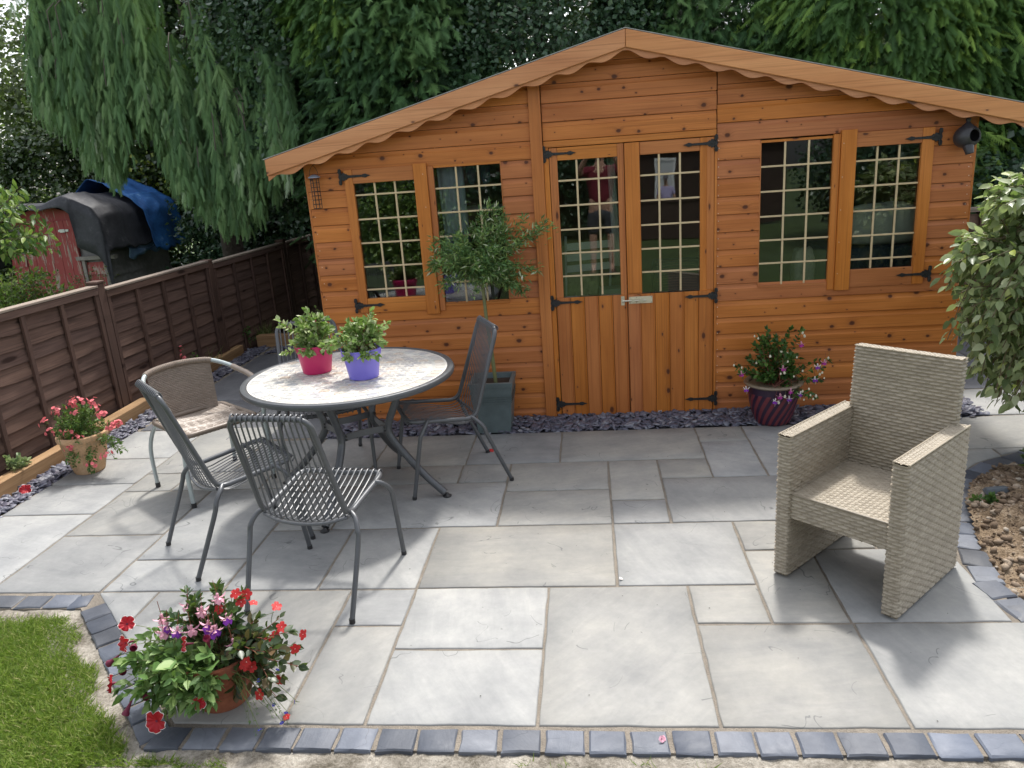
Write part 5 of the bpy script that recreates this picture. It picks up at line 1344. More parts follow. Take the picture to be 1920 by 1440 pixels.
# terracotta pot with coral flowers by the sleepers
def pot_left():
    t = thing('potted_flowers', 'weathered terracotta pot of coral pink flowers standing by the sleepers and fence', 'flower pot', (-3.44, 4.60, 0))
    pot([(r*.86, z) for r, z in ((0, .0), (.105, 0), (.113, .01), (.150, .13), (.164, .20), (.168, .232), (.182, .237), (.187, .252), (.184, .268), (.172, .275), (.158, .268), (.152, .24), (.148, .22), (0, .22))], terracotta('pale_terracotta', (0.50, 0.31, 0.17), (0.62, 0.42, 0.26), (0.22, 0.20, 0.12)), t, soil_r=.131, soil_z=.235)
    tips = dome(60, .19, .22, .26)+[(.30+random.gauss(0, .03), -.10+random.gauss(0, .05), .22+random.gauss(0, .05)) for _ in range(10)]+[(.16+random.gauss(0, .04), -.17, .05+random.random()*.12) for _ in range(7)]+[(.05+random.gauss(0, .03), -.2, .10+random.random()*.1) for _ in range(6)]
    S, P, D = stems_and_leaves((0, 0, .24), tips, 12, .03, .05)
    stem_mesh('stems', S, .0022, M_stem, t); leaves('foliage', P, D, RS.uniform(.014, .028, len(P)), LM_mid, t, tpl=leaf_t(.55, .06, .1, 1), kind='stuff')
    heads = [cluster_mesh(7, .013, F_pink, F_dpink, .018, s) for s in range(4)]
    spots = [(-.20, -.05, .38), (-.15, 0, .43), (-.13, -.04, .46), (-.02, -.02, .48), (.01, .0, .50), (.03, -.05, .44), (.05, .0, .50), (.11, .03, .48), (.14, 0, .45), (.18, -.02, .41), (.21, -.04, .42), (-.16, -.09, .33), (-.09, -.12, .32), (.0, -.14, .33), (.06, -.13, .28), (.26, -.03, .34), (.30, -.05, .35), (.0, -.16, .23), (.24, -.14, .17), (.15, -.18, .12), (.22, .0, .31), (-.06, .05, .49)]
    random.seed(5)
    for p in spots: place_flower(random.choice(heads), p, (p[0]*1.4, p[1]*1.5-.5, 1), t, 'flower_head', random.uniform(.85, 1.1))
pot_left()

# front pot with petunias, fuchsia, busy lizzies and lobelia
def pot_front():
    t = thing('potted_flowers', 'terracotta pot overflowing with red petunias and pink fuchsia on the front patio corner', 'flower pot', (-1.41, 2.31, 0))
    pot([(0, 0), (.088, 0), (.095, .008), (.122, .115), (.128, .16), (.140, .162), (.146, .175), (.146, .205), (.140, .212), (.128, .205), (.124, .18), (0, .18)], terracotta('red_terracotta', (0.22, 0.065, 0.032), (0.32, 0.11, 0.055), (0.11, 0.045, 0.03)), t, soil_r=.124, soil_z=.195)
    random.seed(31)
    # fuchsia: upright at the back
    tips = [(random.uniform(-.13, .10), random.uniform(-.02, .10), random.uniform(.30, .40)) for _ in range(22)]+[(-.10, .05, .41), (.02, .06, .43), (-.16, .02, .34), (.10, .03, .39)]
    S, P, D = stems_and_leaves((-.01, .04, .19), tips, 9, .03, .03); stem_mesh('stems', S, .0025, M_rstem, t)
    leaves('foliage', P, D, RS.uniform(.028, .046, len(P)), LM_dark, t, tpl=leaf_t(.45, .06, .12, 2), kind='stuff')
    # petunia: broad pale leaves, left and front
    tips = [(random.uniform(-.30, -.02), random.uniform(-.14, .04), random.uniform(.10, .27)) for _ in range(44)]+[(random.uniform(-.22, .02), random.uniform(-.17, -.1), random.uniform(.06, .2)) for _ in range(22)]+[(random.uniform(-.12, .09), random.uniform(-.2, -.14), random.uniform(.12, .24)) for _ in range(18)]+[(-.33, -.10, .12), (-.35, -.02, .16), (.04, -.12, .28), (.05, -.15, .20), (-.05, -.17, .10), (-.30, .0, .25)]
    S, P, D = stems_and_leaves((-.05, -.04, .19), tips, 8, .03, .03); stem_mesh('stems', S, .0025, M_stem, t)
    leaves('foliage', P, D, RS.uniform(.026, .052, len(P)), LM_sage, t, tpl=leaf_t(.52, .06, .18, 2), kind='stuff')
    big = [((-.11, -.13, .245), .085), ((-.13, -.12, .23), .075), ((-.06, -.14, .25), .08), ((.05, -.12, .275), .09), ((.07, -.14, .25), .08), ((.03, -.14, .22), .075), ((-.20, -.14, .17), .06), ((.0, -.16, .14), .07)]
    leaves('large_leaves', np.array([b[0] for b in big]), np.array([(random.uniform(-.6, .8), -.7, .35) for b in big]), np.array([b[1] for b in big]), LM_sage, t, tpl=leaf_t(.66, .07, .1, 2))
    # busy lizzie: dark leaves to the right
    tips = [(random.uniform(.08, .30), random.uniform(-.12, .08), random.uniform(.08, .30)) for _ in range(34)]+[(.30, -.03, .30), (.33, -.06, .18), (.26, -.12, .10)]
    S, P, D = stems_and_leaves((.06, 0, .19), tips, 6, .03, .03); stem_mesh('stems', S, .0025, M_rstem, t)
    leaves('foliage', P, D, RS.uniform(.026, .048, len(P)), LM_bron, t, tpl=leaf_t(.6, .05, .15, 2), kind='stuff')
    # lobelia wisps
    tips = [(random.uniform(.15, .32), random.uniform(-.22, -.08), random.uniform(.01, .12)) for _ in range(14)]+[(random.uniform(-.2, -.1), random.uniform(.0, .05), .28) for _ in range(4)]
    S, P, D = stems_and_leaves((.10, -.06, .19), tips, 9, .01, .02, opp=False); stem_mesh('stems', S, .001, M_stem, t)
    leaves('wisps', P, D, RS.uniform(.008, .014, len(P)), LM_mid, t, tpl=leaf_t(.25, .02, .1, 1), kind='stuff')
    pe = [petunia_mesh() for _ in range(4)]; pw = [petunia_mesh(True) for _ in range(3)]
    for p, d, s in [((-.31, -.06, .275), (-.55, -.8, .25), 1.15), ((-.315, -.01, .325), (.2, -.7, .6), 1.0), ((-.13, -.235, .085), (-.05, -1, .25), 1.35), ((-.055, -.10, .30), (-.75, -.6, .3), 1.0), ((.02, -.20, .135), (.2, -.9, .2), .85), ((-.385, -.08, .12), (-.9, -.35, .1), 1.1)]:
        place_flower(random.choice(pe), p, d, t, s=s)
    for p, d in [((-.30, -.11, .20), (.6, -.5, .0)), ((-.37, -.06, .20), (-.7, -.2, -.5)), ((-.27, -.17, .08), (-.2, -.6, -.6)), ((-.24, -.10, .29), (.3, -.6, .2)), ((.05, -.12, .33), (.1, -.3, .9)), ((-.20, -.15, .13), (.5, -.7, -.2))]: place_flower(random.choice(pw), p, d, t)
    im = [impatiens_mesh() for _ in range(3)]
    for p, d in [((.155, -.10, .215), (0, -.8, .5)), ((.175, -.09, .20), (.1, -.9, .4)), ((.215, -.04, .265), (-.1, -.7, .6)), ((.195, -.05, .245), (-.4, -.7, .5)), ((.225, -.05, .235), (.2, -.8, .5)), ((.245, -.02, .28), (.2, -.7, .6)), ((.265, .0, .30), (.3, -.6, .7)), ((.255, -.07, .13), (.1, -.9, .2)), ((.205, -.13, .115), (-.2, -.9, .3)), ((.315, -.03, .23), (.3, -.8, .3)), ((.33, .02, .255), (.9, -.4, .2)), ((.24, .04, .36), (.5, -.2, .9)), ((.115, .03, .385), (.5, -.5, .6)), ((.13, .05, .405), (.2, -.7, .5)), ((.10, .03, .42), (0, -.6, .7)), ((.15, .05, .37), (.3, .1, .9)), ((.17, -.11, .235), (-.2, -.8, .5)), ((.03, .02, .36), (0, -.8, .4))]: place_flower(random.choice(im), p, d, t, s=random.uniform(.9, 1.15))
    fu = [fuchsia_mesh(F_lpink, F_purple), fuchsia_mesh(F_lpink, F_lpink)]
    for p in [(-.165, -.03, .32), (-.15, -.02, .34), (-.175, -.01, .31), (-.10, -.04, .335), (-.05, -.04, .34), (.01, -.04, .345), (.03, -.05, .335), (.045, -.05, .345), (.02, -.04, .36), (.085, -.03, .38), (.09, -.04, .265), (.10, -.05, .29), (-.18, .0, .36), (-.08, .02, .40), (.035, .02, .43), (-.02, 0, .39)]:
        place_flower(fu[0] if random.random() < .7 else fu[1], p, (random.uniform(-.2, .2), random.uniform(-.1, .2), 1), t, s=1.45)
    lb = cluster_mesh(1, .006, F_blue, F_white, .004, 3)
    for p in [(.265, -.08, .19), (.24, -.12, .07), (.28, -.16, .03), (.22, -.20, .02), (.20, -.12, .17), (.29, -.13, .05), (.33, -.12, .08)]: place_flower(lb, p, (0, -.7, .6), t, 'small_flower', 1.2)
    hold = []
    for c in t.children:
        if c.name.startswith(('flower', 'small_flower')):
            p = c.location; b = Vector((p.x*.15, p.y*.15+.01, .19)); d = Vector((0, 0, -.028)) ; d.rotate(c.rotation_euler)
            e = p+d*(1.2 if 'small' not in c.name else .3); mid = (b+e)/2+Vector((0, 0, .05)); hold.append([b*(1-u)**2+mid*2*u*(1-u)+e*u*u for u in [i/7 for i in range(8)]])
    stem_mesh('flower_stems', hold, .0019, M_stem, t)
pot_front()

# fuchsia in the maroon spiral pot
def pot_fuchsia():
    t = thing('potted_fuchsia', 'maroon spiral ribbed pot of white and purple fuchsia in front of the summerhouse', 'flower pot', (1.205, 5.12, 0))
    mm, nt, b = newmat('maroon_glaze'); tc, _ = objvec(nt); s = nd(nt, 'ShaderNodeSeparateXYZ', {0: tc}).outputs
    ang = mth(nt, 'ARCTAN2', s[1], s[0]); ph = mth(nt, 'SINE', mth(nt, 'ADD', mth(nt, 'MULTIPLY', ang, 18.0), mth(nt, 'MULTIPLY', s[2], -62.0)))
    band = mth(nt, 'MULTIPLY', mth(nt, 'GREATER_THAN', ph, -.05), mth(nt, 'LESS_THAN', s[2], .222))
    setp(b, Base_Color=mix(nt, band, (0.030, 0.014, 0.035), (0.15, 0.030, 0.040)), Roughness=.28)
    V = []; F = []; prof = [(0, 0), (.105, 0), (.112, .006), (.130, .06), (.148, .12), (.160, .18), (.166, .222), (.166, .226), (.1665, .270), (.170, .272)]
    fine = []
    for (r0_, z0_), (r1_, z1_) in zip(prof[:-1], prof[1:]):
        for k in range(4): u = k/4; fine.append((r0_+(r1_-r0_)*u, z0_+(z1_-z0_)*u))
    fine.append(prof[-1]); seg_ = 144
    for k in range(seg_):
        a = 2*PI*k/seg_
        for r, z in fine:
            g_ = (.0022*math.sin(18*a-62*z)) if .006 < z < .222 else 0
            V.append(((r+g_)*math.cos(a), (r+g_)*math.sin(a), z))
    n = len(fine)
    for k in range(seg_):
        for i in range(n-1): F.append((k*n+i, ((k+1) % seg_)*n+i, ((k+1) % seg_)*n+i+1, k*n+i+1))
    mb = MB(); mb.add(V, F); mb.build('pot', mm, t)
    m = MB(); m.lathe([(.1695, .272), (.188, .274), (.193, .282), (.186, .290), (.168, .292), (.158, .286), (.152, .262), (0, .262)], 56); m.build('rim', simple('olive_rim', (0.20, 0.16, 0.11), .4), t)
    m = MB(); m.lathe([(0, .25), (.152, .25), (.152, .266), (0, .272)], 24); m.build('soil', M_earth, t)
    random.seed(8)
    tips = dome(46, .21, .30, .30, xs=1.05)+[(-.24, -.02, .40), (-.22, -.05, .36), (.34, -.02, .42), (.30, -.05, .38), (.27, -.07, .30), (.16, -.19, .25), (.10, -.2, .24), (.22, -.16, .22), (-.05, .0, .64), (.10, .0, .63), (.17, .03, .62), (-.1, 0, .6)]
    S, P, D = stems_and_leaves((0, 0, .27), tips, 10, .03, .05); stem_mesh('stems', S, .0026, M_rstem, t)
    leaves('foliage', P, D, RS.uniform(.026, .046, len(P)), LM_fuch, t, tpl=leaf_t(.55, .06, .12, 2), kind='stuff')
    fu = [fuchsia_mesh(F_lpink, F_mag), fuchsia_mesh(F_white, F_purple)]; bd = bud_mesh()
    for i, p in enumerate([(-.225, -.06, .385), (-.20, -.10, .29), (.165, -.02, .56), (.26, -.08, .42), (.31, -.06, .44), (.24, -.10, .34), (.0, -.19, .26), (.055, -.2, .245), (.07, -.18, .29), (.13, -.19, .27), (.02, -.16, .44), (-.03, -.20, .23)]):
        place_flower(fu[i % 2], p, (random.uniform(-.15, .15), .05, 1), t, s=1.35)
    for p in [(-.27, -.05, .43), (-.225, -.08, .42), (-.14, -.12, .46), (-.11, -.02, .60), (.11, -.14, .49), (.05, -.16, .47), (.0, -.19, .40), (.02, -.2, .41), (.08, -.2, .38), (.14, -.18, .41), (.33, -.07, .46), (.27, -.1, .36), (.285, -.1, .37), (.14, -.2, .28), (.18, -.19, .29), (.19, -.2, .25), (.23, -.18, .24), (.21, -.19, .22), (.15, -.2, .22), (.03, -.2, .25), (.18, 0, .62), (.19, .0, .60), (-.13, 0, .61), (.02, -.1, .53), (.06, -.1, .51), (-.01, -.2, .21), (.30, -.1, .33), (-.06, -.15, .51)]:
        place_flower(bd, p, (random.uniform(-.15, .15), 0, 1), t, 'bud', random.uniform(.7, 1.25))
pot_fuchsia()

# plastic pots on the table
def table_pot(loc, col, cname, label, seed, lean):
    random.seed(seed)
    t = thing('potted_plant', label, 'flower pot', (loc[0], loc[1], .7295), 0, 'bright plastic plant pots on the mosaic table')
    pot([(0, 0), (.078, 0), (.082, .004), (.101, .128), (.108, .130), (.1095, .134), (.111, .165), (.109, .168), (.105, .166), (.102, .135), (.100, .130), (0, .130)], simple(cname, col, .42, var=.04, bumps=.02), t, 48, soil_r=.10, soil_z=.14)
    tips = dome(30, .13, .17, .16)+[(lean*random.uniform(.5, 1.1)*.15, random.gauss(0, .05), random.uniform(.2, .36)) for _ in range(6)]+[(random.uniform(-.13, .13), -.12, .15) for _ in range(6)]+[(random.uniform(-.2, .2), random.uniform(-.1, .1), random.uniform(.18, .38)) for _ in range(7)]
    S, P, D = stems_and_leaves((0, 0, .14), tips, 8, .03, .035); stem_mesh('stems', S, .0018, M_rstem, t)
    leaves('foliage', P, D, RS.uniform(.026, .048, len(P)), LM_var, t, tpl=leaf_t(.58, .07, .16, 2), kind='stuff')
    m = MB()
    for _ in range(3): 
        p = random.choice(tips); m.lathe([(0, -.016), (.004, -.01), (.003, 0), (0, .003)], 7, (p[0], p[1], p[2]+.0))
    m.build('buds', F_dpink, t, kind='stuff')
table_pot((-1.60, 4.22), (0.52, 0.015, 0.115), 'magenta_plastic', 'magenta plastic pot with a pale leaved plant on the table', 3, -.3)
table_pot((-1.275, 4.06), (0.19, 0.16, 0.62), 'violet_plastic', 'violet blue plastic pot with a pale leaved plant on the table', 6, .8)

# willow standard in the square zinc planter
def willow():
    random.seed(17)
    t = thing('potted_willow', 'small standard willow with a mop of narrow leaves in a square grey planter', 'potted tree', (-.705, 5.18, 0))
    MZ = simple('grey_zinc_planter', (0.115, 0.150, 0.155), .42, metal=.1, var=.25, scale=14, bumps=.1)
    def sq(mb, a0, a1, z0, z1): mb.add([(-a0, -a0, z0), (a0, -a0, z0), (a0, a0, z0), (-a0, a0, z0), (-a1, -a1, z1), (a1, -a1, z1), (a1, a1, z1), (-a1, a1, z1)], [(3, 2, 1, 0), (0, 1, 5, 4), (1, 2, 6, 5), (2, 3, 7, 6), (3, 0, 4, 7)])
    m = MB(); sq(m, .115, .147, 0, .352); hw = lambda z: .115+.032*z/.352
    for z in (.228, .244, .260, .276): sq(m, hw(z)+.004, hw(z)+.004, z-.004, z+.004)
    a0, a1, b0, b1 = .150, .152, .128, .126
    m.add([(s*a, q*a, z) for (a, z) in ((a0, .340), (a1, .372), (b1, .372), (.118, .30)) for s, q in ((-1, -1), (1, -1), (1, 1), (-1, 1))], [(r*4+i, r*4+(i+1) % 4, (r+1)*4+(i+1) % 4, (r+1)*4+i) for r in range(3) for i in range(4)])
    m.build('planter', MZ, t, bevel=.002); m = MB(); m.bx(-.122, .122, -.122, .122, .28, .335); m.build('soil', M_earth, t)
    m = MB(); m.tube(smooth_path([(0.02, 0, .33), (.008, 0, .55), (-.008, -.02, .80), (-.018, -.01, 1.10)], 6), [.0135]*8+[.012]*11, 10); m.build('trunk', simple('olive_bark', (0.16, 0.17, 0.07), .6, var=.3, scale=40), t)
    top = Vector((-.018, -.01, 1.10)); tips = []
    for i in range(66):
        a = i*2.4; z = random.random(); r = random.uniform(.16, .30)*math.sqrt(1-(z-.4)**2*1.6)
        tips.append((top.x+r*math.cos(a)*1.1, top.y+r*math.sin(a)*.8, top.z-.08+z*.42))
    tips += [(.42, -.02, 1.42), (.40, -.05, 1.38), (.36, .0, 1.34), (.46, -.02, 1.40), (-.34, 0, 1.28), (-.32, -.02, 1.20), (-.30, 0, 1.34), (.35, -.03, 1.12), (.30, -.03, 1.13), (.27, -.02, 1.0), (.24, -.02, .98), (.18, -.04, 1.02), (.10, 0, 1.52), (.06, 0, 1.54), (.13, 0, 1.50), (.02, 0, 1.5), (.30, 0, 1.45), (.25, -.1, 1.3)]
    S, P, D = stems_and_leaves(tuple(top), tips, 20, .03, .01, opp=False, start=.15)
    # longer, finely leafed shoots
    stem_mesh('branches', S, .0034, M_stem, t)
    P2 = np.vstack([P, P+RS.normal(0, .014, P.shape), P+RS.normal(0, .02, P.shape), P+RS.normal(0, .028, P.shape)]); D2 = np.vstack([D, -D*[1, 1, -1], D, D])+RS.normal(0, .3, (4*len(D), 3))
    leaves('crown', P2, D2, RS.uniform(.028, .054, len(P2)), leafmat('willow_leaf', [(0, (0.06, 0.14, 0.05)), (.5, (0.13, 0.25, 0.085)), (.82, (0.26, 0.38, 0.10)), (.94, (0.36, 0.45, 0.22)), (1, (0.60, 0.62, 0.48))], .45), t, tpl=leaf_t(.24, .05, .1, 1), kind='stuff')
willow()
# ------------------------------------------------------------ vegetation behind
def frond(n=9, w=.030, ang=40, L0=.36):
    """feathery spray: an axis with narrow pointed side shoots"""
    V = [(-.014, 0, 0), (.014, 0, 0), (0, 1.02, -.05)]; F = [(0, 1, 2)]
    for k in range(1, n+1):
        y = (k-.4)/(n+.6)
        for s in (-1, 1):
            L_ = L0*(1-.72*y)*random.uniform(.8, 1.15)+.05; a = math.radians(ang)+random.uniform(-.14, .14); yy = y+(.04 if s > 0 else 0)
            dx, dy = s*math.sin(a), math.cos(a); px, py = -dy*s, dx*s; b = len(V)
            V += [(px*w, yy+py*w, -.01), (-px*w, yy-py*w, -.01), (dx*L_, yy+dy*L_, -.09)]; F.append((b, b+1, b+2))
    return V, F
FROND = [frond(10), frond(9, .034, 36, .32), frond(11, .028, 45, .40)]
def trunk(parent, pts, r, mat=None, limbs=()):
    m = MB(); P = smooth_path(pts, 5); m.tube(P, [r*(1-.7*i/len(P)) for i in range(len(P))], 10)
    for q in limbs: Q = smooth_path(q, 4); m.tube(Q, [r*.4*(1-.75*i/len(Q)) for i in range(len(Q))], 7)
    return m.build('trunk', mat or M_bark, parent, world=True)
M_bark = simple('dark_bark', (0.045, 0.034, 0.026), .9, var=.4, scale=25, bumps=.8, bd=.01)
CON_D = [(0, (0.019, 0.0476, 0.0214)), (0.5, (0.0452, 0.1071, 0.0381)), (0.85, (0.0892, 0.1785, 0.0536)), (1, (0.1428, 0.238, 0.0833))]
CON_W = [(0, (0.0448, 0.0987, 0.0448)), (0.45, (0.1017, 0.2018, 0.0777)), (0.8, (0.1869, 0.3065, 0.1196)), (0.93, (0.2766, 0.3812, 0.2317)), (1, (0.3887, 0.4634, 0.3289))]
CON_B = [(0, (0.0227, 0.058, 0.0176)), (0.5, (0.063, 0.1411, 0.0328)), (0.82, (0.1323, 0.2394, 0.0454)), (1, (0.2772, 0.4158, 0.0756))]
IVY = [(0, (0.0158, 0.0385, 0.0226)), (0.5, (0.0407, 0.0882, 0.0475)), (0.85, (0.0792, 0.147, 0.0769)), (1, (0.147, 0.2375, 0.1018))]
LIME = [(0, (0.03, 0.07, 0.015)), (.5, (0.09, 0.17, 0.03)), (.85, (0.22, 0.33, 0.06)), (1, (0.38, 0.47, 0.14))]
def shell(n, c, r, front=.75, depth=.35):
    """points on/inside an ellipsoid, most on the side towards the patio"""
    d = unit(RS.normal(0, 1, (n, 3))); fl = RS.rand(n) < front; d[:, 1] = np.where(fl, -np.abs(d[:, 1]), d[:, 1])
    q = 1-depth*RS.rand(n)**1.5
    lump = np.array([1+.16*noise.noise(Vector(tuple(x*2.6))+Vector((c[0], 0, 0))) for x in d])
    return np.array(c)+d*q[:, None]*lump[:, None]*np.array(r), d
def conifer(label, c, r, nclump, per, size, cols, trunkxy, droop=.7, group=None, sp=.16, bright=0.0, front=.8, rnd_hi=None):
    t = thing('conifer_tree', label, 'tree', (trunkxy[0], trunkxy[1], -.1), 0, group)
    C, d = shell(nclump, c, r, front)
    parts = []
    tone = RS.rand(nclump)
    for k, tpl in enumerate(FROND):
        m = nclump*per//3; i = RS.randint(0, nclump, m)
        pos = C[i]+RS.normal(0, sp, (m, 3))*[1, .7, 1.1]; dd = unit(d[i]*[.9, .9, .25]+RS.normal(0, .38, (m, 3))+np.array([0, -.15, -droop]))
        nn = unit(d[i]+RS.normal(0, .35, (m, 3))+[0, -.3, .5]); s = RS.uniform(.7, 1.2, m)*size
        rr = np.clip(tone[i]*.55+RS.rand(m)*.45, 0, 1)
        parts.append(scatter(tpl[0], tpl[1], pos, frames(dd, nn), np.column_stack([s, s, s]), jr=rr))
    V, F, R = join(parts); V = V-np.array(chain(t)); bulk('crown', V, F, leafmat('conifer_foliage', cols, .6, .12, .25), parent=t, rnd=R, kind='stuff')
    x, y = trunkxy; trunk(t, [(x, y, -.1), (x+.05, y, 1.5), (x, y, 3), (x, y, c[2]+r[2]*.7)], .13, limbs=[[(x, y, 1.4+k*.5), (x+.6*math.cos(k*2.2), y-.3, 1.6+k*.5), (c[0]+r[0]*.7*math.cos(k*2.2), y-.6, 1.7+k*.5)] for k in range(5)])
    return t
def broadleaf(label, c, r, nclump, per, ls, cols, trunkxy, name='broadleaf_tree', sp=.14, tplw=.75, group=None, front=.8, trans=.12, rough=.32, cat='tree', depth=.4, th=.11, up=.35, extra=None, tone_mix=.5):
    t = thing(name, label, cat, (trunkxy[0], trunkxy[1], -.1), 0, group)
    C, d = shell(nclump, c, r, front, depth); m = nclump*per; i = RS.randint(0, nclump, m); tone = RS.rand(nclump)
    pos = C[i]+RS.normal(0, sp, (m, 3)); a = RS.normal(0, 1, (m, 3)); dd = unit(a*[1, 1, .7]+d[i]*.6+[0, 0, -.35]); nn = unit(RS.normal(0, .5, (m, 3))+d[i]*.6+[0, 0, up])
    tpl = leaf_t(tplw, .07, .12, 1 if ls < .09 else 2); s = RS.uniform(.65, 1.25, m)*ls
    V, F, R = scatter(tpl[0], tpl[1], pos, frames(dd, nn), s, jr=np.clip(tone[i]*tone_mix+RS.rand(m)*(1-tone_mix), 0, 1)); V = V-np.array(chain(t))
    bulk('crown', V, F, leafmat(name+'_foliage', cols, rough, trans, .6), parent=t, rnd=R, kind='stuff')
    x, y = trunkxy; trunk(t, [(x, y, -.1), (x+.04, y, c[2]*.5), (c[0], c[1], c[2]), (c[0], c[1], c[2]+r[2]*.6)], th, limbs=[[(x, y, c[2]*.5), (c[0]+r[0]*.4*math.cos(k*1.9), c[1]+.2*math.sin(k), c[2]), (c[0]+r[0]*.75*math.cos(k*1.9), c[1]-.2, c[2]+r[2]*(.2+.1*k))] for k in range(5)])
    return t
TG = 'tall dark trees crowding behind the summerhouse'
broadleaf('ivy clad tree between the weeping conifer and the left slope of the summerhouse roof', (-3.10, 9.5, 3.15), (1.3, .9, 1.85), 300, 120, .065, IVY, (-3.2, 9.9), group=TG)
conifer('cypress with lime green hanging tips above the left half of the roof', (-2.1, 9.15, 2.7), (1.05, .8, 2.2), 210, 85, .21, CON_D, (-2.1, 9.6), group=TG)
conifer('small bright lime cypress branch tips hanging left of the roof peak', (-2.55, 8.7, 3.45), (.42, .3, .55), 34, 70, .18, CON_B, (-2.4, 9.3), droop=1.1, sp=.10, group=TG)
broadleaf('holly tree with glossy dark leaves directly behind the roof peak', (-.45, 9.3, 2.6), (1.5, .9, 2.3), 320, 130, .062, IVY, (-.4, 9.7), name='holly_tree', group=TG)
conifer('dark cypress right of the roof peak', (1.45, 9.5, 2.6), (1.35, .9, 2.3), 210, 85, .21, CON_D, (1.5, 9.9), group=TG)
conifer('bright green cypress spreading over the right half of the roof', (3.25, 8.9, 2.75), (1.45, .8, 2.0), 280, 100, .19, CON_B, (3.3, 9.4), droop=1.0, group=TG, sp=.13)
broadleaf('ivy and maple clad tree beyond the right end of the roof', (5.0, 9.0, 2.1), (1.3, .9, 2.4), 260, 120, .085, IVY, (5.0, 9.5), group=TG)
for i, (x, y, h, lab) in enumerate([(-6.6, 13.2, 3.0, 'far dark tree filling the gaps behind the weeping conifer'), (-3.6, 12.4, 3.2, 'far dark tree behind the ivy clad tree'), (-.9, 12.6, 3.3, 'far dark tree behind the holly'), (1.9, 12.4, 3.2, 'far dark tree behind the dark cypress'), (4.6, 12.2, 3.0, 'far dark tree behind the bright cypress'), (7.2, 11.6, 2.8, 'far dark tree beyond the right edge of the summerhouse roof')]):
    broadleaf(lab, (x, y, h*.8), (1.9, .7, h*1.05), 330, 95, .11, [(0, (0.014, 0.030, 0.014)), (.6, (0.032, 0.064, 0.026)), (1, (0.07, 0.115, 0.04))], (x, y+.3), sp=.2, group='far trees closing off the view', depth=.2)  # near-black leaf colours stand in for deep shade behind the front crowns
# understory left, and the airy tree with sky gaps
broadleaf('dark ivy bank under the weeping conifer beside the blue tarpaulin', (-4.75, 11.6, .95), (1.45, .5, 1.35), 180, 130, .07, IVY, (-5, 11.7), name='ivy_bank', cat='shrub', th=.05, tone_mix=.6)
broadleaf('lime green shrub glimpsed through the hanging branches', (-6.2, 12.6, 2.0), (1.0, .4, 1.0), 60, 80, .08, [(0, (0.03, 0.06, 0.01)), (.5, (0.10, 0.16, 0.02)), (1, (0.40, 0.45, 0.06))], (-6.2, 12.9), name='shrub', cat='shrub', th=.04)
broadleaf('dark shrub directly above the black tarpaulin', (-8.3, 12.8, 1.7), (1.9, .7, 1.3), 170, 120, .085, [(0, (0.012, 0.03, 0.012)), (.5, (0.04, 0.075, 0.025)), (.9, (0.09, 0.14, 0.05)), (1, (0.35, 0.4, 0.3))], (-8.3, 13.2), name='shrub', cat='shrub', th=.05)
broadleaf('airy pale tree with bright sky showing through at the top left corner', (-9.9, 14.6, 3.2), (2.4, 1.2, 2.6), 110, 105, .10, [(0, (0.04, 0.06, 0.035)), (.5, (0.09, 0.12, 0.06)), (.9, (0.20, 0.24, 0.10)), (1, (0.35, 0.36, 0.22))], (-9.6, 15), sp=.26, depth=.9, front=.5, trans=.35)
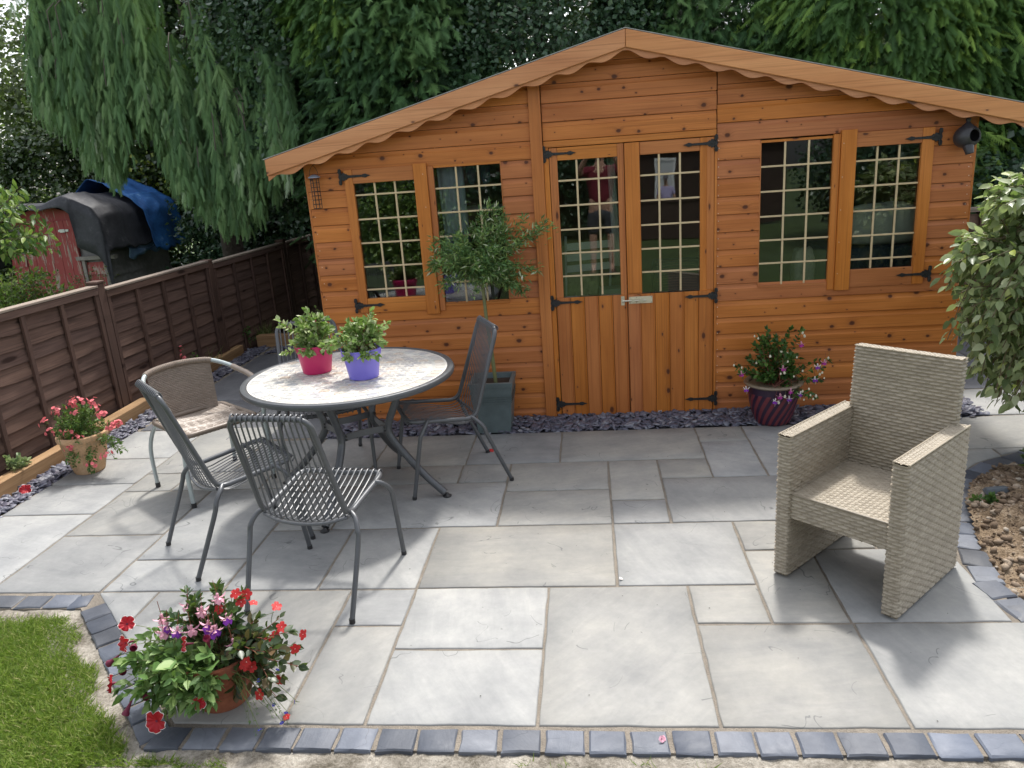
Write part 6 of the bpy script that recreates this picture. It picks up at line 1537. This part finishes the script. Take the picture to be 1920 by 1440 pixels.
def weeping():
    random.seed(41)
    t = thing('weeping_conifer', 'large weeping conifer with long drooping branches hanging over the fence and the red shed', 'tree', (-4.9, 10.4, -.1))
    parts = []; pos = []; dirs = []; sz = []; nrm = []; tones = []
    tw = MB()
    def bottom(x):
        pts = [(-6.9, 2.75), (-6.3, 2.45), (-5.95, 2.2), (-5.7, 1.72), (-5.45, 1.62), (-5.2, 2.35), (-4.95, 2.1), (-4.75, 1.5), (-4.4, 1.08), (-4.05, .98), (-3.75, 1.25), (-3.45, 1.45), (-3.2, 2.0), (-3.0, 2.6)]
        return float(np.interp(x, [p[0] for p in pts], [p[1] for p in pts]))
    strands = []
    for k in range(760):
        x = random.uniform(-6.45, -3.05); y = random.uniform(8.35, 9.9)
        xx = x*9/y if y > 9 else x
        if x*9/y < -6.38+.2*random.random(): continue
        bz = bottom(x*9.0/y)+.27+random.expovariate(1/.42); 
        if random.random() < .25: bz = bottom(x*9.0/y)+.22+random.uniform(0, .12)
        L_ = random.uniform(.55, 1.25); 
        if bz > 4.6: continue
        strands.append((x, y, bz, L_))
    for (x, y, bz, L_) in strands:
        tz = bz+L_; ox = -4.9+(x+4.9)*.86; oy = y+.12; tone = random.random()
        p0 = Vector((ox, oy+.15, tz+.10)); p1 = Vector((x, y+.05, tz-.02)); p2 = Vector((x+random.gauss(0, .05), y-.02, bz)); n = int(L_/.038)
        if random.random() < .25: tw.tube([p0, p0.lerp(p1, .5)+Vector((0, 0, .05)), p1, p1.lerp(p2, .3)], .006, 5)
        for i in range(n):
            u = (i+random.random())/n; q = p0*(1-u)**2*(1 if u < .5 else 1)+p1*2*u*(1-u)+p2*u*u
            for s in (-1, 1):
                pos.append((q.x+random.gauss(0, .02), q.y+random.gauss(0, .03), q.z)); dirs.append((s*random.uniform(.05, .55)*(1-.6*u), random.uniform(-.45, .15), -random.uniform(.75, 1.1)))
                sz.append(random.uniform(.17, .28)*(1-.25*u)); tones.append(min(1, tone*.55+random.random()*.4+.12*(u > .8)))
    pos = np.array(pos); dirs = unit(np.array(dirs)); m = len(pos); nn = unit(np.column_stack([RS.normal(0, .6, m), -np.ones(m), RS.normal(0, .25, m)])); sz = np.array(sz); tones = np.array(tones)
    sel = RS.randint(0, 3, m); parts = []
    for k in range(3):
        q = sel == k; parts.append(scatter(FROND[k][0], FROND[k][1], pos[q], frames(dirs[q], nn[q]), np.column_stack([sz[q]*.72, sz[q], sz[q]*.8]), jr=tones[q]))
    V, F, R = join(parts); V = V-np.array(chain(t)); bulk('crown', V, F, leafmat('weeping_foliage', CON_W, .6, .12, .3), parent=t, rnd=R, kind='stuff')
    tw.build('twigs', simple('grey_twig', (0.10, 0.085, 0.07), .9), t, world=True, kind='stuff')
    trunk(t, [(-4.9, 10.4, -.1), (-4.88, 10.35, 1.5), (-4.95, 10.3, 3), (-4.9, 10.2, 5.2)], .17, limbs=[[(-4.9, 10.3, 2.2+.5*k), (-4.9+1.2*math.cos(k*2.6), 9.8, 2.7+.5*k), (-4.9+1.7*math.cos(k*2.6), 9.3, 2.9+.5*k)] for k in range(6)])
    print('weeping tris', len(F))
weeping()

# light green ash-like shrub hanging over the fence at the left edge
def leafy_shrub(label, base, c, r, nb, nl, ls, cols, name, tplw=.5, cat='shrub', weep=False, hang=0.0, trans=.35, seed=2, group=None, rough=.4, zmin=None):
    random.seed(seed)
    t = thing(name, label, cat, (base[0], base[1], -.05), 0, group); tips = []
    for k in range(nb):
        a = random.uniform(0, 2*PI); ph = random.uniform(-.5, 1.0) if not weep else random.uniform(-1.15, 1.05); q = random.uniform(.8, 1.0)
        ch_ = math.cos(ph) if not weep else max(.35, math.cos(ph*.95))
        tips.append((c[0]+r[0]*q*math.cos(a)*ch_, c[1]+r[1]*q*math.sin(a)*ch_, c[2]+r[2]*q*math.sin(ph)))
    S, P, D = [], [], []
    for tp in tips:
        tp = Vector(tp); b = Vector((c[0]+random.gauss(0, .1), c[1]+random.gauss(0, .1), c[2]+(r[2]*random.uniform(-.5, .5) if weep else -r[2]*.4)))
        mid = (b+tp)/2+Vector((0, 0, r[2]*(.55 if weep else .15)))
        if weep: mid = Vector((tp.x*.75+b.x*.25, tp.y*.75+b.y*.25, max(b.z, tp.z)+.12))
        pl = [b*(1-u)**2+mid*2*u*(1-u)+tp*u*u for u in [i/8 for i in range(9)]]; S.append(pl)
        for k in range(nl):
            u = .2+.8*(k+random.random())/nl; q = b*(1-u)**2+mid*2*u*(1-u)+tp*u*u; tan = ((mid-b)*(1-u)+(tp-mid)*u).normalized(); o = tan.orthogonal(); o.rotate(Matrix.Rotation(k*2.4, 3, tan))
            P.append(tuple(q+o*.01)); D.append(tuple(o*.8+tan*.6+Vector((0, 0, -hang))))
    m = MB()
    for pl in S: m.tube(pl, [.005*(1-.6*i/9) for i in range(9)], 5)
    m.build('branches', simple('shoot_bark', (0.14, 0.11, 0.06), .7), t, world=True, kind='stuff')
    P, D = np.array(P), np.array(D)
    leaves('crown', P, D, RS.uniform(.7, 1.2, len(P))*ls, leafmat(name+'_leaf', cols, rough, trans), t, tpl=leaf_t(tplw, .07, .15, 2), world=True, up=.9, kind='stuff')
    trunk(t, [(base[0], base[1], -.05), ((base[0]+c[0])/2, (base[1]+c[1])/2, c[2]*.5), (c[0], c[1], c[2]+(r[2]*.55 if weep else 0))], .03)
    return t
leafy_shrub('young ash like shrub with pale green leaves leaning over the fence at the left edge', (-5.75, 6.75), (-5.75, 6.7, 1.52), (.95, .6, .58), 90, 26, .085, [(0, (0.05, 0.11, 0.03)), (.45, (0.10, 0.19, 0.05)), (.8, (0.22, 0.32, 0.07)), (1, (0.42, 0.52, 0.16))], 'leafy_shrub', tplw=.42, hang=.45)
leafy_shrub('yellow green bush behind the fence at the left edge below the pale shrub', (-6.6, 8.2), (-6.5, 8.1, .72), (.75, .5, .38), 70, 22, .055, LIME, 'leafy_bush', seed=5)
rs = leafy_shrub('weeping willow bush with broad grey green leaves at the right edge behind the wicker armchair', (3.0, 4.95), (2.76, 4.40, .98), (.84, .55, .82), 460, 30, .072, [(0, (0.09, 0.13, 0.055)), (.35, (0.19, 0.25, 0.11)), (.70, (0.34, 0.40, 0.19)), (.9, (0.54, 0.58, 0.38)), (1, (0.56, 0.64, 0.13))], 'weeping_bush', tplw=.50, weep=True, hang=.55, seed=12, rough=.35)
broadleaf('dense low bushes far behind the left fence beside the red shed', (-9.6, 10.9, .75), (1.5, .5, .95), 110, 110, .075, [(0, (0.03, 0.06, 0.02)), (.5, (0.08, 0.14, 0.035)), (1, (0.24, 0.32, 0.08))], (-9.6, 11.2), name='hedge', cat='hedge', th=.04)
# sapling with pinnate leaves beyond the right fence
def sapling():
    random.seed(9)
    t = thing('ash_sapling', 'young sapling with paired leaflets standing behind the low right fence', 'sapling', (3.62, 7.95, .2)); m = MB(); m.tube(smooth_path([(0, 0, 0), (.01, 0, .6), (.03, 0, 1.05), (.06, 0, 1.38)]), .007, 6); m.build('stem', M_stem, t)
    P, D = [], []
    for k in range(15):
        z = .70+k*.047; a = k*2.3; L_ = .24*(1-.3*k/15); d = Vector((math.cos(a), math.sin(a)*.6, .45)).normalized()
        for j in range(6):
            q = Vector((.02, 0, z))+d*L_*(j+1)/6+Vector((0, 0, -.03*(j/6)**2)); sd_ = d.cross(Vector((0, 0, 1))).normalized()
            for s in (-1, 1): P.append(tuple(q)); D.append(tuple(sd_*s*.9+d*.6))
        P.append(tuple(q)); D.append(tuple(d))
    leaves('foliage', np.array(P), np.array(D), RS.uniform(.06, .085, len(P)), leafmat('sapling_leaf', [(0, (0.05, 0.10, 0.04)), (1, (0.13, 0.22, 0.09))], .4), t, tpl=leaf_t(.36, .05, .1, 2), kind='stuff')
sapling()
broadleaf('low dark undergrowth behind the right fence', (4.2, 8.3, .95), (1.3, .35, .75), 80, 100, .06, IVY, (4.2, 8.5), name='undergrowth', cat='shrub', th=.03)
broadleaf('dark shrub beyond the far end of the left fence', (-3.0, 12.9, .75), (.95, .35, 1.2), 70, 100, .06, IVY, (-3.0, 13.1), name='shrub', cat='shrub', th=.03)

# ------------------------------------------------------------ red shed with tarpaulins
def peel_mat():
    m, nt, b = newmat('peeling_red_paint'); tc, rnd = objvec(nt)
    s = nd(nt, 'ShaderNodeMapping', {'Vector': tc, 'Scale': (9, 9, .9)}).outputs[0]
    n = noi(nt, s, 2.4, 6, .68, .5); n2 = noi(nt, tc, 2.0, 3); k = ramp(nt, mth(nt, 'ADD', mth(nt, 'MULTIPLY', n, .8), mth(nt, 'MULTIPLY', n2, .2)), [(.55, 0.0), (.575, 1.0)])
    c = mix(nt, k, (0.33, 0.065, 0.062), (0.40, 0.32, 0.27)); setp(b, Base_Color=c, Roughness=.75, Normal=bump(nt, k, .3, .003)); return m
def cloth_mat(name, lo, hi, hl):
    m, nt, b = newmat(name); tc, _ = objvec(nt); n = noi(nt, tc, 3.2, 6, .65); n2 = noi(nt, tc, 26, 4)
    c = ramp(nt, mth(nt, 'ADD', mth(nt, 'MULTIPLY', n, .7), mth(nt, 'MULTIPLY', n2, .3)), [(.38, lo), (.58, hi), (.70, hl)]); setp(b, Base_Color=c, Roughness=.62, Normal=bump(nt, n, .35, .02)); return m
def red_shed():
    M_red = peel_mat(); M_gb = simple('grey_weathered_board', (0.22, 0.215, 0.21), .9, var=.4, scale=14, bumps=.3); M_tr = simple('grey_trim', (0.26, 0.24, 0.22), .9, var=.3)
    x0, x1, y0, y1 = -8.12, -6.72, 10.3, 11.95; t = thing('red_shed', 'old red shed with peeling paint behind the left fence', 'shed', (-7.4, 10.3, -.6))
    m = MB(); m.bx(x0+.01, x1-.01, y0+.03, y1, -.6, 1.40); m.build('wall', M_gb, t, world=True)
    m = MB(); xr = (x0+x1)/2-.1
    m.add([(x0-.05, y0, 1.38), (xr, y0, 1.66), (x1+.05, y0, 1.38), (x0-.05, y1, 1.38), (xr, y1, 1.66), (x1+.05, y1, 1.38)], [(0, 2, 1), (3, 4, 5), (0, 1, 4, 3), (1, 2, 5, 4), (0, 3, 5, 2)]); m.build('roof', M_red, t, world=True, smooth=False)
    for k in range(9):
        for (a, b) in ((x0, -7.90), (-7.02, x1)):
            z = -.5+k*.165 if a < -7.5 else -.5+k*.165
            m = MB(); m.add([(a, y0-.02, z), (b, y0-.02, z), (b, y0+.006, z+.17), (a, y0+.006, z+.17), (a, y0+.02, z), (b, y0+.02, z), (b, y0+.02, z+.17), (a, y0+.02, z+.17)], [(0, 1, 2, 3), (4, 7, 6, 5), (0, 4, 5, 1), (0, 3, 7, 4), (1, 5, 6, 2)])
            if not (a > -7.1 and z > .75): m.build('lap_board', M_red, t, world=True, smooth=False)
    for k in range(8):
        z = -.45+k*.175; m = MB(); x = x1
        m.add([(x+.03, y0, z), (x+.03, y1, z), (x+.003, y1, z+.185), (x+.003, y0, z+.185), (x-.01, y0, z), (x-.01, y1, z), (x-.01, y1, z+.185), (x-.01, y0, z+.185)], [(0, 1, 2, 3), (0, 4, 5, 1), (0, 3, 7, 4), (1, 5, 6, 2), (4, 7, 6, 5)]); m.build('lap_board', M_gb, t, world=True, smooth=False)
    d = MB(); d.bx(-7.87, -7.08, y0-.012, y0+.01, -.55, 1.43); dr = d.build('door', M_red, t, world=True)
    for k in range(6):
        a = -7.868+k*.131; m = MB(); m.bx(a+.002, a+.129, y0-.03, y0-.013, -.54, 1.425+random.uniform(-.006, .006)); m.build('door_board', M_red, dr, world=True, bevel=.003)
    for z in (1.20, .25): m = MB(); m.bx(-7.86, -7.55, y0-.04, y0-.031, z-.016, z+.016); m.build('hinge', simple('rusty_strap', (0.12, 0.05, 0.035), .8), dr, world=True)
    m = MB(); m.bx(-7.30, -7.15, y0-.045, y0-.031, 1.27, 1.30); m.bx(-7.27, -7.20, y0-.055, y0-.045, 1.262, 1.305); m.build('latch', simple('galvanised', (0.6, 0.62, 0.62), .35, metal=.7), dr, world=True)
    for a in (-7.06, x1-.02): m = MB(); m.bx(a, a+.045, y0-.04, y0, -.5, .86); m.build('corner_post', M_tr, t, world=True)
    m = MB(); m.bx(-7.12, -6.55, y0-.06, y0+.02, .865, .915); m.build('ledge', M_tr, t, world=True)
red_shed()
def subdivide_path(P, d):
    out = []
    for a, b in zip(P[:-1], P[1:]):
        k = max(1, int((b-a).length/d)); out += [a.lerp(b, i/k) for i in range(k)]
    return out+[P[-1]]
def tarp(name, label, path, y0, y1, mat, fy=(0, 0), amp=.03, seed=0, hem=.06, arch=None):
    n, q = 90, 26; P = subdivide_path(round_path([(p[0], 0, p[1]) for p in path], .04, 4), .03); m_ = len(P)-1; V = []; F = []
    for j in range(q+1):
        v = j/q
        for i in range(m_+1):
            u = i/m_; p = P[i]; ya = y0+fy[0]*u; yb = y1+fy[1]*u; y = ya+(yb-ya)*v
            f = noise.noise(Vector((u*2.2, v*2.0, seed)))*amp*2.6+(.35-abs(noise.noise(Vector((u*7, v*3.5+u*3, seed)))))*amp*1.5+noise.noise(Vector((u*15, v*15, seed)))*amp*.35
            fold = math.sin(v*9+u*3+seed)*amp*.8*max(0, (u-.62))*2.6
            endz = hem*noise.noise(Vector((v*5, 0, seed+3)))*(1 if u > .9 or u < .05 else 0)*max(0, (u-.9)*10 if u > .9 else 1)
            z = p.z+f*.7+endz-(.05*math.sin(PI*v) if u < .6 else 0)
            if arch and j < 3: z -= 0
            V.append((p.x+f*.5+fold, y, z))
    for j in range(q):
        for i in range(m_): F.append((j*(m_+1)+i, j*(m_+1)+i+1, (j+1)*(m_+1)+i+1, (j+1)*(m_+1)+i))
    # front skirt turned down over the gable
    if arch:
        base = len(V)
        for r in range(4):
            for i in range(m_+1):
                u = i/m_; x, y, z = V[i]; d = arch(x)*(r+1)/4; V.append((x, y-.015*(r+1), z-d))
        for r in range(4):
            for i in range(m_):
                a = (lambda rr, ii: ii if rr < 0 else base+rr*(m_+1)+ii); F.append((a(r-1, i), a(r-1, i+1), a(r, i+1), a(r, i)))
    mb = MB(); mb.add(V, F); o = mb.build(name, mat, angle=180); s = o.modifiers.new('s', 'SOLIDIFY'); s.thickness = .004; tag(o, label, 'tarpaulin'); return o
tarp('tarpaulin', 'faded black tarpaulin draped over the near half of the red shed', [(-8.38, .85), (-8.22, 1.46), (-7.85, 1.68), (-7.35, 1.66), (-7.05, 1.76), (-6.66, 1.56), (-6.58, 1.44), (-6.50, .97)], 10.12, 11.25, cloth_mat('black_tarp', (0.022, 0.023, 0.030), (0.045, 0.047, 0.058), (0.12, 0.12, 0.13)), fy=(0, .1), seed=2, arch=lambda x: .06+.16*min(1, abs(x+7.55)*1.6)**2+(.42 if x > -6.95 else 0))
tarp('tarpaulin', 'bright blue tarpaulin draped over the far end of the red shed', [(-7.8, 1.35), (-7.5, 1.75), (-7.25, 1.96), (-7.0, 1.86), (-6.60, 1.60), (-6.45, 1.44), (-6.38, .88)], 11.05, 12.0, cloth_mat('blue_tarp', (0.012, 0.07, 0.24), (0.025, 0.14, 0.42), (0.16, 0.33, 0.60)), seed=7, amp=.035, hem=.12)
o = tarp('tarpaulin', 'crumpled faded blue sheet hanging below the black tarpaulin on the shed side', [(-6.62, 1.1), (-6.58, 1.02), (-6.55, .93), (-6.56, .83)], 10.6, 11.7, cloth_mat('faded_blue', (0.08, 0.16, 0.30), (0.18, 0.28, 0.42), (0.35, 0.42, 0.52)), seed=4, amp=.02, hem=.1)

# ------------------------------------------------------------ small plants and litter
def tuft(label, loc, n, h, cols, cat='weed', name='grass_tuft', spread=.05):
    t = thing(name, label, cat, loc); a = RS.uniform(0, 2*PI, n); d = unit(np.column_stack([np.cos(a)*.5, np.sin(a)*.5, np.ones(n)])); P = np.column_stack([RS.normal(0, spread, n), RS.normal(0, spread, n), np.zeros(n)])
    V, F, R = scatter([(-.03, 0, 0), (.03, 0, 0), (.02, .55, .02), (-.02, .55, .02), (0, 1, -.18)], [(0, 1, 2), (0, 2, 3), (3, 2, 4)], P, frames(d, unit(RS.normal(0, 1, (n, 3)))), np.column_stack([np.full(n, h*.4), RS.uniform(.5, 1, n)*h, np.full(n, h)]))
    bulk('blades', V, F, leafmat('tuft', cols, .5, .3), parent=t, rnd=R)
TC_ = [(0, (0.08, 0.13, 0.03)), (1, (0.30, 0.33, 0.12))]
tuft('thin grass tuft growing at the fence foot behind the far sleeper', (-3.87, 7.2, .03), 60, .26, TC_)
tuft('grass tuft in the far corner between fence and passage', (-3.7, 8.3, .03), 90, .30, TC_)
def weed(label, loc, n, h, ls, cols, name='weed', cat='weed', flowers=None, w_=.55, seed=3):
    random.seed(seed); t = thing(name, label, cat, loc)
    tips = [(random.gauss(0, h*.35), random.gauss(0, h*.35), random.uniform(.4, 1)*h) for _ in range(n)]
    S, P, D = stems_and_leaves((0, 0, 0), tips, 5, ls, .02); stem_mesh('stems', S, .0018, M_stem, t); leaves('foliage', P, D, RS.uniform(.7, 1.2, len(P))*ls, leafmat(name, cols, .5, .3), t, tpl=leaf_t(w_, .06, .12, 2), kind='stuff')
    if flowers:
        for p in flowers[1]: place_flower(flowers[0], p, (p[0], -.6, .9), t, 'flower_head', 1.0)
    return t
coral = cluster_mesh(6, .013, F_pink, F_dpink, .018, 22)
weed('coral flowered plant growing between fence and sleeper behind the bistro chair', (-3.87, 6.75, .03), 14, .24, .03, [(0, (0.06, 0.13, 0.03)), (1, (0.20, 0.30, 0.07))], name='flowering_plant', cat='plant', flowers=(coral, [(.0, -.05, .27), (.06, -.06, .24), (-.04, -.05, .25), (.04, -.03, .30), (.16, -.12, .12), (.15, -.12, .06)]))
weed('pale succulent rosettes creeping over the near sleeper at the left edge', (-3.80, 4.40, .09), 12, .10, .03, [(0, (0.12, 0.20, 0.08)), (1, (0.40, 0.46, 0.24))], name='succulent', cat='plant', w_=.7, seed=8)
WG = [(0, (0.03, 0.08, 0.02)), (1, (0.10, 0.20, 0.05))]
weed('low broad leaved weed on the soil by the lower setts of the bed', (1.93, 3.12, .02), 12, .07, .05, WG, seed=4)
weed('grassy weed tangle on the soil at the right edge beside the slate rock', (2.28, 3.92, .04), 26, .15, .035, [(0, (0.05, 0.09, 0.03)), (1, (0.16, 0.22, 0.08))], seed=5)
weed('small weed at the foot of the slate rock', (1.93, 3.70, .03), 7, .06, .03, WG, seed=6)
weed('thin leafy weed at the corner of the summerhouse and the fence', (-2.35, 7.0, 0), 16, .62, .035, [(0, (0.06, 0.12, 0.03)), (1, (0.22, 0.30, 0.09))], seed=11)
weed('straggly dry weeds standing in front of the red shed', (-6.85, 9.95, .25), 40, .55, .03, [(0, (0.10, 0.12, 0.05)), (1, (0.34, 0.32, 0.18))], name='dry_weed', seed=14)
weed('ivy leafed weed by the foot of the left fence behind the bistro chair', (-3.84, 8.0, .03), 18, .22, .04, WG, seed=15)
def litter(me, pos, label, cat='petal', name='fallen_flower', d=(0, 0, 1), s=1.0):
    o = link(name, me); o.location = pos; o.rotation_euler = Vector(d).to_track_quat('Z', 'Y').to_euler(); o.scale = (s, s, s); tag(o, label, cat)
wet = petunia_mesh()
litter(wet, (-3.63, 4.22, .035), 'fallen red and white bloom lying on the slate by the near sleeper', 'flower', d=(.3, -.6, .6), s=1.25)
litter(impatiens_mesh(), (-.685, 4.715, .008), 'crumpled pink red petal lying on the slab behind the right hand chair leg', d=(.3, -.3, .8), s=.95)
litter(impatiens_mesh(), (-1.13, 2.20, .008), 'small fallen red bloom in the joint beside the front flowerpot', d=(0, -.3, .8), s=.7)
litter(cluster_mesh(1, .012, F_white, F_bud, .003, 9), (.085, 3.10, .005), 'tiny white petal scrap on a slab joint in the middle of the patio', s=.9)
litter(cluster_mesh(2, .012, F_lpink, F_wine, .01, 12), (.17, 2.115, .008), 'dried pink petal scrap on the front row of setts', s=.9)
# scattered specks of debris
def specks():
    n = 110; P = np.column_stack([RS.uniform(-3.2, 1.9, n), RS.uniform(2.2, 5.0, n), np.full(n, .003)]); a = RS.uniform(0, 6.28, n)
    V, F, R = scatter([(-.5, 0, 0), (.5, -.1, .1), (.3, .8, .1), (-.4, .7, 0)], [(0, 1, 2), (0, 2, 3)], P, frames(np.column_stack([np.cos(a), np.sin(a), 0*a]), np.tile([0, 0, 1.], (n, 1))), RS.uniform(.002, .006, n))
    tag(bulk('debris', V, F, simple('debris_dark', (0.05, 0.04, 0.035), .9), rnd=R), 'tiny dark leaf crumbs scattered over the paving', 'debris', kind='stuff')
specks()

# ------------------------------------------------------------ what the panes mirror: photographer, far visitor, garden end
def person(label, loc, rz, shirt, trousers, skin, arms, h=1.0, cap=None, shorts=True):
    t = thing('person', label, 'person', loc, rz)
    def skinned(name, V, E, R, mat, par, root=0, sub=1):
        me = bpy.data.meshes.new(name); me.from_pydata(V, E, []); o = link(name, me, par); sk = o.modifiers.new('skin', 'SKIN')
        for i, r in enumerate(R): me.skin_vertices[0].data[i].radius = (r if isinstance(r, tuple) else (r, r))
        me.skin_vertices[0].data[root].use_root = True; sb_ = o.modifiers.new('sub', 'SUBSURF'); sb_.levels = sb_.render_levels = sub
        me.materials.append(mat); sk.use_smooth_shade = True; return o
    V = [(0, 0, .95), (0, 0, 1.15), (0, .0, 1.38), (0, .0, 1.50), (0, .02, 1.58), (0, .02, 1.66), (0, .02, 1.75)]; E = [(0, 1), (1, 2), (2, 3), (3, 4), (4, 5), (5, 6)]; R = [(.15, .11), (.15, .105), (.17, .11), (.06, .06), (.055, .055), (.075, .09), (.07, .085)]
    for s in (-1, 1):
        b = len(V); V += [(s*.10, 0, .88), (s*.12, .02, .50), (s*.13, 0, .10), (s*.14, .16, .035)]; E += [(0, b), (b, b+1), (b+1, b+2), (b+2, b+3)]; R += [.085, .058, .042, (.042, .03)]
        b = len(V); sh, el, wr, ha = arms; V += [(s*.19, 0, 1.43)]+[(s*p[0], p[1], p[2]) for p in (el, wr, ha)]; E += [(2, b), (b, b+1), (b+1, b+2), (b+2, b+3)]; R += [.055, .042, .030, (.035, .022)]
        for f in range(5):
            q = len(V); base = Vector((s*ha[0], ha[1], ha[2])); d_ = Vector((-s*.012*(f-1.5), .012, .03+.002*f)) if f else Vector((-s*.035, .0, .01)); V += [tuple(base+d_), tuple(base+d_*2.0)]; E += [(b+3, q), (q, q+1)]; R += [.009, .008]
    skinned('body', V, E, R, skin, t, sub=2)
    V = [(0, 0, .93), (0, 0, 1.15), (0, 0, 1.38), (0, 0, 1.49)]; E = [(0, 1), (1, 2), (2, 3)]; R = [(.175, .135), (.172, .125), (.185, .128), (.085, .085)]
    for s in (-1, 1): b = len(V); el = Vector((s*arms[1][0], arms[1][1], arms[1][2])); shp = Vector((s*.19, 0, 1.43)); V += [tuple(shp), tuple(shp.lerp(el, .75))]; E += [(2, b), (b, b+1)]; R += [.075, .065]
    skinned('shirt', V, E, R, shirt, t, sub=2)
    V = [(0, 0, .97), (0, 0, .90)]; E = [(0, 1)]; R = [(.165, .13), (.165, .13)]
    for s in (-1, 1): b = len(V); V += [(s*.10, 0, .82), (s*.12, .02, .52 if shorts else .12)]; E += [(1, b), (b, b+1)]; R += [.105, .085 if shorts else .07]
    skinned('shorts' if shorts else 'trousers', V, E, R, trousers, t, sub=2)
    hr = MB(); hr.lathe([(.094, -.01), (.097, .03), (.085, .075), (.05, .105), (0, .115)], 20, (0, .0, 1.735), close=False)
    if cap: hr.add([(-.07, .08, 1.745), (.07, .08, 1.745), (.055, .19, 1.735), (-.055, .19, 1.735), (-.07, .08, 1.755), (.07, .08, 1.755), (.055, .19, 1.742), (-.055, .19, 1.742)], [(0, 1, 2, 3), (7, 6, 5, 4), (1, 5, 6, 2), (2, 6, 7, 3), (3, 7, 4, 0)])
    hr.build('cap' if cap else 'hair', cap or simple('grey_hair', (0.12, 0.10, 0.08), .8), t)
    f = MB()
    for s in (-1, 1): f.lathe([(0, 0), (.012, .006), (0, .012)], 8, (s*.032, .098, 1.705))
    f.box((0, .115, 1.675), (.022, .03, .035)); f.box((0, .100, 1.630), (.05, .012, .010)); f.build('face', simple('face_dark', (0.12, 0.06, 0.05), .6), t)
    for s in (-1, 1): m = MB(); m.box((s*.14, .06, .018), (.10, .27, .036)); m.tube([(s*.09, .10, .04), (s*.14, .10, .085), (s*.19, .10, .04)], .012, 6); m.build('sandal', simple('sandal_leather', (0.10, 0.07, 0.05), .7), t, bevel=.012)
    return t
M_skin = simple('skin', (0.55, 0.32, 0.23), .55, var=.05)
person('photographer in a burgundy shirt and dark shorts, mirrored in the left door panes', (.20, -.47, .145), 0, simple('burgundy_shirt', (0.19, 0.018, 0.035), .85), simple('dark_shorts', (0.055, 0.06, 0.07), .85), M_skin, ((.19, 0, 1.43), (.30, .16, 1.42), (.12, .36, 1.72), (.075, .40, 1.78)))
p2_ = person('visitor in a lilac polo shirt and cap, mirrored small in the right door panes', (2.50, -14.3, -.87), 0, simple('lilac_shirt', (0.50, 0.45, 0.70), .85), simple('navy_trousers', (0.04, 0.04, 0.07), .85), M_skin, ((.19, 0, 1.43), (.24, .03, 1.14), (.24, .14, .92), (.23, .16, .86)), cap=simple('cap_cloth', (0.16, 0.15, 0.17), .8), shorts=False)
def house():
    t = thing('house', 'brick house at the far end of the garden, mirrored in the summerhouse panes', 'house', (0, -16, -.8))
    mb = MB(); M_brick = simple('dark_brick', (0.045, 0.028, 0.022), .9, var=.3, scale=9); mb.bx(-6, 6.5, -.12, 0, 0, 2.9); mb.build('wall', M_brick, t)
    m = MB(); m.add([(-6.3, .3, 2.8), (6.8, .3, 2.8), (6.8, -3, 4.4), (-6.3, -3, 4.4), (-6.3, .3, 2.7), (6.8, .3, 2.7), (6.8, -3, 4.3), (-6.3, -3, 4.3)], [(0, 1, 2, 3), (7, 6, 5, 4), (0, 4, 5, 1), (1, 5, 6, 2), (2, 6, 7, 3), (3, 7, 4, 0)]); m.build('roof', simple('roof_tile_brown', (0.07, 0.045, 0.035), .9), t, smooth=False)
    mw = simple('white_upvc', (0.80, 0.80, 0.80), .4, var=.02)
    for i, (a, b, z0, z1) in enumerate(((2.30, 2.95, .1, 2.25), (-3.4, -1.8, 1.0, 2.1), (-.2, .9, .1, 2.1))):
        m = MB(); m.bx(a, a+.08, 0, .05, z0, z1); m.bx(b-.08, b, 0, .05, z0, z1); m.bx(a+.08, b-.08, 0, .05, z0, z0+.1); m.bx(a+.08, b-.08, 0, .05, z1-.1, z1)
        fr = m.build('door_frame' if z0 < .5 else 'window_frame', mw, t)
        m = MB(); m.bx(a+.08, b-.08, .01, .02, z0+.1, z1-.1); m.build('pane', simple('daylit_pane', (0.62, 0.64, 0.66), .4) if i == 0 else M_glass, fr)  # daylight on the first door's pane put in as a pale opaque colour
house()
m = MB(); m.bx(1.0, 4.2, -13.2, -13.0, -.85, .22); m.bx(.96, 4.24, -13.24, -12.96, .22, .27); tag(m.build('masking_wall', simple('dark_wall_brick', (0.05, 0.032, 0.026), .9)), 'added low dark wall before the house, hiding the mirrored visitor from the waist down', 'wall')  # added wall, placed to blank out the lower half of the visitor's reflection
broadleaf('dark trees beside the house, mirrored in the left window and door', (-1.2, -14.6, .9), (2.6, .7, 1.9), 190, 60, .12, IVY, (-1.2, -15), name='garden_tree', cat='tree', sp=.25, front=0)
broadleaf('dark garden hedge behind the photographer on the left, mirrored in the panes', (-7.5, -13, .9), (2.6, .8, 1.7), 150, 60, .12, IVY, (-7.5, -13), name='garden_hedge', cat='hedge', sp=.25, front=0)
broadleaf('dark garden hedge behind the photographer on the right, mirrored in the panes', (7.4, -9.5, .9), (1.9, 2.2, 1.7), 200, 60, .12, IVY, (7.4, -9.5), name='garden_hedge', cat='hedge', sp=.25, front=0)
broadleaf('garden shrub behind the photographer, mirrored in the left window', (-4.4, -8.5, .35), (1.3, .8, 1.2), 110, 60, .10, LIME, (-4.4, -8.5), name='garden_shrub', cat='shrub', sp=.22, front=0)
